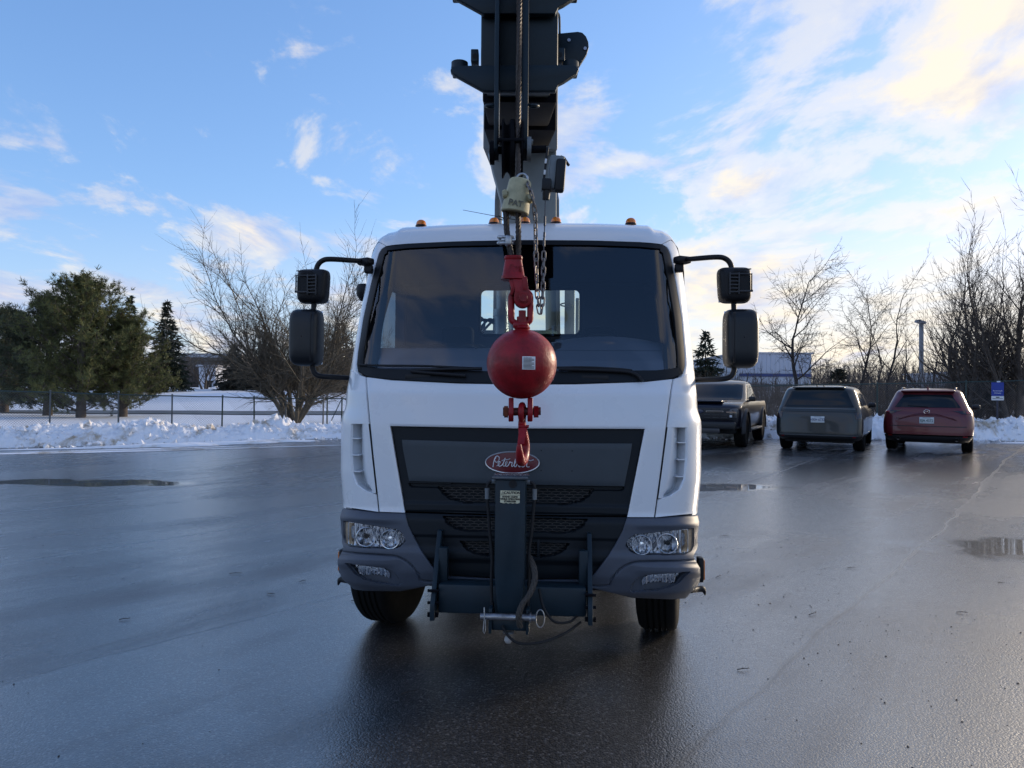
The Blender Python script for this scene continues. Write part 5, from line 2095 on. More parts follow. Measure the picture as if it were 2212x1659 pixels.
# chain: links share one mesh
link_mb = MB()
lk = []
for a in np.linspace(0, 180, 9):
    lk.append((0.0085 * math.cos(R(a)), 0, 0.0125 + 0.0085 * math.sin(R(a))))
for a in np.linspace(180, 360, 9):
    lk.append((0.0085 * math.cos(R(a)), 0, -0.0125 + 0.0085 * math.sin(R(a))))
link_mb.tube(lk, 0.0034, 6, closed=True)
cpath = spline([W(1134, 392, YH - 0.02), W(1143, 405, YH - 0.05), W(1150, 428, YH - 0.05), W(1155, 455, YH - 0.03), W(1157, 500, YH - 0.01), W(1158, 560, YH), W(1160, 620, YH), W(1164, 664, YH), W(1168, 675, YH), W(1171, 660, YH), W(1173, 610, YH), W(1174.5, 545, YH)], 10)
CP = resample([tuple(p) for p in cpath], 400)
cl = np.r_[0, np.cumsum(np.linalg.norm(np.diff(CP, axis=0), axis=1))]
first = None
npit = int(cl[-1] / 0.031)
for k in range(npit):
    s_ = (k + 0.5) * cl[-1] / npit
    pos = Vector([np.interp(s_, cl, CP[:, i]) for i in range(3)])
    p2 = Vector([np.interp(s_ + 0.004, cl, CP[:, i]) for i in range(3)]); p1 = Vector([np.interp(s_ - 0.004, cl, CP[:, i]) for i in range(3)])
    t = (p2 - p1).normalized()
    rq = Vector((0, 0, 1)).rotation_difference(t)
    m = Matrix.Translation(pos) @ rq.to_matrix().to_4x4() @ Matrix.Rotation(R(25 if k % 2 else 105), 4, 'Z')
    if first is None:
        o = link_mb.build('chain_link', CHAIN, None, 60)
        first = o
    else:
        o = first.copy()
        C.objects.link(o)
    o.parent = wt
    o.matrix_parent_inverse = WM.inverted()
    o.matrix_basis = m
mb = MB()
mb.tube([W(1174.5, 545, YH), W(1176, 500, YH), W(1178, 432, 2.97)], 0.0022, 6)
for v0, v1, u0 in ((467, 487, 1177), (502, 512, 1176), (514, 532, 1175.3)):
    mb.cyl(W(u0, v0, YH + 0.01), W(u0 - 0.4, v1, YH + 0.005), 0.0048, n=8)
wk(mb, 'switch_wire', M('wire_dark', (0.06, 0.06, 0.07), 0.4, metal=0.6), 60)

# ------------------------------------------------------------------ parked cars
HN = 60


def car_ring(z, yr, yf, w, rr, rf, bow=0.05):
    pts = []
    hr, hf = min(rr, w * 0.95), min(rf, w * 0.95)
    for i in range(8):
        pts.append(((w - hr) * i / 8, yr))
    for i in range(10):
        a = R(90 * i / 10)
        pts.append((w - hr + hr * math.sin(a), yr + hr - hr * math.cos(a)))
    for i in range(24):
        pts.append((w, yr + hr + (yf - hf - yr - hr) * i / 24))
    for i in range(10):
        a = R(90 * i / 10)
        pts.append((w - hf + hf * math.cos(a), yf - hf + hf * math.sin(a)))
    for i in range(8):
        pts.append(((w - hf) * (1 - i / 8), yf))
    pts.append((0, yf))
    out = []
    for x, y in pts:
        q = (x / max(w, 1e-3)) ** 2
        t = (y - yr) / (yf - yr)
        y2 = y + bow * q * (1 - t) ** 6 * 1.0 - bow * 1.2 * q * t ** 6
        x2 = x * (1 + 0.018 * math.sin(math.pi * t))
        out.append((x2, y2, z))
    return out          # HN+1 points, rear centre -> right -> front centre


class Car:
    def __init__(s, levels, root, sub=4):
        L = np.array(levels, float)
        t = np.arange(len(L))
        tt_ = np.linspace(0, len(L) - 1, (len(L) - 1) * sub + 1)
        # smooth through the key levels
        D = np.stack([np.interp(tt_, t, L[:, k]) for k in range(6)], 1)
        for _ in range(2):
            E = D.copy()
            E[1:-1] = 0.25 * D[:-2] + 0.5 * D[1:-1] + 0.25 * D[2:]
            D = E
        s.lv = D
        s.z = D[:, 0]
        s.root = root
        s.R = [car_ring(*r) for r in D]

    def full(s, half):
        return half + [(-x, y, z) for x, y, z in reversed(half[1:-1])]

    def shell(s, name, z0, z1, mat, cap=True):
        mb = MB()
        rows = [s.full(r) for r in s.R if z0 - 1e-6 <= r[0][2] <= z1 + 1e-6]
        rows = [r + [r[0]] for r in rows]
        mb.grid(rows)
        n = len(rows[0]) - 1
        if cap:
            mb.add(rows[-1][:-1], [tuple(range(n))])
        return mb.build(name, mat, s.root, 35, merge=0.0005, fixn=True)

    def at(s, z, i):
        """point of the ring surface at height z, index i (float; negative = left)"""
        if i > HN:
            i = i - 2 * HN
        sg = 1 if i >= 0 else -1
        a = abs(i)
        k = int(np.searchsorted(s.z, z)) - 1
        k = min(max(k, 0), len(s.R) - 2)
        f = (z - s.z[k]) / max(1e-6, s.z[k + 1] - s.z[k])
        j = min(int(a), HN - 1)
        g = a - j
        p = (np.array(s.R[k][j]) * (1 - g) + np.array(s.R[k][j + 1]) * g) * (1 - f) + (np.array(s.R[k + 1][j]) * (1 - g) + np.array(s.R[k + 1][j + 1]) * g) * f
        p[0] *= sg
        return p

    def patch(s, name, corners, mat, off=0.008, nu=16, nz=16, parent=None, thick=0.01):
        """corners: (i_left, i_right) at bottom z0 and at top z1 -> ((z0, ia, ib), (z1, ic, id))"""
        (z0, ia, ib), (z1, ic, id_) = corners
        rows = []
        for a in np.linspace(0, 1, nz):
            row = []
            for b in np.linspace(0, 1, nu):
                i = (ia + (ib - ia) * b) * (1 - a) + (ic + (id_ - ic) * b) * a
                z = z0 + (z1 - z0) * a
                p = s.at(z, i)
                e = 0.4
                t = s.at(z, i + e) - s.at(z, i - e)
                if i < 0:
                    t = -t
                n_ = np.array([t[1], -t[0], 0.0])
                if i < 0:
                    n_ = -n_
                ln = np.linalg.norm(n_)
                c = np.array([0, (s.lv[0][1] + s.lv[0][2]) / 2, z])
                n_ = n_ / ln if ln > 1e-9 else (p - c) / np.linalg.norm(p - c)
                if np.dot(n_, p - c) < 0:
                    n_ = -n_
                row.append(p + n_ * off)
            rows.append(row)
        mb = MB()
        mb.grid(rows)
        bk = [[p * np.array([1, 1, 1]) + np.array([-math.copysign(thick * 0.6, p[0]) if abs(p[0]) > 0.3 else 0, 0, 0]) for p in r] for r in rows]
        return mb.build(name, mat, parent or s.root, 50)

    def wheels(s, ys, xw, r, w, rimcol=None):
        for y in ys:
            for sg in (1, -1):
                wheel(sg * xw, y, r, w, 0, s.root)
                mb = MB()
                x0 = sg * (xw + w * 0.30)
                pts = [(y + (r + 0.075) * math.cos(R(a)), r + (r + 0.075) * math.sin(R(a))) for a in range(-12, 193, 12)]
                mb.prism(pts, x0 - 0.02, x0 + 0.02, 'YZ')
                mb.build('wheel_well', BLACK, s.root, 0)

    def under(s, y0, y1, w, z0, z1):
        mb = MB()
        mb.box((0, (y0 + y1) / 2, (z0 + z1) / 2), (w * 2, y1 - y0, z1 - z0), 0.05)
        mb.build('underbody', BLACK, s.root, 40)


CARGLASS = M('car_glass', (0.012, 0.016, 0.020), 0.05, spec=0.32)
TRIM = M('car_black_trim', (0.014, 0.014, 0.016), 0.5)
LENS = M('tail_lens', (0.30, 0.008, 0.012), 0.15, coat=0.6)
LENSD = M('dark_tail_lens', (0.02, 0.008, 0.010), 0.15, coat=0.6)
PLATE = M('plate_white', (0.62, 0.65, 0.66), 0.5)


def plate(car, z, y, txt, ink, label, w=0.31, h=0.155):
    mb = MB()
    mb.box((0, y, z), (w, 0.008, h), 0.003)
    p = mb.build('licence_plate', PLATE, car.root, 40)
    text_mesh(txt, h * 0.56, 'plate_text', ink, p, (0, y - 0.006, z - 0.006), depth=0.0006, sx=0.86, bold=0.0015)
    mb = MB()
    mb.box((0, y - 0.005, z + h * 0.40), (w * 0.55, 0.002, h * 0.06))
    mb.build('plate_header', ink, p, 0)
    return p


def car_mirrors(car, y, z, w, mat):
    for sg in (1, -1):
        mb = MB()
        mb.box((sg * (w + 0.12), y, z), (0.19, 0.10, 0.13), 0.04, (0, 0, sg * -0.15), 3)
        mb.box((sg * (w + 0.02), y + 0.02, z - 0.06), (0.10, 0.05, 0.04), 0.01)
        mb.build('door_mirror', mat, car.root, 50)


def place(u, y, head, name, label, cat, group):
    x = (u - 1106) / FPX * y
    z = float(gz(x, y))
    return empty(name, (x, y, z), -R(head), label, cat, group)


# grey-green SUV, tail towards the camera -------------------------------
GPAINT = M('grey_green_paint', (0.016, 0.021, 0.022), 0.35, metal=0.1, coat=0.45, coat_rough=0.04)
root = place(1789, 19.6, 29.5, 'grey_suv', 'grey green SUV parked nose to the snow between pickup and red SUV', 'car', 'cars parked at the lot edge')
car = Car([(0.28, -2.30, 2.25, 0.88, 0.25, 0.3), (0.34, -2.42, 2.40, 0.95, 0.24, 0.35), (0.42, -2.47, 2.45, 0.985, 0.22, 0.36), (0.60, -2.45, 2.46, 0.995, 0.22, 0.36), (0.80, -2.43, 2.46, 0.995, 0.22, 0.36),
           (0.95, -2.40, 2.42, 0.975, 0.22, 0.36), (1.04, -2.37, 2.25, 0.955, 0.22, 0.42), (1.09, -2.35, 1.20, 0.94, 0.22, 0.40), (1.13, -2.33, 1.12, 0.92, 0.22, 0.36), (1.30, -2.29, 0.72, 0.875, 0.26, 0.32), (1.46, -2.22, 0.30, 0.82, 0.26, 0.30),
           (1.55, -2.20, 0.10, 0.775, 0.26, 0.30), (1.61, -2.06, -0.10, 0.69, 0.28, 0.3), (1.64, -1.7, -0.5, 0.42, 0.3, 0.3)], root)
car.shell('body', 0.40, 2.0, GPAINT)
car.shell('lower_trim', 0.18, 0.41, TRIM, False)
car.under(-2.2, 2.2, 0.80, 0.22, 0.45)
car.patch('rear_window', ((1.11, -10.5, 10.5), (1.50, -10.0, 10.0)), CARGLASS)
for sg in (1, -1):
    car.patch('side_window', ((1.135, sg * 20, sg * 39), (1.45, sg * 20, sg * 38)), CARGLASS)
    car.patch('tail_lamp', ((0.82, sg * 10.0, sg * 15), (0.98, sg * 10.0, sg * 15)), LENSD)
    car.patch('rear_reflector', ((0.37, sg * 9.0, sg * 11), (0.395, sg * 9.0, sg * 11)), LENS)
car.patch('hatch_seam', ((0.985, -11, 11), (0.998, -11, 11)), BLACK, 0.003)
for sg in (1, -1):
    car.patch('hatch_edge', ((0.46, sg * 11.4, sg * 11.7), (1.10, sg * 11.4, sg * 11.7)), BLACK, 0.004)
    car.patch('door_seam', ((0.45, sg * 27.0, sg * 27.2), (1.12, sg * 27.0, sg * 27.2)), BLACK, 0.004)
car.patch('hatch_band', ((1.055, -11, 11), (1.075, -11, 11)), M('suv_band', (0.10, 0.11, 0.115), 0.3, coat=0.5), 0.012)
car.patch('bumper_crease', ((0.40, -12, 12), (0.43, -12, 12)), M('suv_crease', (0.09, 0.095, 0.10), 0.35), 0.015)
plate(car, 0.80, -2.452, 'HXH 6732', M('plate_navy', (0.05, 0.06, 0.16), 0.6), None)
mb = MB()
mb.box((0, -2.20, 1.585), (1.20, 0.18, 0.03), 0.012)
mb.build('roof_spoiler', GPAINT, root, 50)
for x in (-0.07, 0.09):
    mb = MB()
    mb.prism([(-1.95, 1.60), (-1.80, 1.60), (-1.93, 1.665)], x - 0.012, x + 0.012, 'YZ')
    mb.build('shark_fin', BLACKPL, root, 40)
car.wheels((-1.45, 1.45), 0.86, 0.39, 0.27)
car_mirrors(car, 0.95, 1.13, 0.92, TRIM)

# red SUV ---------------------------------------------------------------
RPAINT = M('red_car_paint', (0.11, 0.007, 0.013), 0.32, metal=0.1, coat=0.5, coat_rough=0.04)
root = place(2012, 19.3, 33.0, 'red_suv', 'dark red SUV parked nose to the snow beside the blue sign', 'car', 'cars parked at the lot edge')
car = Car([(0.27, -2.14, 2.1, 0.86, 0.25, 0.3), (0.34, -2.24, 2.22, 0.92, 0.26, 0.35), (0.44, -2.29, 2.28, 0.955, 0.26, 0.38), (0.62, -2.28, 2.28, 0.97, 0.26, 0.38), (0.78, -2.26, 2.27, 0.965, 0.26, 0.38), (0.92, -2.23, 2.2, 0.945, 0.26, 0.38),
           (1.00, -2.20, 2.0, 0.92, 0.26, 0.42), (1.06, -2.17, 1.05, 0.885, 0.26, 0.40), (1.12, -2.13, 0.95, 0.86, 0.26, 0.36), (1.28, -2.03, 0.55, 0.80, 0.28, 0.32), (1.42, -1.90, 0.20, 0.74, 0.28, 0.30), (1.50, -1.87, 0.05, 0.70, 0.26, 0.30),
           (1.56, -1.76, -0.10, 0.63, 0.26, 0.3), (1.59, -1.35, -0.5, 0.42, 0.3, 0.3)], root)
car.shell('body', 0.42, 2.0, RPAINT)
car.shell('lower_trim', 0.20, 0.43, TRIM, False)
car.under(-2.0, 2.0, 0.78, 0.24, 0.45)
car.patch('rear_window', ((1.115, -10.5, 10.5), (1.43, -9.2, 9.2)), CARGLASS)
for sg in (1, -1):
    car.patch('side_window', ((1.125, sg * 20, sg * 39), (1.41, sg * 20, sg * 38)), CARGLASS)
    tl = car.patch('tail_lamp', ((0.96, sg * 9.5, sg * 17), (1.04, sg * 6.5, sg * 17)), LENSD)
    car.patch('lamp_red_lens', ((0.975, sg * 12, sg * 15.5), (1.03, sg * 12, sg * 15.5)), LENS, 0.010, parent=tl)  # brighter red section of the tail lens
    car.patch('bumper_reflector', ((0.40, sg * 9.5, sg * 12), (0.43, sg * 9.5, sg * 12)), LENS, 0.010)
    mb = MB()
    mb.cyl((sg * 0.62, -2.27, 0.345), (sg * 0.62, -2.10, 0.345), 0.045, n=20, caps=False)
    mb.cyl((sg * 0.62, -2.18, 0.345), (sg * 0.62, -2.17, 0.345), 0.040, n=20)
    mb.build('exhaust_tip', BARE, root, 40)
car.patch('hatch_lip_shade', ((0.645, -11, 11), (0.665, -11, 11)), M('red_shadow_gap', (0.02, 0.004, 0.006), 0.5), 0.004)  # dark red strip: shade in the hatch gap put in as colour
mb = MB()
arch_ = spline([(-0.62, -2.262, 0.82), (-0.42, -2.285, 0.90), (-0.2, -2.288, 0.955), (0, -2.288, 0.962), (0.2, -2.288, 0.955), (0.42, -2.285, 0.90), (0.62, -2.262, 0.82)], 6)
mb.tube(arch_, 0.012, 6)
mb.build('hatch_crease', RPAINT, root, 60)
plate(car, 0.80, -2.285, 'EJA 4372', M('plate_green', (0.05, 0.12, 0.10), 0.6), None)
mb = MB()
mb.tube([(0.062 * math.cos(t), -2.262, 1.015 + 0.048 * math.sin(t)) for t in np.linspace(0, 6.283, 30)[:-1]], 0.007, 6, closed=True)
mb.tube(spline([(-0.055, -2.262, 1.035), (-0.025, -2.262, 1.028), (0, -2.262, 1.005), (0.025, -2.262, 1.028), (0.055, -2.262, 1.035)], 4), 0.006, 6)
mb.build('tailgate_emblem', CHROME, root, 60)
text_mesh('CX-5', 0.055, 'model_lettering', CHROME, root, (-0.60, -2.255, 0.845), rot=(R(90), 0, R(-6)), depth=0.002)
mb = MB()
mb.tube(spline([(0.02, -2.14, 1.125), (-0.2, -2.13, 1.145), (-0.42, -2.10, 1.16)], 5), 0.010, 6)
mb.build('rear_wiper', BLACKPL, root, 60)
mb = MB()
mb.box((0, -1.85, 1.515), (1.16, 0.22, 0.035), 0.012)
mb.build('roof_spoiler', RPAINT, root, 50)
mb = MB()
mb.prism([(-1.75, 1.555), (-1.58, 1.555), (-1.72, 1.63)], -0.02, 0.02, 'YZ')
mb.build('shark_fin', RPAINT, root, 40)
for sg in (1, -1):
    mb = MB()
    mb.tube(spline([(sg * 0.57, -1.55, 1.545), (sg * 0.59, -1.4, 1.60), (sg * 0.59, -0.4, 1.60), (sg * 0.57, -0.2, 1.56)], 4), 0.014, 6)
    mb.build('roof_rail', BARE, root, 60)
car.wheels((-1.35, 1.35), 0.83, 0.38, 0.25)
car_mirrors(car, 0.85, 1.10, 0.90, TRIM)

# dark pickup, nose towards the camera ----------------------------------
NPAINT = M('blue_black_paint', (0.006, 0.007, 0.016), 0.30, spec=0.3, coat=0.45, coat_rough=0.04)
root = place(1553, 21.0, 206.0, 'pickup_truck', 'blue black off-road pickup parked nose out next to the grey green SUV', 'pickup', 'cars parked at the lot edge')
car = Car([(0.48, -2.80, 2.70, 0.93, 0.2, 0.3), (0.56, -2.90, 2.86, 0.985, 0.16, 0.28), (0.75, -2.92, 2.90, 1.01, 0.16, 0.26), (0.95, -2.92, 2.90, 1.02, 0.16, 0.26), (1.08, -2.91, 2.86, 1.01, 0.16, 0.28), (1.16, -2.90, 2.70, 0.99, 0.16, 0.34),
           (1.20, -2.88, 2.4, 0.975, 0.16, 0.36)], root)
car.shell('body', 0.50, 2.0, NPAINT)
cab2 = Car([(1.16, -1.3, 1.75, 0.93, 0.2, 0.4), (1.21, -1.25, 1.55, 0.92, 0.16, 0.36), (1.30, -1.20, 1.30, 0.90, 0.16, 0.34), (1.50, -1.10, 0.92, 0.84, 0.16, 0.32), (1.68, -1.0, 0.55, 0.785, 0.16, 0.30), (1.75, -0.95, 0.35, 0.74, 0.2, 0.3), (1.79, -0.85, 0.15, 0.64, 0.25, 0.3), (1.81, -0.5, -0.2, 0.45, 0.3, 0.3)], root)
cab2.shell('cab', 1.15, 2.0, NPAINT)
cab2.patch('windshield', ((1.25, 47, 73), (1.69, 46, 74)), M('windshield_dark', (0.010, 0.013, 0.017), 0.08, spec=0.12), 0.016, 29, 20)
for sg in (1, -1):
    cab2.patch('rear_side_window', ((1.27, sg * 20, sg * 28.2), (1.67, sg * 20.5, sg * 28.2)), CARGLASS)
    cab2.patch('front_side_window', ((1.27, sg * 29, sg * 39.5), (1.67, sg * 29, sg * 38.5)), CARGLASS)
car.under(-2.7, 2.6, 0.85, 0.38, 0.62)
# front end
mb = MB()
mb.box((0, 2.885, 0.90), (1.56, 0.06, 0.30), 0.02)
gr = mb.build('grille', TRIM, root, 40)
for sg in (1, -1):
    mb = MB()
    mb.box((sg * 0.40, 2.925, 0.955), (0.44, 0.02, 0.045), 0.008)
    b1 = mb.build('grille_bar', M('bar_brown_chrome', (0.30, 0.26, 0.22), 0.3, metal=0.8), gr, 40)
    mb = MB()
    mb.box((sg * 0.40, 2.937, 0.955), (0.40, 0.004, 0.018), 0.001)
    mb.build('bar_slot', BLACK, b1, 0)
    mb = MB()
    mb.box((sg * 0.82, 2.87, 0.90), (0.28, 0.08, 0.26), 0.03)
    hl2 = mb.build('headlight', M('pickup_lamp', (0.03, 0.03, 0.035), 0.12, coat=0.8), root, 50)
    for dz, hh, mt_ in ((0.045, 0.03, M('lamp_amber_bar', (0.40, 0.26, 0.18), 0.3)), (-0.06, 0.055, M('lamp_white', (0.65, 0.68, 0.72), 0.2))):
        mb = MB()
        mb.box((sg * (0.80 if dz < 0 else 0.81), 2.914, 0.90 + dz), (0.06 if dz < 0 else 0.24, 0.01, hh), 0.004)
        mb.build('lamp_element', mt_, hl2, 40)
    mb = MB()
    mb.box((sg * 0.72, 2.95, 0.60), (0.07, 0.02, 0.05), 0.008)
    mb.build('fog_light', M('lamp_white2', (0.6, 0.62, 0.66), 0.25), root, 40)
    mb = MB()
    mb.box((sg * 1.0, 0.05, 0.44), (0.22, 2.0, 0.06), 0.02)
    mb.build('side_step', M('step_alloy', (0.25, 0.24, 0.22), 0.5, metal=0.5), root, 40)
    # flared arches
    for y in (-1.75, 1.80):
        mb = MB()
        rows = []
        for a in np.linspace(-8, 188, 24):
            ca, sa = math.cos(R(a)), math.sin(R(a))
            rows.append([(sg * 0.99, y + 0.56 * ca, 0.46 + 0.60 * sa), (sg * 1.08, y + 0.53 * ca, 0.46 + 0.55 * sa), (sg * 1.08, y + 0.48 * ca, 0.46 + 0.49 * sa), (sg * 0.98, y + 0.47 * ca, 0.46 + 0.48 * sa)])
        mb.grid(rows)
        mb.build('arch_flare', TRIM, root, 40)
mb = MB()
mb.lathe([(0.0, 0.02), (0.115, 0.015), (0.125, 0.0)], Matrix.Translation((0, 2.925, 0.955)) @ Matrix.Rotation(R(-90), 4, 'X') @ Matrix.Scale(0.45, 4, (0, 1, 0)), 30)
mb.build('oval_badge', M('badge_navy', (0.01, 0.02, 0.06), 0.3, coat=0.5), gr, 50)
for k in range(7):
    for row_ in (0.80, 0.87, 1.01):
        mb = MB()
        mb.box((-0.63 + k * 0.21, 2.918, row_), (0.15, 0.008, 0.012), 0.002)
        mb.build('grille_rib', M('grille_rib_grey', (0.05, 0.05, 0.055), 0.4), gr, 40)
mb = MB()
mb.box((0, 2.93, 0.60), (1.85, 0.22, 0.20), 0.05)
bp_ = mb.build('front_bumper', TRIM, root, 50)
mb = MB()
mb.box((0, 3.03, 0.47), (1.10, 0.06, 0.12), 0.02)
mb.build('skid_plate', M('skid_grey', (0.06, 0.06, 0.065), 0.4, metal=0.5), bp_, 40)
mb = MB()
mb.box((0, 2.3, 1.215), (1.1, 0.9, 0.06), 0.03)
mb.build('hood_scoop', NPAINT, root, 50)
car.wheels((-1.75, 1.80), 0.90, 0.45, 0.30)
car_mirrors(cab2, 1.05, 1.28, 0.96, TRIM)

# ------------------------------------------------------------------ vegetation
def seg_mesh(segs, sides):
    """segs: (n, 8) p0 p1 r0 r1 -> verts, faces of thin tapered prisms"""
    A = np.array(segs, float)
    p0, p1, r0, r1 = A[:, 0:3], A[:, 3:6], A[:, 6], A[:, 7]
    t = p1 - p0
    t /= np.maximum(np.linalg.norm(t, axis=1, keepdims=True), 1e-9)
    ref = np.where(np.abs(t[:, 2:3]) < 0.9, np.array([[0, 0, 1.0]]), np.array([[1.0, 0, 0]]))
    a = np.cross(t, ref)
    a /= np.linalg.norm(a, axis=1, keepdims=True)
    b = np.cross(t, a)
    V = []
    for k in range(sides):
        c, s = math.cos(2 * math.pi * k / sides), math.sin(2 * math.pi * k / sides)
        d = a * c + b * s
        V.append(p0 + d * r0[:, None])
        V.append(p1 + d * r1[:, None])
    V = np.stack(V, 1)
    n = len(A)
    base = (np.arange(n) * 2 * sides)[:, None]
    F = np.concatenate([base + np.array([[2 * k, 2 * ((k + 1) % sides), 2 * ((k + 1) % sides) + 1, 2 * k + 1]]) for k in range(sides)], 0)
    return V.reshape(-1, 3), F


def np_obj(name, V, F, mat, parent=None, smooth=False):
    me = bpy.data.meshes.new(name)
    k = F.shape[1]
    me.vertices.add(len(V)); me.vertices.foreach_set('co', np.ascontiguousarray(V, np.float32).ravel())
    me.loops.add(F.size); me.loops.foreach_set('vertex_index', np.ascontiguousarray(F, np.int32).ravel())
    me.polygons.add(len(F)); me.polygons.foreach_set('loop_start', np.arange(0, F.size, k, dtype=np.int32))
    me.polygons.foreach_set('loop_total', np.full(len(F), k, np.int32))
    if smooth:
        me.polygons.foreach_set('use_smooth', [True] * len(F))
    me.update(calc_edges=True)
    me.validate()
    me.materials.append(mat)
    o = bpy.data.objects.new(name, me)
    C.objects.link(o)
    o.parent = parent
    return o


def rv(rng, s=1.0):
    return Vector((rng.gauss(0, s), rng.gauss(0, s), rng.gauss(0, s)))


def grow(rng, p, d, L, r, depth, P, out, level=0):
    """one branch with its side shoots; appends (p0, p1, r0, r1, level)"""
    n = max(2, int(round(L / P['step'][min(level, len(P['step']) - 1)])))
    sl_ = L / n
    tip = r * P['taper']
    for i in range(n):
        f = (i + 1) / n
        r0, r1 = r + (tip - r) * (i / n), r + (tip - r) * f
        d = (d + rv(rng, P['gnarl']) + Vector((0, 0, P['up'][min(level, len(P['up']) - 1)]))).normalized()
        q = p + d * sl_
        out.append((p.x, p.y, p.z, q.x, q.y, q.z, r0, r1, level))
        p = q
        if depth > 0 and f >= P['bare'][min(level, len(P['bare']) - 1)]:
            k = P['kids'][min(level, len(P['kids']) - 1)]
            m = int(k) + (1 if rng.random() < k - int(k) else 0)
            for _ in range(m):
                ax = d.orthogonal().normalized()
                ax.rotate(Matrix.Rotation(rng.uniform(0, 6.283), 3, d))
                an_ = R(rng.uniform(*P['angle']))
                nd = (d * math.cos(an_) + ax * math.sin(an_)).normalized()
                ll = L * rng.uniform(*P['ratio']) * (1.15 - 0.5 * f)
                rr = max(r1 * rng.uniform(0.45, 0.7), P['rmin'])
                grow(rng, p, nd, ll, rr, depth - 1, P, out, level + 1)
    if depth > 0:
        for _ in range(P.get('fork', 1)):
            ax = d.orthogonal().normalized()
            ax.rotate(Matrix.Rotation(rng.uniform(0, 6.283), 3, d))
            an_ = R(rng.uniform(8, 28))
            grow(rng, p, (d * math.cos(an_) + ax * math.sin(an_)).normalized(), L * rng.uniform(0.5, 0.7), max(tip * 0.9, P['rmin']), depth - 1, P, out, level + 1)


BARK = M('grey_brown_bark', (0.085, 0.068, 0.055), 0.9, var=(6, 0.3))
BARKD = M('dark_bark', (0.040, 0.033, 0.030), 0.9, var=(6, 0.3))
BARKG = M('mossy_bark', (0.105, 0.090, 0.066), 0.9, var=(5, 0.3))


def bare_tree(name, u, y, h, stems, P, label, group, seed, mat, lean=0.0, depth=3, zoff=0.0):
    rng = random.Random(seed)
    x = (u - 1106) / FPX * y
    z = float(snow_base(x, y)) - 0.1 + zoff
    root = empty(name, (x, y, z), 0, label, 'tree', group)
    out = []
    for k in range(stems):
        a = 6.283 * k / stems + rng.uniform(-0.4, 0.4)
        sp_ = R(rng.uniform(*P['splay'])) if stems > 1 else R(rng.uniform(0, 3))
        d = Vector((math.sin(sp_) * math.cos(a) + lean, math.sin(sp_) * math.sin(a), math.cos(sp_))).normalized()
        off = Vector((math.cos(a), math.sin(a), 0)) * (P['base_r'] * 1.2 if stems > 1 else 0)
        grow(rng, off, d, h * P['trunk'] * rng.uniform(0.88, 1.1), P['base_r'] * rng.uniform(0.8, 1.1), depth, P, out)
    A = np.array(out)
    tr, cr = A[A[:, 8] == 0], A[A[:, 8] > 0]
    V, F = seg_mesh(tr[:, :8], 8)
    np_obj('trunk', V, F, mat, root, True)
    V, F = seg_mesh(cr[:, :8], 3)
    np_obj('crown', V, F, mat, root)
    return root


OAK = dict(step=(0.5, 0.35, 0.25, 0.2), taper=0.45, gnarl=0.10, up=(0.02, 0.06, 0.05, 0.04), bare=(0.38, 0.15, 0.1), kids=(1.6, 1.3, 1.3), angle=(38, 72), ratio=(0.46, 0.70), rmin=0.0075, base_r=0.15, trunk=0.62, splay=(0, 3))
SLIM = dict(OAK, kids=(1.0, 1.0, 1.2), bare=(0.5, 0.2, 0.1), base_r=0.10, trunk=0.70, ratio=(0.32, 0.5), angle=(25, 55))
VASE = dict(step=(0.4, 0.3, 0.22, 0.2), taper=0.40, gnarl=0.085, up=(0.022, 0.03, 0.01, 0.0), bare=(0.25, 0.12, 0.1), kids=(1.7, 1.6, 1.4), angle=(22, 52), ratio=(0.36, 0.58), rmin=0.006, base_r=0.085, trunk=0.62, splay=(8, 58))
BRUSH = dict(step=(0.4, 0.35, 0.3, 0.25), taper=0.35, gnarl=0.075, up=(0.03, 0.10, 0.12, 0.1), bare=(0.15, 0.12, 0.1), kids=(1.5, 1.2, 0.9), angle=(22, 52), ratio=(0.36, 0.58), rmin=0.007, base_r=0.13, trunk=0.66, splay=(8, 34))

bare_tree('bare_tree', 634, 29.0, 6.6, 15, VASE, 'spreading multi-stemmed bare tree standing in the snow by the chain link fence gate', None, 11, BARKG, depth=3)
GR = 'bare trees beyond the right fence'
bare_tree('bare_tree', 1722, 33.0, 6.6, 1, OAK, 'large round-crowned bare tree in front of the pale building with a blue stripe', GR, 4, BARKD, depth=4)
bare_tree('bare_tree', 1848, 36.0, 5.7, 1, dict(OAK, base_r=0.11, kids=(1.3, 1.2, 1.3)), 'crooked bare tree with one long side limb behind the grey green SUV', GR, 25, BARKD, 0.03, depth=4)
bare_tree('bare_tree', 1886, 38.0, 5.6, 1, dict(SLIM, base_r=0.06), 'very thin straight bare tree behind the gap between the two SUVs', GR, 31, BARKD, depth=3)
bare_tree('bare_tree', 1914, 36.0, 6.3, 1, SLIM, 'tall slim bare tree with a fan of upswept twigs left of the light pole', GR, 42, BARKD, depth=4)
bare_tree('bare_tree', 1958, 40.0, 4.3, 1, dict(SLIM, base_r=0.08), 'short leaning bare tree just beside the light pole', GR, 53, BARKD, -0.12, depth=3)
bare_tree('bare_tree', 2012, 38.0, 4.7, 3, dict(BRUSH, base_r=0.10), 'bushy bare tree right behind the light pole', GR, 64, BARKD, depth=3)
bare_tree('bare_tree', 2092, 27.5, 5.3, 6, BRUSH, 'dense many-stemmed bare tree with upright shoots behind the red SUV', GR, 75, BARK, depth=4)
bare_tree('bare_tree', 2186, 26.8, 6.3, 5, dict(BRUSH, base_r=0.16), 'tallest many-stemmed bare tree standing behind the blue sign', GR, 86, BARK, depth=4)
bare_tree('bare_tree', 2290, 29.0, 5.0, 5, BRUSH, 'dense bare tree growing past the blue sign, cut by the edge of view', GR, 88, BARK, depth=3)
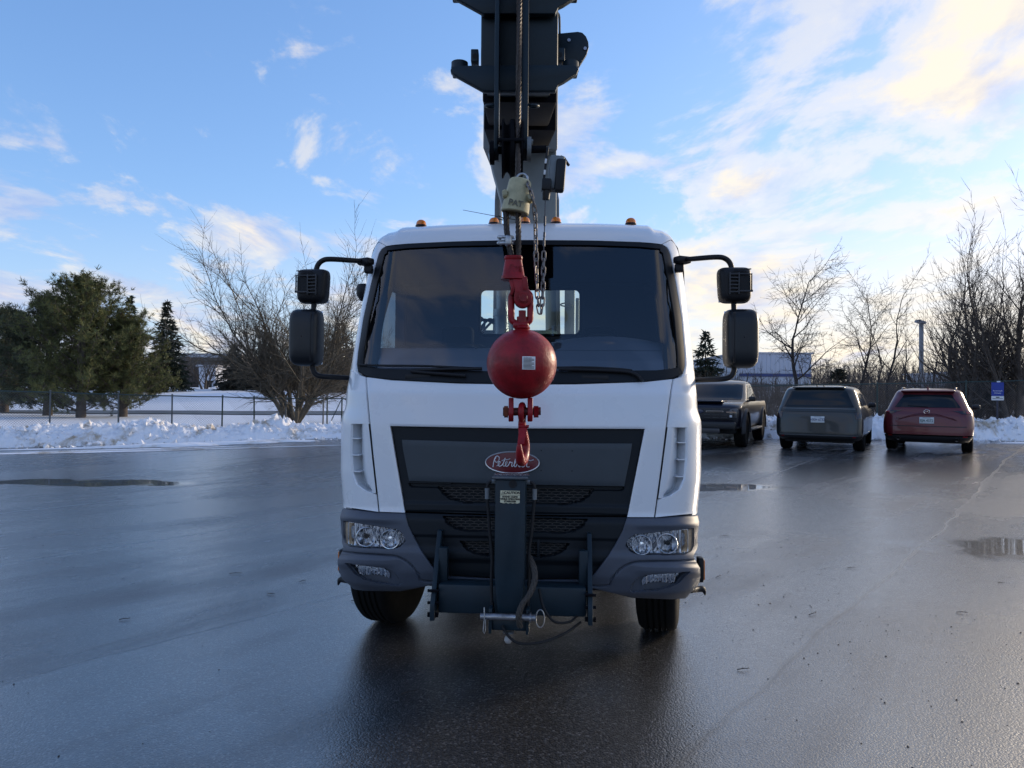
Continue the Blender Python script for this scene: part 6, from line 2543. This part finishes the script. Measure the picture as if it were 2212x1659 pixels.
GL = 'bare trees far across the snowy field'
bare_tree('bare_tree', 442, 66.0, 4.2, 3, dict(VASE, rmin=0.014, base_r=0.12), 'thin bare tree in front of the small white shed', GL, 91, BARK, depth=3, zoff=-0.2)
bare_tree('bare_tree', 22, 52.0, 5.4, 3, dict(VASE, rmin=0.012, base_r=0.14), 'bare tree half hidden behind the big pines', GL, 92, BARK, depth=3)
bare_tree('bare_tree', 765, 60.0, 5.0, 3, dict(VASE, rmin=0.012, base_r=0.14), 'bare tree rising beyond the fence gate', GL, 93, BARK, depth=3)


# conifers ------------------------------------------------------------
def leaf_mesh(centres, dirs, length, width, rng_np):
    """thin needle-spray quads: centre, direction, size"""
    n = len(centres)
    d = dirs / np.maximum(np.linalg.norm(dirs, axis=1, keepdims=True), 1e-9)
    ref = rng_np.normal(size=(n, 3))
    s = np.cross(d, ref)
    s /= np.maximum(np.linalg.norm(s, axis=1, keepdims=True), 1e-9)
    L = (length * rng_np.uniform(0.6, 1.3, n))[:, None]
    Wd = (width * rng_np.uniform(0.6, 1.3, n))[:, None]
    V = np.stack([centres - s * Wd * 0.5, centres + s * Wd * 0.5, centres + d * L + s * Wd * 0.12, centres + d * L - s * Wd * 0.12], 1).reshape(-1, 3)
    F = np.arange(4 * n).reshape(n, 4)
    return V, F


def needle_mat(name, col):
    if name in MATS:
        return MATS[name]
    m = M(name, col, 0.7, var=(1.1, 0.45))
    m.node_tree.nodes['Principled BSDF'].inputs['Specular IOR Level'].default_value = 0.2
    return m


def spruce(u, y, h, w, label, seed, mat, group, droop=0.25, dens=1.0, zoff=0.0):
    rng = random.Random(seed)
    rn = np.random.default_rng(seed)
    x = (u - 1106) / FPX * y
    z = float(snow_base(x, y)) - 0.05 + zoff
    root = empty('spruce_tree', (x, y, z), 0, label, 'tree', group)
    V, F = seg_mesh([(0, 0, 0, 0, 0, h * 0.5, 0.05 + h * 0.012, 0.04 + h * 0.006), (0, 0, h * 0.5, 0, 0, h, 0.04 + h * 0.006, 0.006)], 8)
    np_obj('trunk', V, F, BARKD, root, True)
    cs, ds = [], []
    nw = int(h * 5.5)
    for k in range(nw):
        f = (k + rng.random()) / nw
        zz = h * (0.05 + 0.95 * f)
        rad = w * (1 - f) ** 0.85 * rng.uniform(0.75, 1.12) + 0.04
        nb = int((7 + 8 * (1 - f)) * dens)
        for b in range(nb):
            a = rng.uniform(0, 6.283)
            L = rad * rng.uniform(0.7, 1.1)
            m = max(3, int(L / 0.13))
            for i in range(m):
                t = (i + rng.random()) / m
                if t < 0.12:
                    continue
                c = Vector((math.cos(a) * L * t, math.sin(a) * L * t, zz - droop * L * t * t * 1.6 + 0.22 * L * t ** 3))
                for _ in range(2):
                    cs.append(c + rv(rng, 0.03))
                    ds.append(Vector((math.cos(a), math.sin(a), -0.25)) + rv(rng, 0.55))
    V, F = leaf_mesh(np.array(cs), np.array(ds), 0.22 + 0.006 * y * 0.4, 0.07 + 0.0008 * y, rn)
    np_obj('crown', V, F, mat, root)
    return root


SPR = needle_mat('spruce_needles', (0.026, 0.034, 0.022))
SPRB = needle_mat('far_spruce_needles', (0.045, 0.045, 0.036))
GC = 'conifers across the snowy field'
spruce(359, 60.0, 8.0, 2.3, 'dark pointed spruce at the left of the snowy rise', 1, SPR, GC, zoff=-0.3)
spruce(278, 56.0, 7.8, 1.7, 'slender spruce whose tip shows behind the olive pines', 2, SPR, GC, dens=0.7)
spruce(505, 64.0, 4.6, 2.3, 'broad grey brown spruce beside the small white shed', 3, SPRB, GC, zoff=-0.5)
spruce(578, 66.0, 5.9, 2.6, 'broad grey brown spruce right behind the spreading bare tree', 4, SPRB, GC, zoff=-0.5)
spruce(735, 62.0, 6.5, 2.6, 'grey brown spruce beyond the fence gate', 5, SPRB, GC, zoff=-0.5)
spruce(668, 70.0, 4.6, 2.8, 'low grey brown spruce between two taller ones', 6, SPRB, GC, zoff=-0.5)
spruce(1524, 46.0, 5.4, 1.9, 'dark spruce standing behind the pickup', 7, SPR, None, zoff=-0.1)
spruce(1478, 48.0, 4.0, 1.8, 'small dark spruce half hidden by the truck cab', 12, SPR, None, zoff=-0.1)


def pine(u, y, h, w, label, seed, low, mat):
    rng = random.Random(seed)
    rn = np.random.default_rng(seed)
    x = (u - 1106) / FPX * y
    z = float(snow_base(x, y)) - 0.05
    root = empty('pine_tree', (x, y, z), 0, label, 'tree', 'pines behind the left fence')
    segs = [(0, 0, 0, 0.05, 0, h * 0.35, 0.24, 0.18), (0.05, 0, h * 0.35, 0.0, 0, h * 0.7, 0.18, 0.10), (0, 0, h * 0.7, 0, 0, h * 0.97, 0.10, 0.02)]
    V, F = seg_mesh(segs, 9)
    np_obj('trunk', V, F, BARK, root, True)
    br, cs, ds = [], [], []
    nw = int(h * 3.6)
    for k in range(nw):
        f = (k + rng.random() * 0.6) / nw
        zz = h * (low + (0.98 - low) * f)
        rad = w * max(0.10, math.sin(math.pi * (0.30 + 0.68 * f)) ** 0.9) * rng.uniform(0.75, 1.1)
        for b in range(6):
            a = rng.uniform(0, 6.283)
            L = rad * rng.uniform(0.7, 1.1)
            el_ = R(rng.uniform(0, 18) + 48 * f)
            d = Vector((math.cos(a) * math.cos(el_), math.sin(a) * math.cos(el_), math.sin(el_)))
            p = Vector((0, 0, zz))
            n = max(3, int(L / 0.3))
            for i in range(n):
                t = (i + 1) / n
                d = (d + Vector((0, 0, 0.10 * (0.5 - t) + 0.06)) + rv(rng, 0.06)).normalized()
                q = p + d * (L / n)
                br.append((*p, *q, 0.030 * (1 - 0.8 * t) + 0.006, 0.030 * (1 - 0.8 * (t + 1 / n)) + 0.006))
                p = q
                if t > 0.28:
                    for _ in range(4 if t < 0.8 else 6):
                        e = p + rv(rng, 0.16)
                        dd = (d + rv(rng, 0.6) + Vector((0, 0, 0.25))).normalized()
                        br.append((*p, *e, 0.007, 0.004))
                        for _k in range(13):
                            cs.append(e + rv(rng, 0.03))
                            ds.append(dd * 0.7 + rv(rng, 0.55))
    V, F = seg_mesh(br, 3)
    np_obj('limbs', V, F, BARK, root)
    V, F = leaf_mesh(np.array(cs), np.array(ds), 0.20, 0.028, rn)
    np_obj('crown', V, F, mat, root)
    return root


PIN = needle_mat('pine_needles', (0.105, 0.112, 0.042))
PIN2 = needle_mat('pine_needles_dark', (0.070, 0.080, 0.044))
pine(176, 35.0, 6.8, 3.5, 'tallest olive green pine behind the left fence, its crown open at the top', 21, 0.05, PIN)
pine(104, 37.0, 5.9, 3.0, 'darker pine growing left of the tallest olive pine', 22, 0.06, PIN2)
pine(266, 36.5, 4.9, 2.9, 'lower olive pine growing right of the tallest olive pine', 23, 0.05, PIN)
pine(10, 40.0, 5.6, 3.0, 'dark pine cut off at the left edge of the pine group', 24, 0.06, PIN2)
# round juniper beyond the right fence
spruce(1812, 44.0, 2.9, 1.3, 'round dark juniper behind the grey green SUV', 31, needle_mat('juniper', (0.030, 0.032, 0.020)), None, 0.0, 1.6)

# thickets -------------------------------------------------------------
rng = random.Random(77)
segs = []
for k in range(3000):
    y = rng.uniform(26.5, 44)
    u = rng.uniform(1300, 2330)
    x = (u - 1106) / FPX * y
    z = float(snow_base(x, y))
    h = rng.uniform(0.7, 1.9) * (1.0 + 0.5 * (u > 2030) * (y < 34))
    p = Vector((x, y, z - 0.05))
    d = Vector((rng.gauss(0, 0.22), rng.gauss(0, 0.22), 1)).normalized()
    n = 4
    for i in range(n):
        d = (d + rv(rng, 0.13)).normalized()
        q = p + d * (h / n)
        r_ = 0.011 * (1 - i / n) + 0.004
        segs.append((*p, *q, r_, r_ * 0.75))
        for _ in range(2):
            e = q + (d + rv(rng, 0.55)).normalized() * h * rng.uniform(0.14, 0.32)
            segs.append((*q, *e, 0.0055, 0.003))
            if rng.random() < 0.6:
                g = e + rv(rng, 0.10 * h)
                segs.append((*e, *g, 0.0045, 0.0025))
        p = q
V, F = seg_mesh(segs, 3)
tag(np_obj('thicket', V, F, M('brush_twigs', (0.075, 0.060, 0.048), 0.95, var=(0.8, 0.3))), 'tangle of leafless brush beyond the right fence', kind='stuff')
segs = []
for k in range(6800):
    y = rng.uniform(80, 150)
    u = rng.uniform(-250, 2450)
    x = (u - 1106) / FPX * y
    z = float(snow_base(x, y)) - 0.3
    h = (rng.uniform(2.5, 6.2) if u > 1200 else rng.uniform(2.0, 5.5)) * y / 115
    p = Vector((x, y, z))
    d = Vector((rng.gauss(0, 0.06), 0, 1)).normalized()
    n = 4
    for i in range(n):
        d = (d + rv(rng, 0.06)).normalized()
        q = p + d * (h / n)
        r_ = 0.07 * (1 - i / n) + 0.02
        segs.append((*p, *q, r_, r_ * 0.75))
        for _ in range(3):
            e = q + (d * 0.8 + rv(rng, 0.5)).normalized() * h * rng.uniform(0.10, 0.28)
            segs.append((*q, *e, 0.026, 0.012))
        p = q
V, F = seg_mesh(segs, 3)
tag(np_obj('far_woods', V, F, M('far_twigs', (0.060, 0.052, 0.048), 0.95, var=(0.05, 0.25))), 'distant leafless woods along the horizon', kind='stuff')

# ------------------------------------------------------------------ chain link fences
FENCEG = M('fence_green_metal', (0.022, 0.045, 0.040), 0.5)
FENCEM = M('fence_grey_metal', (0.10, 0.11, 0.115), 0.5, metal=0.3)


def fence(name, pts, label, hgt, post_mats, step=0.085, wire=None, mid=None):
    """pts: list of (x, y, z_top) at the posts"""
    root = empty(name, (pts[0][0], pts[0][1], float(snow_base(pts[0][0], pts[0][1]))), 0, label, 'fence')
    M0 = Matrix.Translation(root.location).inverted()

    def bw_(mb, nm, mat, sm=40):
        o = mb.build(nm, mat, None, sm)
        o.parent = root
        o.matrix_parent_inverse = M0
        return o
    for i, (x, y, zt) in enumerate(pts):
        mb = MB()
        mb.cyl((x, y, zt - hgt - 0.25), (x + 0.02 * math.sin(i * 2.1), y, zt + 0.04), 0.028, n=10)
        mb.lathe([(0.032, 0.0), (0.03, 0.02), (0.0, 0.035)], Matrix.Translation((x + 0.02 * math.sin(i * 2.1), y, zt + 0.035)), 10)
        bw_(mb, 'post', post_mats[i % len(post_mats)])
    segs = []
    for (a, b) in zip(pts[:-1], pts[1:]):
        A, B = Vector(a), Vector(b)
        mb = MB()
        mb.tube([A, (A + B) / 2 + Vector((0, 0, -0.012)), B], 0.020, 8)
        bw_(mb, 'top_rail', FENCEG)
        if mid:
            mb = MB()
            mb.cyl(A - Vector((0, 0, mid)), B - Vector((0, 0, mid)), 0.016, n=6)
            bw_(mb, 'middle_rail', FENCEG)
        L = (Vector((B.x - A.x, B.y - A.y, 0))).length
        n = int((L + hgt) / step)
        for k in range(n):
            for sg in (1, -1):
                s0 = k * step - (hgt if sg > 0 else 0)
                s1 = s0 + hgt
                t0, t1 = max(0, s0), min(L, s1)
                if t1 <= t0:
                    continue
                h0, h1 = (t0 - s0), (t1 - s0)
                if sg < 0:
                    h0, h1 = hgt - h0, hgt - h1
                p = A.lerp(B, t0 / L); q = A.lerp(B, t1 / L)
                segs.append((p.x, p.y, p.z - hgt + h0, q.x, q.y, q.z - hgt + h1, 0.0030, 0.0030))
    V, F = seg_mesh(segs, 3)
    o = np_obj('chain_link', V, F, wire or FENCEM)
    o.parent = root
    o.matrix_parent_inverse = M0
    tag(o, kind='stuff')
    return root


def fp(u, v, y):
    p = W(u, v, y)
    return (p.x, p.y, p.z)


fence('chain_link_fence', [fp(-60, 842, 23.6), fp(108, 847, 24.4), fp(257, 852, 25.2), fp(372, 855, 25.9), fp(480, 857, 26.5), fp(550, 859, 26.9), fp(618, 860, 27.3), fp(698, 861, 27.8)],
      'chain link fence with dark posts behind the lumpy left snow bank', 1.35, (FENCEM, FENCEM, FENCEM, FENCEM, FENCEG, FENCEG, FENCEM, FENCEM))
fence('fence_gate', [fp(707, 860, 27.8), fp(738, 861, 28.0), fp(800, 862, 28.4)], 'chain link gate with a diagonal brace next to the spreading bare tree', 1.30, (FENCEG, FENCEG, FENCEG))
g = [o for o in bpy.data.objects if o.name.startswith('fence_gate')][0]
mb = MB()
a, b = Vector(fp(737, 864, 27.95)), Vector(fp(708, 925, 27.75))
mb.cyl(a, b, 0.018, n=8)
o = mb.build('diagonal_brace', FENCEG, None, 40)
o.parent = g
o.matrix_parent_inverse = Matrix.Translation(g.location).inverted()
fence('chain_link_fence', [fp(1470, 836, 25.9), fp(1600, 834, 25.8), fp(1745, 831, 25.6), fp(1895, 829, 25.4), fp(2086, 825, 25.0), fp(2260, 820, 24.6)],
      'green chain link fence running behind the three parked cars', 1.75, (FENCEG,))

# ------------------------------------------------------------------ sign, light pole, buildings
sp0 = W(2155, 915, 23.6)
zg = float(snow_base(sp0.x, 23.6))
root = empty('parking_sign', (sp0.x, 23.6, zg), -R(8), 'small blue parking sign with a white strip on a dark post', 'sign')
zt = W(2155, 826, 23.6).z - zg
mb = MB()
mb.box((0, 0.02, zt / 2 - 0.2), (0.05, 0.03, zt + 0.42), 0.004)
mb.build('post', M('sign_post', (0.05, 0.05, 0.07), 0.5, metal=0.4), root, 40)
mb = MB()
mb.prism([(-0.19, zt - 0.45), (0.19, zt - 0.45), (0.19, zt - 0.01), (0.18, zt), (-0.18, zt), (-0.19, zt - 0.01)], -0.005, 0.003)
bl = mb.build('blue_panel', M('sign_blue', (0.015, 0.045, 0.32), 0.4), root, 0)
text_mesh('Receiving &', 0.062, 'sign_text', WHITE, bl, (0, -0.007, zt - 0.28), depth=0.0006)
text_mesh('Delivery', 0.062, 'sign_text', WHITE, bl, (0, -0.007, zt - 0.355), depth=0.0006)
mb = MB()
mb.box((0, -0.001, zt - 0.525), (0.38, 0.008, 0.14), 0.003)
ws = mb.build('white_panel', WHITE, root, 0)
mb = MB()
mb.box((0, -0.006, zt - 0.495), (0.11, 0.002, 0.03))
mb.build('strip_arrow', INK, ws, 0)
mb = MB()
mb.box((0, -0.006, zt - 0.54), (0.32, 0.002, 0.014))
mb.build('strip_line', INK, ws, 0)
mb = MB()
mb.box((0.03, 0.0, zt + 0.022), (0.11, 0.03, 0.045), 0.02)
mb.build('snow_cap', SNOWF, root, 50)

lp = W(1990, 850, 46.0)
root = empty('light_pole', (lp.x, 46.0, float(snow_base(lp.x, 46.0))), 0, 'tall grey square light pole beyond the right fence', 'light pole')
ztop = W(1988, 700, 46.0).z - root.location.z
mb = MB()
mb.box((0, 0, ztop / 2), (0.21, 0.21, ztop), 0.02)
mb.build('shaft', M('pole_grey', (0.17, 0.18, 0.20), 0.5), root, 40)
mb = MB()
mb.box((-0.12, -0.1, ztop + 0.12), (0.50, 0.55, 0.16), 0.03, (0, R(18), 0))
mb.build('lamp_head', M('pole_grey', (0.17, 0.18, 0.20), 0.5), root, 40)
mb = MB()
mb.box((0, 0, 0.35), (0.6, 0.6, 0.7), 0.04)
mb.build('concrete_base', M('pole_concrete', (0.32, 0.31, 0.30), 0.8), root, 40)


def building(u0, u1, y, vt, vb, dep, name, label, wallm, parts):
    a, b = W(u0, vt, y), W(u1, vt, y)
    x0, x1 = a.x, b.x
    zg = float(snow_base((x0 + x1) / 2, y)) - 0.3
    h = a.z - zg
    root = empty(name, ((x0 + x1) / 2, y, zg), 0, label, 'building')
    w = x1 - x0
    mb = MB()
    mb.box((0, dep / 2, h / 2), (w, dep, h))
    mb.build('wall', wallm, root, 0)
    mb = MB()
    mb.box((0, dep / 2, h + 0.1), (w + 0.5, dep + 0.5, 0.2), 0.03)
    mb.build('roof', M('roof_edge', (0.40, 0.40, 0.42), 0.6), root, 40)
    for nm, fx0, fx1, fz0, fz1, mt_, pr_ in parts:
        mb = MB()
        mb.box(((fx0 + fx1) / 2 * w, -pr_ / 2 + 0.01, (fz0 + fz1) / 2 * h), ((fx1 - fx0) * w, pr_, (fz1 - fz0) * h), 0.01)
        mb.build(nm, mt_, root, 0)
    return root


PALE = M('pale_cladding', (0.48, 0.50, 0.54), 0.6, var=(0.4, 0.08))
CORR = M('corrugated_cladding', (0.42, 0.44, 0.50), 0.5)
STRIPE = M('blue_stripe', (0.03, 0.05, 0.16), 0.5)
DOORM = M('grey_door', (0.15, 0.17, 0.19), 0.6)
parts = [('upper_cladding', -0.5, 0.5, 0.62, 1.0, CORR, 0.12), ('blue_band', -0.5, 0.5, 0.56, 0.615, STRIPE, 0.2)]
parts += [('cladding_rib', -0.48 + 0.06 * i, -0.475 + 0.06 * i, 0.62, 1.0, PALE, 0.18) for i in range(17)]
parts += [('window', -0.30, -0.05, 0.28, 0.42, DOORM, 0.06), ('window', 0.02, 0.24, 0.28, 0.42, DOORM, 0.06), ('loading_door', 0.05, 0.22, 0.02, 0.26, DOORM, 0.08)]
building(1596, 1752, 86.0, 764, 845, 30, 'office_building', 'pale flat-roofed building with a blue stripe behind the bare trees', PALE, parts)
building(386, 520, 108.0, 766, 845, 25, 'low_building', 'long low dark grey building behind the spruces', M('dark_cladding', (0.14, 0.13, 0.125), 0.7),
         [('parapet', -0.5, 0.5, 0.93, 1.0, PALE, 0.15), ('dark_window', -0.2, 0.3, 0.35, 0.5, DOORM, 0.05)])
building(430, 466, 74.0, 792, 846, 4, 'white_shed', 'small white shed between the spruces', M('shed_white', (0.55, 0.57, 0.62), 0.6),
         [('door', -0.1, 0.28, 0.0, 0.42, INK, 0.05), ('cornice', -0.5, 0.5, 0.86, 0.95, PALE, 0.08)])
building(2060, 2125, 95.0, 806, 850, 12, 'far_house', 'pale low house half hidden by brush behind the red SUV', PALE, [('window', -0.3, -0.1, 0.35, 0.7, DOORM, 0.05), ('window', 0.1, 0.3, 0.35, 0.7, DOORM, 0.05)])
